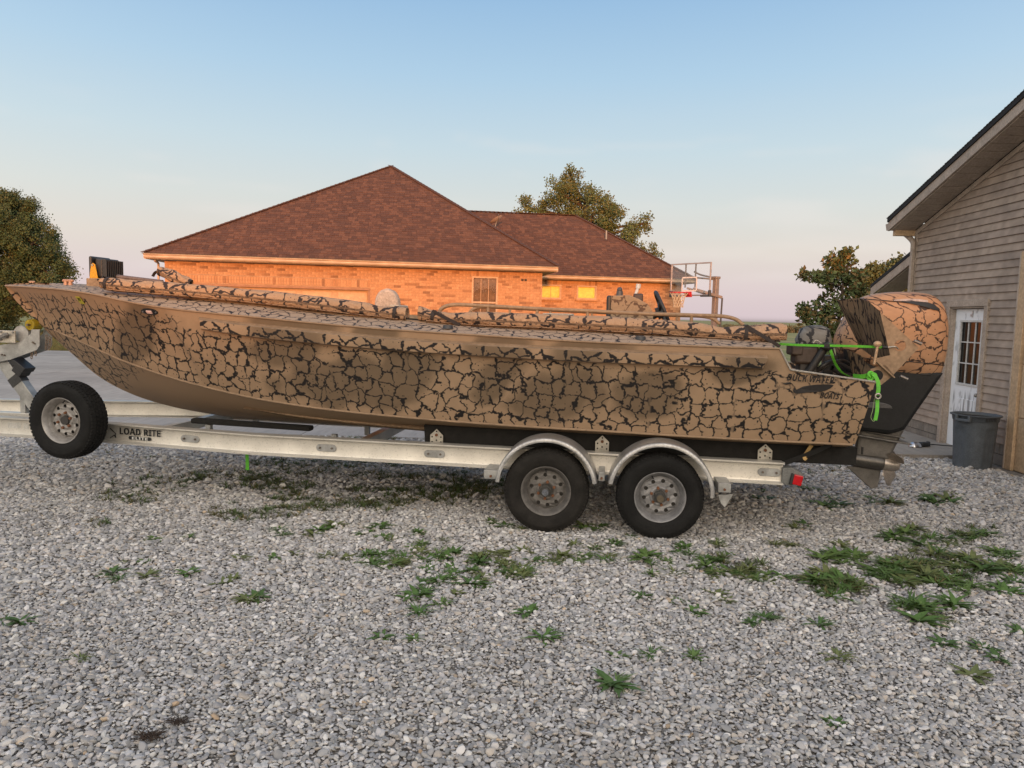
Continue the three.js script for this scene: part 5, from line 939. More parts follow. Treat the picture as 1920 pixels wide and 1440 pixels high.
// plates and stickers on the near rail
const plate = (u, v, w, h, r) => { const p = B(u, v, ZB + 0.006), q = web(p.x); return V(p.x, q.y + BH * 0.5, q.z + 0.006); };
const slopeAt = (x) => { const a = web(x - 0.2), b = web(x + 0.2); return Math.atan2(b.y - a.y, b.x - a.x); }, turnAt = (x) => { const a = web(x - 0.15), b = web(x + 0.15); return -Math.atan2(b.z - a.z, b.x - a.x); };
for (const u of [354, 612, 815, 1445]) {
  const c = plate(u, 840), rr0 = new THREE.Shape(); const w = 0.165, h = 0.062, r = 0.022; rr0.moveTo(-w / 2 + r, -h / 2); rr0.lineTo(w / 2 - r, -h / 2); rr0.absarc(w / 2 - r, 0, h / 2, -Math.PI / 2, Math.PI / 2, false); rr0.lineTo(-w / 2 + r, h / 2); rr0.absarc(-w / 2 + r, 0, h / 2, Math.PI / 2, 1.5 * Math.PI, false);
  const g = new THREE.ExtrudeGeometry(rr0, { depth: 0.006, bevelEnabled: true, bevelSize: 0.002, bevelThickness: 0.002, bevelSegments: 1, curveSegments: 10 }).rotateZ(slopeAt(c.x)).rotateY(turnAt(c.x)).translate(c.x, c.y, c.z);
  const pl = mesh('backing_plate', g, galv, rail);
  mesh('plate_bolts', [-0.055, 0.055].map((x) => cyl(0.0095, 0.0095, 0.02, 6).rotateX(Math.PI / 2).translate(c.x + x, c.y + x * Math.tan(slopeAt(c.x)), c.z + 0.012)), bolt, rail);
}
{ // maker's name on the rail
  const put = (g, x, dy, dz = 0.011) => { const q = web(x); return g.rotateZ(slopeAt(x)).rotateY(turnAt(x)).translate(q.x, q.y + dy, q.z + dz); };
  const x0 = B(225, 812, -0.36).x, x1 = B(306, 818, -0.36).x, t = textG('LOAD RITE', 0.062), k = (x1 - x0) / t.boundingBox.max.x; t.scale(k, 1, 1);
  const ink = mat([0.015, 0.015, 0.016], 0.5);
  mesh('maker_lettering', [put(t, x0, 0.085)], ink, rail);
  const xe = B(265, 820, -0.36).x, pill = new THREE.Shape(), W = 0.2, Hh = 0.034; pill.moveTo(-W / 2, -Hh / 2); pill.lineTo(W / 2, -Hh / 2); pill.absarc(W / 2, 0, Hh / 2, -Math.PI / 2, Math.PI / 2, false); pill.lineTo(-W / 2, Hh / 2); pill.absarc(-W / 2, 0, Hh / 2, Math.PI / 2, 1.5 * Math.PI, false);
  mesh('maker_badge', [put(new THREE.ExtrudeGeometry(pill, { depth: 0.0015, bevelEnabled: false }), xe, 0.058)], ink, rail);
  const e = textG('ELITE', 0.026, 0.002), ke = 0.17 / e.boundingBox.max.x; e.scale(ke, 1, 1).translate(-0.085, -0.013, 0);
  mesh('badge_lettering', [put(e, xe, 0.058, 0.0135)], mat([0.75, 0.74, 0.7], 0.5), rail);
  const xl = B(214, 811, -0.36).x, L = [[-0.035, 0.05], [0.03, 0.0], [0.02, -0.012], [0.03, -0.04], [0.012, -0.012], [-0.035, -0.045]];
  const lg = []; for (let i = 0; i < L.length; i++) { const a = L[i], b = L[(i + 1) % L.length]; lg.push(bar(V(a[0], a[1], 0.002), V(b[0], b[1], 0.002), 0.003, 0.006, 0)); }
  mesh('maker_logo', lg.map((g) => put(g, xl, 0.085)), ink, rail);
  for (const [u, w] of [[28, 0.16], [53, 0.06]]) { const x = B(u, 795, -0.5).x; mesh('rail_sticker', [put(box(w, 0.055, 0.0012), x, 0.105, 0.0055)], mat([0.62, 0.6, 0.55], 0.5), rail); }
}
// cross members and axles
for (const [u, v] of [[650, 800], [830, 850], [1320, 880], [250, 800]]) { const a = web(B(u, v, ZB).x); mesh('cross_member', box(0.08, 0.1, 2 * (a.z - ZC) - 0.03, a.x, a.y + 0.055, ZC), aluM, trailer); }
// wheels
const RT = 0.355, tyreM = mat([0.016, 0.0155, 0.015], 0.85, 0, { specularIntensity: 0.4, tint: 'blotch', size: 0.5, bump: 0.002, bumpSize: 0.15 }), dustyTyre = mat([0.026, 0.0235, 0.021], 0.9, 0, { specularIntensity: 0.4, tint: 'blotch', size: 0.35, bump: 0.002, bumpSize: 0.15 });
const rimM = mat(rgb(152, 151, 152), 0.5, 0.35, { tint: 'blotch', size: 0.22 }), rimDirty = mat(rgb(120, 116, 112), 0.65, 0.25, { tint: 'blotch', size: 0.16 }), hubM = mat([0.10, 0.095, 0.085], 0.55, 0.4);
function wheelParts(parent, rimMat, tyreMat, hubKind) { // axis along z, outer face at +z, centre at origin; width 0.225
  const w = 0.112, prof = [[0.2, -w * 0.72], [0.222, -w * 0.86], [0.27, -w], [0.315, -w * 0.96], [0.338, -w * 0.80], [RT - 0.005, -w * 0.62], [RT - 0.003, 0], [RT - 0.005, w * 0.62], [0.338, w * 0.80], [0.315, w * 0.96], [0.300, w * 0.985], [0.296, w * 1.0], [0.27, w], [0.262, w * 0.985], [0.24, w * 0.95], [0.222, w * 0.86], [0.2, w * 0.72]];
  const tyre = lathe(prof, 72).rotateX(Math.PI / 2);
  const lugs = []; // tread blocks in five rows, open grooves between them
  for (const [z, n, l, wd, off] of [[-0.074, 66, 0.027, 0.028, 0], [-0.037, 60, 0.031, 0.028, 0.5], [0, 60, 0.031, 0.028, 0.2], [0.037, 60, 0.031, 0.028, 0.7], [0.074, 66, 0.027, 0.028, 0.35]]) for (let i = 0; i < n; i++) { const a = (i + off) / n * 2 * Math.PI, r = Math.abs(z) > 0.06 ? RT - 0.011 : RT - 0.005; lugs.push(new THREE.BoxGeometry(l, 0.014, wd).rotateY(0.3 * (i % 2 ? 1 : -1)).rotateX(Math.abs(z) > 0.06 ? Math.sign(z) * 0.35 : 0).translate(0, r, z).rotateZ(a)); }
  for (let i = 0; i < 66; i++) { const a = (i + 0.35) / 66 * 2 * Math.PI; lugs.push(new THREE.BoxGeometry(0.02, 0.026, 0.01).translate(0, 0.333, w * 0.80).rotateZ(a)); }
  mesh('tyre', [tyre, ...lugs], tyreMat, parent);
  const word = 'CARESTAR', gl = []; [...word].forEach((ch, i) => { const g = textG(ch, 0.026, 0.003); const a = 0.62 - i * 0.145; gl.push(g.translate(-0.011, 0.262, w * 0.995).rotateZ(a)); });
  mesh('sidewall_lettering', gl, tyreMat, parent);
  // rim barrel and flange, dished disc with ten hand holes, centre boss with lugs
  const barrel = lathe([[0.197, -0.09], [0.19, -0.06], [0.165, -0.02], [0.165, 0.03], [0.186, 0.05], [0.190, 0.066], [0.205, 0.082], [0.210, 0.090], [0.207, 0.094], [0.200, 0.088], [0.186, 0.070], [0.180, 0.046], [0.176, 0.026], [0.160, 0.014]], 64).rotateX(Math.PI / 2);
  const disc = new THREE.Shape(); disc.absarc(0, 0, 0.166, 0, Math.PI * 2, false);
  for (let i = 0; i < 10; i++) { const a = (i + 0.5) / 10 * 2 * Math.PI, h = new THREE.Path(); h.absellipse(Math.cos(a) * 0.128, Math.sin(a) * 0.128, 0.0165, 0.0165, 0, Math.PI * 2, true, 0); disc.holes.push(h); }
  const dg = new THREE.ExtrudeGeometry(disc, { depth: 0.005, bevelEnabled: false, curveSegments: 20 }), dp = dg.attributes.position;
  for (let i = 0; i < dp.count; i++) { const r = Math.hypot(dp.getX(i), dp.getY(i)); dp.setZ(i, dp.getZ(i) + 0.012 + 0.022 * Math.sin(clamp((r - 0.088) / 0.078) * Math.PI)); } dg.computeVertexNormals();
  const boss = lathe([[0.052, 0.018], [0.055, 0.046], [0.082, 0.046], [0.092, 0.012]], 48).rotateX(Math.PI / 2);
  mesh('rim', [barrel, dg, boss], rimMat, parent);
  mesh('backing_drum', cyl(0.16, 0.16, 0.02, 40).rotateX(Math.PI / 2).translate(0, 0, -0.0), darkSteel, parent);
  mesh('lug_nuts', Array.from({ length: 6 }, (_, i) => { const a = i / 6 * 2 * Math.PI + 0.3; return cyl(0.012, 0.0145, 0.022, 6).rotateX(Math.PI / 2).translate(Math.cos(a) * 0.0705, Math.sin(a) * 0.0705, 0.052); }), rust, parent);
  if (hubKind) mesh('hub', [cyl(0.047, 0.049, 0.06, 32).rotateX(Math.PI / 2).translate(0, 0, 0.05), cyl(0.036, 0.04, 0.045, 32).rotateX(Math.PI / 2).translate(0, 0, 0.1), cyl(0.033, 0.036, 0.012, 32).rotateX(Math.PI / 2).translate(0, 0, 0.127)], hubM, parent);
  if (hubKind === 1) mesh('hub_cap', [cyl(0.027, 0.03, 0.014, 28).rotateX(Math.PI / 2).translate(0, 0, 0.138)], mat([0.55, 0.56, 0.6], 0.2, 0.9), parent);
  if (hubKind === 2) mesh('hub_cap', [cyl(0.029, 0.03, 0.012, 28).rotateX(Math.PI / 2).translate(0, 0, 0.138)], mat(rgb(96, 84, 66), 0.7), parent);
  mesh('valve_stem', rod(V(0.01, 0.178, 0.05), V(0.012, 0.16, 0.075), 0.005), mat([0.02, 0.02, 0.02], 0.6), parent);
}
const wx1 = B(1023, 920, 0).x, wx2 = B(1238, 931, 0).x;
for (const [x, dirt, hub, spin] of [[wx1, 1, 1, 0.1], [wx2, 0, 2, 0.45]]) for (const side of [1, -1]) {
  const w = group('wheel', trailer); wheelParts(w, dirt ? rimDirty : rimM, dirt ? dustyTyre : tyreM, hub);
  w.position.set(x, RT - 0.004, side > 0 ? -0.112 : 2 * ZC + 0.112); w.rotation.set(0, side > 0 ? 0 : Math.PI, 0); w.children.forEach((c) => { if (c.name !== 'sidewall_lettering') c.rotation.z = spin; });
  if (side > 0) mesh('axle', [box(0.06, 0.06, -2 * ZC - 0.4, x, RT - 0.02, ZC)], darkSteel, trailer);
}
// fenders: curved tread-plate strips with a rolled front lip
const fenderTex = dataTex(256, 256, (i, j, u, v) => { const a = Math.abs(Math.sin((u + v) * Math.PI * 16)) > 0.88 && Math.sin((u - v) * Math.PI * 16) > 0 ? 1 : 0, b = Math.abs(Math.sin((u - v) * Math.PI * 16)) > 0.88 && Math.sin((u + v) * Math.PI * 16) < 0 ? 1 : 0, n = 110 + 120 * Math.max(a, b); return [n, n, n]; }, false);
const fenderM = new THREE.MeshPhysicalMaterial({ color: 0xdcdad8, roughness: 0.34, metalness: 0.75, side: THREE.DoubleSide, bumpMap: rep(fenderTex, 0.3), bumpScale: 0.004, map: rep(blotchMap, 0.5) });
for (const [x, R0, a0, a1] of [[wx1, 0.425, 176, 8], [wx2, 0.43, 171, -1]]) for (const side of [1, -1]) {
  const rows = []; for (let i = 0; i <= 40; i++) { const a = lerp(a0, a1, i / 40) * DEG, c = Math.cos(a), s = Math.sin(a), P = (r, z) => V(x + c * r, RT + 0.035 + s * r * 0.98, side > 0 ? z : 2 * ZC - z); rows.push([P(R0 - 0.038, 0.028), P(R0 - 0.035, 0.034), P(R0 - 0.012, 0.031), P(R0 - 0.003, 0.02), P(R0, 0.0), P(R0, -0.235)]); }
  mesh('fender', loft(rows, { flip: side < 0 }), fenderM, trailer);
}
for (const [u, v, w] of [[921, 889, 0.12], [1358, 914, 0.10], [1128, 893, 0.05]]) { const p = B(u, v, -0.05); mesh('fender_bracket', [box(w, 0.075, 0.26, p.x, p.y, -0.16, 0.004)], galv, trailer); mesh('bracket_bolt', [cyl(0.011, 0.011, 0.014, 6).rotateX(Math.PI / 2).translate(p.x, p.y - 0.012, -0.025)], rust, trailer); }
{ const p = B(1358, 935, -0.1); mesh('mud_flap', [extrude([[-0.06, 0.04], [0.06, 0.05], [0.05, 0.03], [0.0, -0.06], [-0.03, -0.03]], -0.02, 0.02).translate(p.x, p.y, -0.05)], galv, trailer); }
// bunks under the hull
for (const s of [1, -1]) {
  const m = (p) => (s > 0 ? p : mirror(p)), zb = -0.44;
  const t0 = B(795, 797, zb), t1 = B(1608, 840, zb), b0 = B(797, 832, zb), b1 = B(1604, 873, zb);
  const prism = (a, b, c, d, th) => loft([[a, d], [b, c]].length ? [[a, d, d.clone().add(V(0, 0, -th)), a.clone().add(V(0, 0, -th))], [b, c, c.clone().add(V(0, 0, -th)), b.clone().add(V(0, 0, -th))]] : [], { closed: true });
  const caps = (a, d, th) => loft([[a, d], [a.clone().add(V(0, 0, -th)), d.clone().add(V(0, 0, -th))]]);
  const gs = [prism(t0, t1, b1, b0, 0.09), caps(t0, b0, 0.09), caps(t1, b1, 0.09)].map((g) => { if (s < 0) { const a = g.attributes.position; for (let i = 0; i < a.count; i++) a.setZ(i, 2 * ZC - a.getZ(i)); } return toCreasedNormals(g, 0.4); });
  mesh('bunk', gs, blackCarpet, trailer);
  const f0 = B(362, 788, -0.75), f1 = B(585, 803, -0.75);
  mesh('front_bunk', [bar(m(f0), m(f1), 0.1, 0.05, 0.015)], blackCarpet, trailer);
  const q = B(392, 800, -0.75), q2 = B(627, 818, -0.75);
  mesh('bunk_post', [q, q2].map((p) => { const w = web(p.x); const z = s > 0 ? p.z : 2 * ZC - p.z; return box(0.05, 0.16, 0.05, p.x, p.y - 0.06, z); }), galv, trailer);
}
for (const [u, v] of [[818, 822], [1129, 834], [1435, 850]]) {
  const p = B(u, v, -0.40), q = web(p.x), y0 = q.y + BH - 0.05, W = 0.058, top = B(u, v - 17, -0.40).y, br = group('bunk_bracket', trailer);
  mesh('bracket_plate', extrude([[p.x - W, y0], [p.x + W, y0], [p.x + W, top - 0.055], [p.x, top], [p.x - W, top - 0.055]], -0.418, 0.008, 0.001), mat([0.55, 0.52, 0.46], 0.45, 0.5, { tint: 'blotch', size: 0.2 }), br);
  const hs = []; for (const [dx, dy] of [[0, -0.02], [-0.04, -0.07], [0.04, -0.07], [-0.04, -0.115], [0.04, -0.115], [0, -0.1]]) hs.push(cyl(0.0075, 0.0075, 0.006, 10).rotateX(Math.PI / 2).translate(p.x + dx, top + dy, -0.409)); mesh('bracket_holes', hs, mat([0.03, 0.025, 0.02], 0.8), br);
  mesh('bracket_bolt', [cyl(0.014, 0.014, 0.016, 6).rotateX(Math.PI / 2).translate(p.x, top - 0.052, -0.404)], rust, br);
}
// tail light on a wedge bracket
{
  const a = B(1482, 893, ZB), tl = group('tail_light', trailer);
  mesh('light_bracket', extrude([[-0.07, 0.07], [0.0, 0.075], [0.09, 0.03], [0.085, 0.012], [0.0, -0.07], [-0.07, -0.055]], ZB - 0.08, 0.12, 0.004).translate(a.x, a.y, 0), mat([0.2, 0.2, 0.19], 0.6, 0.3), tl);
  mesh('lens', [box(0.075, 0.085, 0.1, 0, 0, 0, 0.008).rotateZ(-0.2).translate(a.x + 0.045, a.y - 0.018, ZB + 0.02)], new THREE.MeshPhysicalMaterial({ color: 0xb00810, roughness: 0.2, clearcoat: 0.6, side: THREE.DoubleSide }), tl);
  mesh('lens_housing', [box(0.02, 0.095, 0.11, 0, 0, 0, 0.004).rotateZ(-0.2).translate(a.x - 0.002, a.y - 0.012, ZB + 0.015)], mat([0.02, 0.02, 0.02], 0.5), tl);
}
// tongue and winch stand at the bow
{
  const zc = ZC, P = (u, v, dz = 0) => B(u, v, zc + dz), ws = group('winch_stand', trailer);
  const t0 = P(0, 664), t1 = P(75, 770); t0.add(t0.clone().sub(t1).multiplyScalar(0.05));
  mesh('leaning_post', bar(t0, t1, 0.1, 0.13, 0.006), galv, ws);
  mesh('post_clamp', bar(t0.clone().lerp(t1, 0.42), t0.clone().lerp(t1, 0.55), 0.11, 0.14, 0.004), mat([0.06, 0.06, 0.06], 0.6, 0.4), ws);
  const arm = [[-30, 652], [40, 641], [58, 626], [59, 618], [74, 618], [74, 648], [69, 656], [20, 674], [-30, 684]].map(([u, v]) => { const p = P(u, v, 0.09); return [p.x, p.y]; });
  mesh('side_plate', extrude(arm, zc + 0.082, 0.01, 0.002), galv, ws);
  mesh('side_plate', extrude(arm, zc - 0.092, 0.01, 0.002), galv, ws);
  const bp = [[62, 642], [65, 644], [4, 665], [9, 666]].map(([u, v]) => P(u, v, 0.092)); mesh('plate_bolts', bp.map((p) => cyl(0.01, 0.01, 0.014, 6).rotateX(Math.PI / 2).translate(p.x, p.y, p.z + 0.004)), bolt, ws);
  const wA = P(10, 631, 0.12); mesh('winch_cover', [box(0.32, 0.13, 0.02, wA.x - 0.04, wA.y, wA.z, 0.004)], mat([0.6, 0.56, 0.48], 0.4, 0.5), ws);
  const wd = P(40, 626, 0.06); mesh('winch_drum', [cyl(0.088, 0.088, 0.012, 40).rotateX(Math.PI / 2).translate(wd.x, wd.y, wd.z), cyl(0.08, 0.08, 0.09, 32).rotateX(Math.PI / 2).translate(wd.x + 0.01, wd.y, wd.z - 0.05), cyl(0.09, 0.09, 0.012, 40).rotateX(Math.PI / 2).translate(wd.x + 0.01, wd.y, wd.z - 0.1)], galv, ws);
  const kn = P(11, 629, 0.14); mesh('winch_hub', [cyl(0.028, 0.032, 0.05, 16).rotateX(Math.PI / 2).translate(kn.x, kn.y, kn.z), bar(V(kn.x + 0.05, kn.y + 0.02, kn.z + 0.03), V(kn.x - 0.16, kn.y - 0.06, kn.z + 0.03), 0.014, 0.03, 0.004), ...[[-0.06, 0.035], [0.08, 0.035], [-0.06, -0.045]].map(([x, y]) => cyl(0.012, 0.012, 0.014, 6).rotateX(Math.PI / 2).translate(kn.x + x, kn.y + y, wA.z + 0.012))], mat([0.25, 0.24, 0.23], 0.4, 0.7), ws);
  const ro = P(64, 609, 0), rows = []; for (let j = 0; j <= 8; j++) { const z = lerp(-0.06, 0.06, j / 8), row = []; for (let i = 0; i < 72; i++) { const a = i / 72 * 2 * Math.PI, r = (0.060 + 0.006 * (1 - (z / 0.06) ** 2)) * (1 - 0.045 * (Math.cos(a * 18) > 0.2 ? 1 : 0)); row.push(V(ro.x + Math.cos(a) * r, ro.y + Math.sin(a) * r, ro.z + z)); } rows.push(row); }
  const face = []; for (let i = 0; i < 18; i++) { const a = i / 18 * 2 * Math.PI; face.push(box(0.035, 0.006, 0.008, 0.036, 0, 0, 0.002).rotateZ(a).translate(ro.x, ro.y, ro.z + 0.062)); }
  mesh('bow_roller', [loft(rows, { closed: true }), cyl(0.056, 0.056, 0.004, 40).rotateX(Math.PI / 2).translate(ro.x, ro.y, ro.z + 0.059), ...face], mat(rgb(178, 156, 26), 0.5), ws);
  mesh('roller_axle', [cyl(0.012, 0.012, 0.2, 12).rotateX(Math.PI / 2).translate(ro.x, ro.y, ro.z)], bolt, ws);
  const bl = P(42, 684, 0); mesh('rubber_block', [box(0.2, 0.06, 0.16, 0, 0, 0, 0.01).rotateZ(-0.62).translate(bl.x, bl.y, bl.z), box(0.12, 0.07, 0.14, 0.03, -0.06, 0, 0.01).rotateZ(-0.62).translate(bl.x, bl.y, bl.z)], mat([0.02, 0.02, 0.022], 0.5), ws);
  const chain = (u, v, n) => { const gs = []; for (let i = 0; i < n; i++) { const p = P(u, v + i * 4.6, 0.08); gs.push(new THREE.TorusGeometry(0.014, 0.0045, 6, 14).scale(0.75, 1.2, 1).rotateY(i % 2 ? 1.4 : 0.2).translate(p.x + 0.006 * Math.sin(i), p.y, p.z)); } return gs; };
  mesh('safety_chain', [...chain(87, 631, 6), ...chain(93, 634, 5), ...chain(59, 656, 4), ...chain(66, 655, 3)], mat([0.3, 0.22, 0.16], 0.5, 0.6), ws);
  const up = P(46, 752, 0); mesh('upright', box(0.06, 0.35, 0.06, up.x, up.y - 0.02, up.z, 0.004), galv, ws);
  const tg = P(20, 790, 0); mesh('tongue', [box(2.4, 0.1, 0.1, tg.x - 0.4, web(tg.x).y + 0.07, ZC, 0.006)], aluM, trailer);
}
// spare wheel bolted in front of the rail
{
  const sp = group('spare_wheel', trailer), c = B(126, 787, -0.1); wheelParts(sp, mat(rgb(168, 164, 160), 0.45, 0.35, { tint: 'blotch', size: 0.25 }), tyreM, 0);
  sp.position.set(c.x, c.y, -0.12); sp.rotation.set(0, -0.10, 0);
  const w = web(c.x + 0.05); mesh('spare_bracket', [bar(V(c.x, c.y, -0.16), V(c.x, c.y + 0.0, w.z), 0.08, 0.1, 0.004), box(0.2, 0.09, 0.05, c.x, w.y + 0.1, w.z + 0.05, 0.004)], darkSteel, trailer);
  mesh('hub_bolt', cyl(0.04, 0.045, 0.02, 24).rotateX(Math.PI / 2).translate(c.x + 0.005, c.y, -0.068), darkSteel, trailer);
}
thing(trailer, BF, 'silver aluminium tandem-axle trailer with spare wheel carrying the boat', 'trailer');
// ------------------------------------------------------------------ rolled camouflage covers on the side deck
function coverRoll(name, list, label, straps, endOpen) { // list: [u, v, radius m]
  const z = -0.42, P = list.map(([u, v]) => B(u, v, z)), c = curve(P), N = 110, rows = [];
  const rad = (t) => 1.14 * rad0(t), rad0 = (t) => { const k = t * (list.length - 1), i = Math.min(list.length - 2, Math.floor(k)); return lerp(list[i][2], list[i + 1][2], smooth(0, 1, k - i)); };
  for (let i = 0; i <= N; i++) {
    const t = i / N, p = c.getPoint(t), row = [], R = rad(t);
    for (let j = 0; j < 22; j++) { const a = j / 22 * 2 * Math.PI, sag = 1 + 0.10 * Math.sin(a * 3 + t * 31) * (fbm(t * 24, a, 2) - 0.2) + 0.16 * (fbm(t * 26 + 7, j * 0.35, 3) - 0.5); let yy = Math.sin(a) * R * sag, zz = Math.cos(a) * R * 1.12 * sag; if (yy < -R * 0.78) yy = -R * 0.78; row.push(V(p.x, p.y + yy, p.z + zz)); }
    rows.push(row);
  }
  const roll = group(name), body = loft(rows, { closed: true, uv: (i, j, a, cu) => [cu, a] });
  const ends = [rows[0], rows[N]].map((r, k) => { const inner = r.map((p) => p.clone().lerp(c.getPoint(k), 0.55).add(V(k ? -0.02 : 0.02, 0, 0))), core = r.map(() => c.getPoint(k).clone().add(V(k ? -0.05 : 0.05, 0, 0))); return loft(k ? [r, inner, core] : [core, inner, r], { closed: true }); });
  mesh('rolled_cloth', [body, ...ends], tarpCloth, roll);
  const web = mat([0.035, 0.025, 0.022], 0.8);
  for (const [t, tail] of straps) {
    const p = c.getPoint(t), R = rad(t) * 1.06, ring = []; for (let i = 0; i <= 20; i++) { const a = i / 20 * 2 * Math.PI; ring.push(V(p.x + 0.004 * Math.sin(a), p.y + Math.max(Math.sin(a) * R * 1.02, -R * 0.8), p.z + Math.cos(a) * R * 1.16)); }
    const gs = [ribbon(ring, 0.03, 0.004, V(1, 0, 0), 36)];
    if (tail) gs.push(ribbon([V(p.x, p.y + R * 0.9, p.z + R * 0.8), V(p.x + 0.12, p.y - R * 0.1, p.z + R * 1.5), V(p.x + 0.26, p.y - R * 1.25, p.z + R * 2.0)], 0.03, 0.004, V(0.6, 1, 0.2), 16));
    mesh('strap', gs, web, roll);
  }
  // seam flap along the foot of the roll
  mesh('seam_flap', ribbon(Array.from({ length: 14 }, (_, i) => { const t = lerp(0.05, 0.95, i / 13), p = c.getPoint(t); return V(p.x, p.y - rad(t) * 0.82, p.z + rad(t) * (0.85 + 0.1 * Math.sin(i * 2.1))); }), 0.05, 0.004, V(0, 0.3, 1), 90), tarpCloth, roll);
  return thing(roll, BF, label, 'rolled cover');
}
coverRoll('rolled_cover', [[194, 532, 0.050], [215, 534, 0.056], [250, 537.5, 0.055], [350, 545, 0.057], [480, 557, 0.059], [600, 570, 0.061], [680, 580, 0.058], [712, 585, 0.045], [735, 587, 0.052], [764, 590, 0.054]], 'rolled camouflage cover along the forward deck behind the bow lamp', [[0.06, 0], [0.92, 0]]);
coverRoll('rolled_cover', [[787, 588, 0.062], [815, 594, 0.045], [840, 597, 0.046], [900, 599, 0.056], [1010, 603, 0.060], [1120, 608, 0.062], [1230, 614, 0.062], [1310, 620, 0.060], [1352, 625, 0.045], [1395, 626, 0.062], [1450, 624, 0.070], [1472, 625, 0.066]], 'rolled camouflage cover along the aft deck below the grab rail', [[0.085, 1], [0.82, 1]]);
{ // short rolled pole cover sticking up over the foredeck
  const g = group('pole_cover'), z = ZC + 0.35, a = B(299, 507, z), b = B(330, 521, z), c = B(358, 533, z), rows = [], cv2 = curve([a, b, c]);
  for (let i = 0; i <= 16; i++) { const t = i / 16, p = cv2.getPoint(t), tn = cv2.getTangent(t), n = V(-tn.y, tn.x, 0), row = [], R = lerp(0.045, 0.06, smooth(0, 0.5, t)) * (1 - 0.3 * smooth(0.7, 1, t)); for (let j = 0; j < 16; j++) { const an = j / 16 * 2 * Math.PI, k = 1 + 0.14 * Math.sin(an * 3 + t * 9); row.push(p.clone().addScaledVector(n, Math.sin(an) * R * k).add(V(0, 0, Math.cos(an) * R * k))); } rows.push(row); }
  mesh('cloth_tube', loft(rows, { closed: true }), tarpCloth, g);
  mesh('tie', [ribbon([rows[1][4], rows[1][8], rows[1][12], rows[1][0], rows[1][4]].map((p) => p.clone()), 0.02, 0.004, V(1, 0, 0), 20), ribbon([rows[0][8].clone(), rows[0][8].clone().add(V(-0.06, -0.02, 0.02)), rows[0][8].clone().add(V(-0.09, -0.06, 0.02))], 0.03, 0.004, V(0, 1, 1), 10)], mat([0.04, 0.03, 0.028], 0.8), g);
  thing(g, BF, 'short camouflage cloth tube jutting up over the forward deck', 'pole cover');
  const s = group('stowed_pole'), p0 = B(222, 519, ZC + 0.2), p1 = B(305, 529, ZC + 0.2); mesh('pole', rod(p0, p1, 0.022, 12), mat(rgb(112, 92, 84), 0.5), s); mesh('end_cap', [new THREE.SphereGeometry(0.025, 12, 8).translate(p0.x, p0.y, p0.z)], mat(rgb(90, 76, 70), 0.5), s);
  thing(s, BF, 'smooth brown pole stowed on the foredeck beside the lamp', 'pole');
}
{ // bow flood lamp: finned housing on a yellow bracket
  const g = group('flood_lamp'), z = ZC + 0.1, P = (u, v) => B(u, v, z + 0.1), p = P(194, 501), k = B(194, 501, z).x - B(184, 501, z).x, blk = mat([0.03, 0.026, 0.025], 0.45);
  const b0 = P(180, 524), w = P(218, 500).x - P(172, 500).x, h = P(190, 478).y - P(190, 518).y;
  const F = [box(0.035, h, 0.3, P(175, 500).x, p.y, z, 0.015)];
  mesh('front_bezel', F, blk, g);
  mesh('housing', [box(w * 0.42, h * 0.86, 0.22, P(189, 500).x, p.y - 0.005, z, 0.012)], blk, g);
  const x0 = P(186, 500).x, x1 = P(218, 500).x; const xm = P(196, 500).x, xe = P(204, 500).x; mesh('heat_sink', box(xm - x0, h * 0.82, 0.28, (x0 + xm) / 2, p.y - 0.012, z, 0.008), blk, g); for (let i = 0; i < 10; i++) mesh('cooling_fin', box(xe - xm, h * 0.8, 0.009, (xm + xe) / 2 - 0.002, p.y - 0.012, z + lerp(-0.13, 0.13, i / 9), 0.002), blk, g);
  const br = [[168, 521], [171, 496], [174, 493], [178, 496], [183, 521]].map(([u, v]) => { const q = B(u, v, z + 0.17); return [q.x, q.y]; });
  const yel = mat(rgb(226, 162, 22), 0.4, 0.1);
  mesh('bracket', [extrude(br, z + 0.165, 0.006, 0.001), extrude(br, z - 0.171, 0.006, 0.001), box(0.08, 0.006, 0.34, (br[0][0] + br[4][0]) / 2, br[0][1], z)], yel, g);
  const bo = B(174, 497, z + 0.17); mesh('bracket_bolt', cyl(0.012, 0.012, 0.014, 8).rotateX(Math.PI / 2).translate(bo.x, bo.y, z + 0.176), mat([0.5, 0.4, 0.25], 0.4, 0.7), g);
  const bx = B(178, 529, z + 0.15); mesh('mounting_box', box(0.17, 0.1, 0.36, bx.x + 0.01, br[0][1] - 0.053, z, 0.006), tanPaint, g);
  mesh('cable', tube([V(p.x, p.y - h * 0.3, z + 0.12), V(p.x + 0.02, p.y - h * 0.5, z + 0.15), V(p.x - 0.01, br[0][1] - 0.02, z + 0.19)], 0.007), blk, g);
  thing(g, BF, 'black finned flood lamp on a yellow bracket at the bow', 'lamp');
}
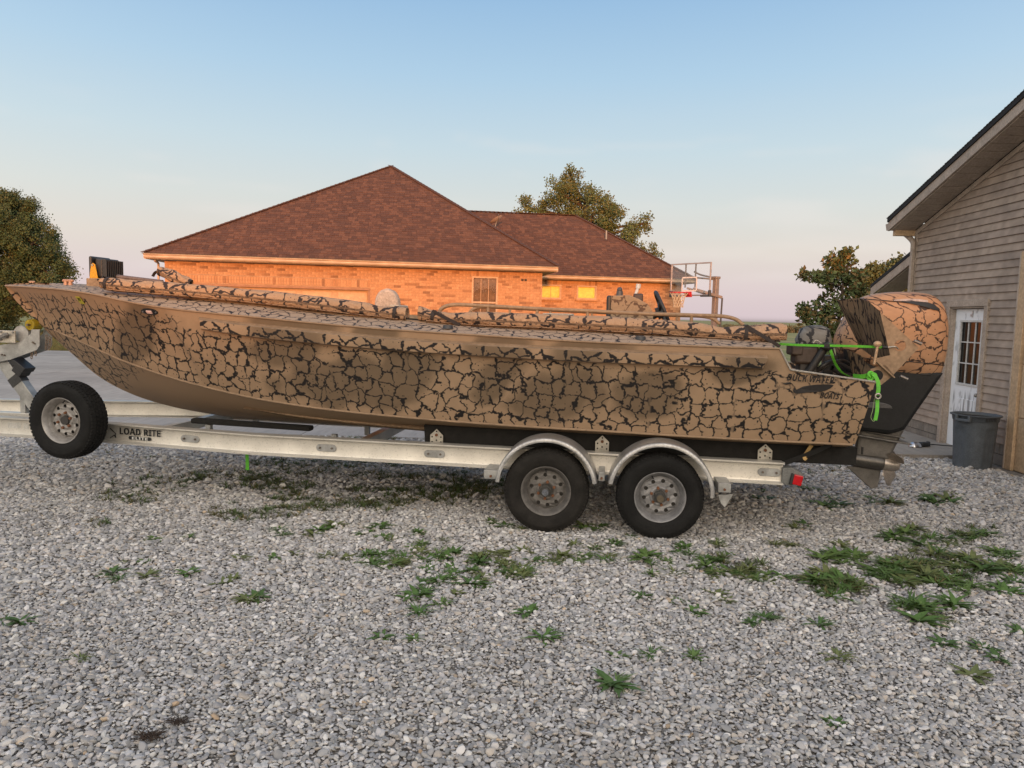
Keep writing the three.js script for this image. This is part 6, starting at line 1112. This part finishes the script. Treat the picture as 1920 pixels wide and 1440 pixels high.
{ // seat back under a pale cover
  const z = ZC + 0.1, rows = [], p0 = B(704, 590, z), p1 = B(750, 590, z), top = B(727, 541, z), w = (p1.x - p0.x) / 2, cx = (p0.x + p1.x) / 2, h = top.y - p0.y;
  for (let i = 0; i <= 18; i++) { const t = i / 18, row = []; const s = t < 0.55 ? 1 - 0.05 * t : Math.sqrt(Math.max(0.0009, 1 - ((t - 0.55) / 0.45) ** 2.4)) * 0.97; for (let j = 0; j < 28; j++) { const a = j / 28 * 2 * Math.PI, ca = Math.cos(a), sa = Math.sin(a), e = 0.6, wr = 1 + 0.06 * (fbm(j * 0.9 + 3, t * 3, 3) - 0.5) * (1 - t * 0.5); row.push(V(cx + Math.sign(ca) * Math.abs(ca) ** e * w * s * wr, p0.y - 0.12 + (h + 0.12) * t, z + Math.sign(sa) * Math.abs(sa) ** e * 0.09 * (0.5 + 0.5 * s) * wr)); } rows.push(row); }
  const g = group('covered_seat'); mesh('cloth_cover', loft(rows, { closed: true, flip: true }), mat(rgb(206, 180, 160), 0.85, 0, { tint: 'grain', size: 0.8, bump: 0.006, bumpSize: 0.25 }), g);
  mesh('pedestal', cyl(0.04, 0.05, 0.45, 16).translate(cx, p0.y - 0.33, z), mat([0.2, 0.2, 0.2], 0.5, 0.5), g);
  thing(g, BF, 'boat seat under a pale cloth cover standing between the two rolls', 'seat');
}
{ // pale cooler lids just showing over the coaming
  for (const [u0, u1, v0, label] of [[738, 757, 572, 'white cooler beside the covered seat'], [1020, 1075, 587, 'white cooler below the grab rail']]) { const z = ZC + 0.15, a = B(u0, v0, z), b = B(u1, v0 + 1, z), g = group('cooler'), w = b.x - a.x; mesh('lid', box(w, 0.05, 0.34, (a.x + b.x) / 2, a.y - 0.025, z, 0.012), mat(rgb(196, 176, 152), 0.5), g); mesh('tub', box(w * 0.96, 0.34, 0.32, (a.x + b.x) / 2, a.y - 0.222, z - 0.01, 0.015), mat(rgb(150, 124, 98), 0.6), g); thing(g, BF, label, 'cooler'); }
}
// ------------------------------------------------------------------ main outboard
{
  const motor = group('outboard_motor'), P = (u, v, dz = 0) => B(u, v, ZC + dz);
  const lev = [[700, 1604, 1752, 0.15], [690, 1596, 1759, 0.19], [670, 1572, 1766, 0.225], [640, 1566, 1770.5, 0.245], [610, 1577, 1771, 0.25], [588, 1590, 1768, 0.24], [572, 1597, 1762, 0.215], [560, 1612, 1753, 0.18], [552, 1634, 1738, 0.13], [548, 1664, 1716, 0.06]];
  const rows = lev.map(([v, u0, u1, hw]) => { const a = P(u0, v), b = P(u1, v), cx = (a.x + b.x) / 2, rx = (b.x - a.x) / 2, row = []; for (let j = 0; j < 80; j++) { const t = j / 80 * 2 * Math.PI, c = Math.cos(t), s = Math.sin(t), e = 0.66; row.push(V(cx + Math.sign(c) * Math.abs(c) ** e * rx, lerp(a.y, b.y, (c + 1) / 2) - (v > 630 ? 0.075 * c * (v - 630) / 70 : 0), ZC + Math.sign(s) * Math.abs(s) ** e * hw)); } return row; });
  const smoothRows = []; for (let j = 0; j < 80; j++) { const c = curve(rows.map((r) => r[j])); for (let i = 0; i <= 30; i++) (smoothRows[i] ||= [])[j] = c.getPoint(i / 30); }
  const topP = P(1690, 547), capRow = smoothRows[30].map(() => topP.clone());
  mesh('cowling', loft([...smoothRows, capRow], { closed: true, uv: (i, j, a, cu, p) => [a, p.y] }), cowlPaint, motor);
  // air scoop recess on the near side near the top
  const surfZ = (u, v, out) => { let z = 0.2; for (let k = 0; k < 12; k++) { const p = P(u, v, z); let best = 1e9, bz = 0.2; for (const r of smoothRows) for (const q of r) if (q.z > ZC) { const d = (q.x - p.x) ** 2 + (q.y - p.y) ** 2; if (d < best) { best = d; bz = q.z - ZC; } } z = bz + out; } return P(u, v, z); };
  const scoop = (top, bot, out, name, m, par) => mesh(name, loft(top.map((t, i) => [surfZ(t[0], t[1], out), surfZ((t[0] + bot[i][0]) / 2, (t[1] + bot[i][1]) / 2, out), surfZ(bot[i][0], bot[i][1], out)])), m, par);
  const blk = mat([0.012, 0.011, 0.011], 0.5), grey = mat(rgb(36, 36, 37), 0.5, 0.1, { specularIntensity: 0.5, tint: 'grain', size: 0.5 });
  const vent = scoop([[1690, 563.5], [1710, 562.5], [1735, 565], [1752, 571], [1762, 579]], [[1690, 565.5], [1712, 570], [1735, 575.5], [1752, 581], [1762, 583]], 0.012, 'air_intake', blk, motor);
  scoop([[1676, 562], [1700, 560], [1722, 560.5], [1740, 563]], [[1676, 564], [1700, 564.5], [1722, 565], [1740, 567]], 0.016, 'intake_lip', mat(rgb(190, 170, 160), 0.35), vent);
  // seam round the cowl and a second one below the crown
  for (const lv of [6, 21]) mesh('cowl_seam', new THREE.TubeGeometry(new THREE.CatmullRomCurve3(smoothRows[lv].map((p) => V(p.x + (p.x - smoothRows[lv][20].x) * 0.004, p.y + (lv === 21 ? -0.10 * (p.x - smoothRows[lv][20].x) : 0), p.z + Math.sign(p.z - ZC) * 0.001)), true), 120, 0.004, 6, true), blk, motor);
  // dark midsection and apron below the cowl
  const mid = [[1590, 662], [1686, 686], [1757, 704], [1748, 716], [1716, 762], [1690, 800], [1668, 806], [1616, 800], [1604, 762]].map(([u, v]) => { const p = P(u, v, 0.14); return [p.x, p.y]; });
  mesh('midsection', extrude(mid, ZC - 0.17, 0.34, 0.04), grey, motor);
  const lt = P(1735, 700, 0.17); mesh('latch', [box(0.09, 0.03, 0.02, lt.x, lt.y - 0.005, ZC + 0.165, 0.008).rotateZ(0)], blk, motor);
  const sh = P(1645, 762, 0.16), shp = []; for (let i = 0; i <= 24; i++) { const a = i / 24 * Math.PI; shp.push([sh.x - 0.02 + Math.cos(a) * 0.14, sh.y + Math.sin(a) * 0.045 - 0.01]); }
  mesh('side_flute', extrude(shp, ZC + 0.166, 0.012, 0.004), mat(rgb(92, 90, 90), 0.3, 0.3), motor);
  // leg, anti-ventilation plate, gearcase, skeg
  const legM = mat(rgb(118, 114, 110), 0.4, 0.35, { tint: 'blotch', size: 0.4 });
  const leg = [[1618, 795], [1688, 800], [1690, 808], [1664, 858], [1612, 852]].map(([u, v]) => { const p = P(u, v, 0.05); return [p.x, p.y]; });
  mesh('leg', extrude(leg, ZC - 0.05, 0.10, 0.03), legM, motor);
  const pl = [P(1606, 815, 0.1), P(1706, 830, 0.1)]; mesh('ventilation_plate', [bar(V(pl[0].x, pl[0].y, ZC), V(pl[1].x, pl[1].y - 0.01, ZC), 0.3, 0.014, 0.004), bar(V(pl[0].x + 0.02, pl[0].y + 0.045, ZC), V(pl[1].x - 0.05, pl[1].y + 0.04, ZC), 0.22, 0.012, 0.004)], legM, motor);
  const g0 = P(1600, 860), g1 = P(1654, 868), dx = g1.clone().sub(g0).normalize(), L = g0.distanceTo(g1), R = 0.075;
  const alongX = (g) => g.rotateZ(-Math.PI / 2).applyMatrix4(new THREE.Matrix4().makeBasis(dx, V(-dx.y, dx.x, 0), V(0, 0, 1)).setPosition(g0));
  mesh('gearcase', [alongX(lathe([[0.002, -0.16], [0.03, -0.13], [0.055, -0.07], [0.07, 0.0], [R, 0.1], [R, L - 0.02], [R - 0.005, L]], 36))], mat(rgb(92, 88, 84), 0.32, 0.5), motor);
  const sl = P(1617, 845, 0.055); mesh('water_slot', box(0.02, 0.07, 0.01, sl.x, sl.y, ZC + 0.052, 0.004), blk, motor);
  const sk = [[1588, 874], [1650, 880], [1644, 912], [1634, 915], [1612, 896]].map(([u, v]) => { const p = P(u, v, 0); return [p.x, p.y]; });
  mesh('skeg', extrude(sk, ZC - 0.012, 0.024, 0.008), legM, motor);
  // three-bladed propeller
  const prop = group('propeller', motor), hubA = g1.clone(), pm = mat(rgb(176, 166, 156), 0.35, 0.6), h0 = new THREE.Matrix4().makeBasis(dx, V(-dx.y, dx.x, 0), V(0, 0, 1)).setPosition(hubA);
  mesh('prop_hub', lathe([[0.06, 0], [0.068, 0.02], [0.058, 0.12], [0.05, 0.145], [0.04, 0.146], [0.036, 0.13]], 32).rotateZ(-Math.PI / 2).applyMatrix4(h0), pm, prop);
  for (let b = 0; b < 3; b++) {
    const rws = []; for (let i = 0; i <= 14; i++) { const t = i / 14, r = lerp(0.05, 0.205, t), ch = (0.30 + 0.62 * Math.sin(Math.PI * Math.pow(t, 0.75))) * 0.175 * (1 - smooth(0.86, 1, t) * 0.72), pitch = Math.atan2(0.15, r) + 0.1, row = []; for (let j = 0; j <= 10; j++) { const s = j / 10 - 0.5, cup = 0.018 * (1 - 4 * s * s) * t, ang = (s * ch * Math.cos(pitch)) / r + t * 0.35; row.push(V(0.06 + s * ch * Math.sin(pitch) + cup + t * 0.03, Math.cos(ang) * r, Math.sin(ang) * r)); } rws.push(row); }
    const back = rws.map((q) => q.map((p) => p.clone().add(V(0.007, 0, 0))));
    mesh('blade', [loft(rws), loft(back, { flip: true }), loft([rws[14], back[14]]), loft([rws.map((q) => q[0]), back.map((q) => q[0])]), loft([rws.map((q) => q[10]), back.map((q) => q[10])])].map((g) => g.rotateX(b * 2 * Math.PI / 3 + 0.75).applyMatrix4(h0)), pm, prop);
  }
  // clamp bracket joining it to the stern
  mesh('clamp_bracket', [box(0.22, 0.42, 0.26, P(1606, 760).x - 0.09, P(1606, 740).y, ZC, 0.02), box(0.14, 0.5, 0.08, trTop1.x - 0.02, trTop1.y - 0.1, ZC, 0.01)], blk, motor);
  thing(motor, BF, 'large outboard motor with orange crackle-painted cowl and black midsection', 'outboard motor');
}
{ // smaller motor under a grey camouflage cover
  const g = group('kicker_motor'), z = -0.75, P = (u, v, dz = 0) => B(u, v, z + dz), rows = [];
  for (const [v, u0, u1, hw] of [[644, 1492, 1557, 0.12], [636, 1493, 1557, 0.13], [625, 1497, 1556, 0.13], [617, 1502, 1553, 0.12], [612, 1510, 1548, 0.09], [610, 1522, 1540, 0.03]]) { const a = P(u0, v), b = P(u1, v), cx = (a.x + b.x) / 2, rx = (b.x - a.x) / 2, row = []; for (let j = 0; j < 28; j++) { const t = j / 28 * 2 * Math.PI, c = Math.cos(t), s = Math.sin(t), k = 1 + 0.05 * Math.sin(t * 4 + v); row.push(V(cx + Math.sign(c) * Math.abs(c) ** 0.7 * rx * k, a.y, z + Math.sign(s) * Math.abs(s) ** 0.7 * hw * k)); } rows.push(row); }
  mesh('cloth_cover', [loft(rows, { closed: true }), loft([rows[5], rows[5].map(() => P(1531, 609))], { closed: true })], greyCamo, g);
  const blk = mat([0.022, 0.021, 0.021], 0.5), b0 = P(1520, 668);
  const lowM = mat(rgb(74, 62, 54), 0.6, 0.1, { tint: 'blotch', size: 0.2 });
  mesh('engine_block', [box(0.2, 0.16, 0.2, P(1508, 668).x, P(1508, 665).y, z, 0.03), box(0.1, 0.1, 0.22, P(1490, 655).x, P(1490, 655).y, z, 0.02)], lowM, g);
  mesh('tiller_handle', [rod(P(1516, 698, 0.1), P(1548, 650, 0.12), 0.034, 14), rod(P(1548, 650, 0.12), P(1556, 646, 0.12), 0.038, 14)], blk, g);
  mesh('hoses', [tube([P(1530, 696, 0.05), P(1545, 684, 0.08), P(1562, 678, 0.02), P(1590, 690, -0.1), P(1602, 696, -0.3)], 0.018), tube([P(1528, 698, 0.0), P(1548, 688, 0.05), P(1575, 676, -0.05), P(1598, 684, -0.3)], 0.014), tube([P(1560, 690, 0), P(1575, 700, -0.05), P(1592, 702, -0.2)], 0.022)], blk, g);
  mesh('lower_leg', [box(0.16, 0.25, 0.14, P(1512, 690).x, P(1512, 690).y - 0.04, z, 0.02)], blk, g);
  thing(g, BF, 'small motor under a grey camouflage cloth cover at the stern', 'outboard motor');
}
// ------------------------------------------------------------------ green tie-down straps
{
  const grn = mat(rgb(100, 196, 52), 0.65, 0, { tint: 'streak', size: 0.1 }), blk = mat([0.02, 0.02, 0.022], 0.5, 0.3), hook = mat([0.5, 0.47, 0.42], 0.35, 0.8);
  let g = group('ratchet_strap'); const z0 = -0.40, z1 = ZC + 0.97;
  mesh('webbing', [ribbon([B(1461, 645, z0), B(1500, 647, lerp(z0, z1, 0.2)), B(1545, 648.5, lerp(z0, z1, 0.45))], 0.019, 0.003, V(0, 1, 0.2), 20), ribbon([B(1556, 648, lerp(z0, z1, 0.5)), B(1600, 649, lerp(z0, z1, 0.75)), B(1656, 651, z1)], 0.019, 0.003, V(0, 1, 0.2), 20), ribbon([B(1554, 644, -0.58), B(1557, 655, -0.56), B(1561, 668, -0.56), B(1567, 683, -0.6), B(1577, 697, -0.62), B(1592, 706, -0.64)], 0.022, 0.003, (t) => V(1, 0.2, 0.4 + t), 24)], grn, g);
  const r = B(1552, 649, -0.57); mesh('ratchet', [box(0.085, 0.045, 0.05, r.x, r.y, r.z, 0.008), rod(V(r.x - 0.05, r.y - 0.014, r.z), V(r.x + 0.045, r.y - 0.03, r.z), 0.014)], blk, g);
  mesh('hook', [tube([B(1656, 651, z1), B(1667, 651, z1), B(1678, 650, z1 + 0.01), B(1684, 654, z1 - 0.01)], 0.006), tube([B(1525, 643, -0.5), B(1530, 638, -0.5), B(1540, 643, -0.5)], 0.004)], hook, g);
  mesh('hook_cover', rod(B(1654, 651, z1), B(1664, 651.5, z1), 0.014), blk, g);
  thing(g, BF, 'bright green ratchet strap stretched between stern deck and trim plate', 'strap');
  g = group('ratchet_strap'); const zs = ZC + 1.0;
  mesh('webbing', [ribbon([B(1600, 705, zs - 0.1), B(1618, 706, zs), B(1634, 702, zs + 0.02)], 0.035, 0.004, V(0, 1, 0.3), 16), ribbon([B(1632, 700, zs + 0.02), B(1640, 704, zs + 0.05), B(1646, 716, zs + 0.06), B(1647, 730, zs + 0.07), B(1645, 742, zs + 0.08)], 0.03, 0.004, V(1, 0.3, 0), 18), ribbon([B(1645, 746, zs + 0.08), B(1645, 760, zs + 0.09), B(1644, 774, zs + 0.1), B(1641, 788, zs + 0.1)], 0.027, 0.004, V(1, 0, 0.2), 18)], grn, g);
  const kn = B(1634, 705, zs + 0.03); mesh('knot', [new THREE.TorusKnotGeometry(0.022, 0.011, 48, 8).scale(1, 1, 0.7).translate(kn.x, kn.y, kn.z)], grn, g);
  const bu = B(1646, 743, zs + 0.1); mesh('buckle', [new THREE.TorusGeometry(0.02, 0.008, 8, 20).translate(bu.x, bu.y, bu.z)], hook, g);
  mesh('cord', tube([B(1640, 746, zs + 0.09), B(1636, 770, zs + 0.1), B(1633, 783, zs + 0.1), B(1638, 790, zs + 0.1), B(1642, 786, zs + 0.1)], 0.0025, 30, 5), mat(rgb(150, 170, 120), 0.7), g);
  thing(g, BF, 'bright green strap knotted on the transom with a hanging tail', 'strap');
  g = group('strap_tail'); const pz = -0.5; mesh('webbing', ribbon([B(463, 850, pz), B(463.5, 862, pz), B(464, 880, pz)], 0.035, 0.004, V(1, 0, 0.2), 10), grn, g); mesh('stitched_end', box(0.036, 0.02, 0.008, B(464, 879, pz).x, B(464, 879, pz).y, pz), grn, g); thing(g, BF, 'end of a green strap hanging below the trailer rail', 'strap');
  g = group('bunk_strap'); mesh('webbing', [ribbon([B(1560, 832, -0.35), B(1530, 846, -0.33), B(1500, 858, -0.34), B(1472, 868, -0.32)], 0.05, 0.006, V(0, 1, 0.5), 16)], mat([0.02, 0.018, 0.017], 0.7), g); mesh('torn_strip', ribbon([B(1522, 835, -0.36), B(1514, 846, -0.35), B(1508, 858, -0.34), B(1512, 862, -0.34)], 0.028, 0.004, V(1, 0.4, 0), 12), mat(rgb(190, 156, 100), 0.8), g); thing(g, BF, 'black strap slung under the stern above the tail light', 'strap');
}
// ------------------------------------------------------------------ weeds in the gravel
{
  const leafBlade = (L, W, bend, lobes) => { // arched tapering leaf with a fold, optional toothed edge
    const n = 6, pos = [], idx = []; for (let i = 0; i <= n; i++) { const t = i / n, w = W * Math.sin(Math.PI * (0.12 + 0.86 * t)) * (lobes && i % 2 ? 0.55 : 1), y = Math.sin(t * bend) / bend * L * 0.75, x = (1 - Math.cos(t * bend)) / bend * L + t * L * 0.35; pos.push(x, y - w * 0.0, -w, x, y - w * 0.35, 0, x, y, w); if (i < n) { const a = i * 3; idx.push(a, a + 1, a + 3, a + 1, a + 4, a + 3, a + 1, a + 2, a + 4, a + 2, a + 5, a + 4); } }
    const g = new THREE.BufferGeometry(); g.setAttribute('position', new THREE.Float32BufferAttribute(pos, 3)); g.setIndex(idx); g.computeVertexNormals(); return g;
  };
  const greens = [[0.085, 0.165, 0.03], [0.07, 0.135, 0.028], [0.11, 0.18, 0.04], [0.14, 0.165, 0.05]].map((c) => new THREE.MeshPhysicalMaterial({ color: new THREE.Color().setRGB(...c), roughness: 0.7, side: THREE.DoubleSide, map: rep(grainMap, 0.05) }));
  const protos = [];
  for (let k = 0; k < 7; k++) { const gs = [], n = k < 3 ? 13 + 2 * k : k < 5 ? 20 : 26; for (let i = 0; i < n; i++) { const inner = i / n; gs.push(leafBlade(rr(0.06, 0.105) * (k < 5 ? 1 : 1.1), (k < 3 ? rr(0.010, 0.016) : k < 5 ? rr(0.006, 0.010) : rr(0.003, 0.005)), rr(1.2, 2.3), k === 1 || k === 3).rotateZ(rr(-0.45, 0.05) + inner * 0.45).rotateY(rr(0, 6.28)).translate(rr(-0.012, 0.012), 0, rr(-0.012, 0.012))); } protos.push(join(gs)); }
  const kinds = ['broad-leaved', 'toothed-leaf', 'leafy', 'narrow-toothed', 'slender-leaved', 'grassy', 'fine grassy'];
  const put = (u, v, s, where = 'standing alone among the gravel stones') => {
    const p = ground(u, v), k = (rnd() * 7) | 0, m = new THREE.Mesh(protos[k], greens[(rnd() * 4) | 0]); m.castShadow = m.receiveShadow = true; m.name = numbered('gravel_weed');
    m.position.set(p.x, 0.002, p.z); m.rotation.y = rr(0, 6.28); m.scale.set(s, s * rr(0.3, 0.6), s); m.userData = { label: `${s > 1.35 ? 'large' : s > 1.05 ? 'mid-sized' : 'small'} ${kinds[k]} green weed ${where}`, category: 'weed', group: `${kinds[k]} weeds ${where}` }; scene.add(m);
  };
  // single plants seen in the photograph
  for (const [u, v, s] of [[290, 1012, 1], [355, 1009, 0.8], [270, 1055, 0.8], [212, 1076, 1.2], [222, 1088, 1], [275, 1082, 1.2], [350, 1078, 1.1], [230, 1057, 0.6], [448, 1048, 1.1], [514, 1047, 1], [556, 1039, 0.8], [612, 1044, 1.1], [425, 1094, 1.2], [440, 1087, 0.8], [465, 1126, 1.3], [484, 1122, 1.2], [40, 1168, 1], [5, 1171, 1], [148, 1238, 0.9], [690, 1044, 1.2], [712, 1042, 1.2], [700, 1062, 1.2], [740, 1062, 1.3], [775, 1028, 1.1], [822, 1042, 1.3], [850, 1040, 1.2], [800, 1070, 1.2], [845, 1066, 1], [930, 1042, 1.4], [950, 1052, 1.3], [982, 1036, 1.3], [1040, 1050, 1.3], [1035, 1058, 1.1], [1100, 1046, 1.2], [1135, 1054, 1.2], [1205, 1050, 1.9], [1215, 1044, 1.4], [885, 1095, 1.5], [905, 1083, 1.3], [955, 1078, 1.4], [985, 1074, 1.2], [910, 1100, 0.8], [780, 1118, 1.5], [798, 1112, 1.2], [768, 1124, 1], [855, 1115, 0.8], [785, 1152, 1.3], [825, 1134, 1.2], [988, 1150, 1.3], [1020, 1197, 1.5], [715, 1196, 0.9], [777, 1199, 0.8], [1158, 1231, 0.8], [1220, 1229, 1], [1148, 1288, 1.5], [1155, 1282, 1.2], [1205, 1120, 1.2], [1270, 1130, 0.9], [1568, 1234, 1.3], [1435, 1162, 1.4], [1410, 1168, 1], [1535, 1172, 1.3], [1690, 1140, 1.2], [1765, 1208, 1.2], [1843, 1218, 1.3], [1868, 1236, 1.1], [1822, 1268, 1.3], [1305, 1148, 1.1], [1345, 1115, 1.1], [1362, 1128, 0.9], [1563, 1358, 0.7], [1490, 992, 1.4], [1510, 985, 1.2], [1912, 1186, 1.1], [1300, 1235, 0.9]]) put(u, v, s);
  // spreading patches: [u, v, half width, half height, plants]
  for (const [u, v, a, b, n] of [[1750, 1062, 90, 24, 46], [1850, 1060, 60, 22, 20], [1565, 1100, 55, 20, 26], [1575, 1045, 50, 16, 16], [1670, 1085, 45, 14, 14], [1730, 1145, 60, 22, 16], [1800, 1095, 50, 20, 14], [1365, 1065, 70, 20, 26], [1310, 1030, 50, 12, 14], [1450, 1085, 50, 14, 14], [1770, 1010, 90, 16, 26], [1690, 1008, 40, 8, 8], [1480, 1020, 40, 8, 6], [1570, 940, 55, 12, 14], [1665, 940, 40, 8, 8], [1770, 940, 45, 14, 14], [1420, 930, 30, 8, 6], [1520, 920, 30, 6, 5], [740, 1050, 90, 18, 26], [960, 1060, 90, 22, 36], [1080, 1040, 60, 16, 18], [850, 1085, 70, 16, 14], [1250, 1060, 50, 18, 10], [950, 985, 60, 10, 10], [1110, 990, 40, 8, 7], [1160, 1015, 30, 10, 5], [680, 990, 60, 10, 10], [790, 1010, 70, 12, 12], [550, 998, 50, 8, 8], [1910, 1100, 30, 24, 10]]) for (let i = 0; i < Math.ceil(n * 0.5); i++) { const t = rr(0, 6.28), r = Math.sqrt(rnd()); put(u + Math.cos(t) * r * a * 1.1, v + Math.sin(t) * r * b * 1.2, u > 1500 ? rr(1.1, 1.9) : rr(0.75, 1.4), u > 1640 ? 'in the thick patch before the outbuilding' : u > 1250 ? 'in the patches behind the rear wheel' : v < 1000 ? 'in the strip beside the trailer wheels' : 'in the patches before the trailer rail'); }
  // low matted grass and moss under and behind the trailer
  const tuft = join(Array.from({ length: 12 }, () => leafBlade(rr(0.04, 0.08), rr(0.0025, 0.005), rr(0.5, 1.4), 0).rotateY(rr(0, 6.28)).translate(rr(-0.03, 0.03), 0, rr(-0.03, 0.03))));
  const list = [];
  for (const [u, v, a, b, n] of [[320, 905, 120, 22, 170], [240, 935, 70, 12, 60], [430, 900, 90, 18, 260], [560, 905, 100, 24, 420], [700, 905, 110, 20, 420], [830, 910, 100, 24, 420], [900, 925, 60, 18, 160], [480, 960, 90, 20, 140], [600, 945, 120, 16, 220], [760, 945, 100, 16, 220], [450, 990, 80, 12, 90], [250, 855, 60, 8, 40], [1000, 900, 60, 12, 40], [640, 870, 180, 10, 300], [1560, 885, 60, 8, 40], [700, 826, 160, 4, 160], [160, 985, 60, 8, 30], [1750, 1070, 100, 26, 160], [1565, 1100, 50, 18, 60], [1380, 1060, 60, 16, 60], [1830, 1000, 60, 10, 40]]) for (let i = 0; i < n * 0.55; i++) { const t = rr(0, 6.28), r = Math.sqrt(rnd()), p = ground(u + Math.cos(t) * r * a, v + Math.sin(t) * r * b); if (-p.z < 11.5 && fbm(p.x * 2.2 + 30, p.z * 2.2 + 90, 3) > 0.44) list.push(p); }
  const inst = new THREE.InstancedMesh(tuft, new THREE.MeshStandardMaterial({ side: THREE.DoubleSide, roughness: 0.8 }), list.length), im = new THREE.Matrix4(), q = new THREE.Quaternion(), col = new THREE.Color();
  list.forEach((p, i) => { q.setFromAxisAngle(V(0, 1, 0), rr(0, 6.28)); const s = rr(0.6, 1.3); im.compose(V(p.x, 0.003, p.z), q, V(s, s * rr(0.6, 1), s)); inst.setMatrixAt(i, im); const y = rnd(), b = rr(0.7, 1.2); col.setRGB(lerp(0.055, 0.13, y * y) * b, lerp(0.09, 0.10, y) * b, lerp(0.022, 0.035, y) * b); inst.setColorAt(i, col); });
  inst.name = 'low_grass'; inst.castShadow = inst.receiveShadow = true; inst.userData = { kind: 'stuff', label: 'thin low grass and moss spreading over the gravel', category: 'grass' }; scene.add(inst);
  // clump of dry dark plant litter
  for (const [u, v, s, lab] of [[278, 1390, 0.95, 'dark clump of dry plant litter on the gravel'], [330, 1362, 0.7, 'brown wisp of dry stems on the gravel']]) {
    const p = ground(u, v), gs = []; for (let i = 0; i < 130; i++) { const c = V(rr(-1, 1), 0, rr(-1, 1)).multiplyScalar(0.055 * Math.sqrt(rnd())); const d = V(rr(-1, 1), rr(-0.1, 0.35), rr(-1, 1)).normalize().multiplyScalar(rr(0.012, 0.04)); gs.push(rod(V(c.x, rr(0.012, 0.04), c.z), V(c.x + d.x, rr(0.015, 0.05), c.z + d.z), 0.0018, 4, 0.001)); }
    const m = mesh('plant_litter', gs, mat(rgb(66, 52, 42), 0.95)); m.scale.setScalar(s); m.geometry.scale(1.3, 0.8, 0.8); m.name = numbered('plant_litter'); m.userData = { label: lab, category: 'debris' }; m.position.set(p.x, 0.006, p.z); scene.add(m);
  }
}
renderer.render(scene, camera);
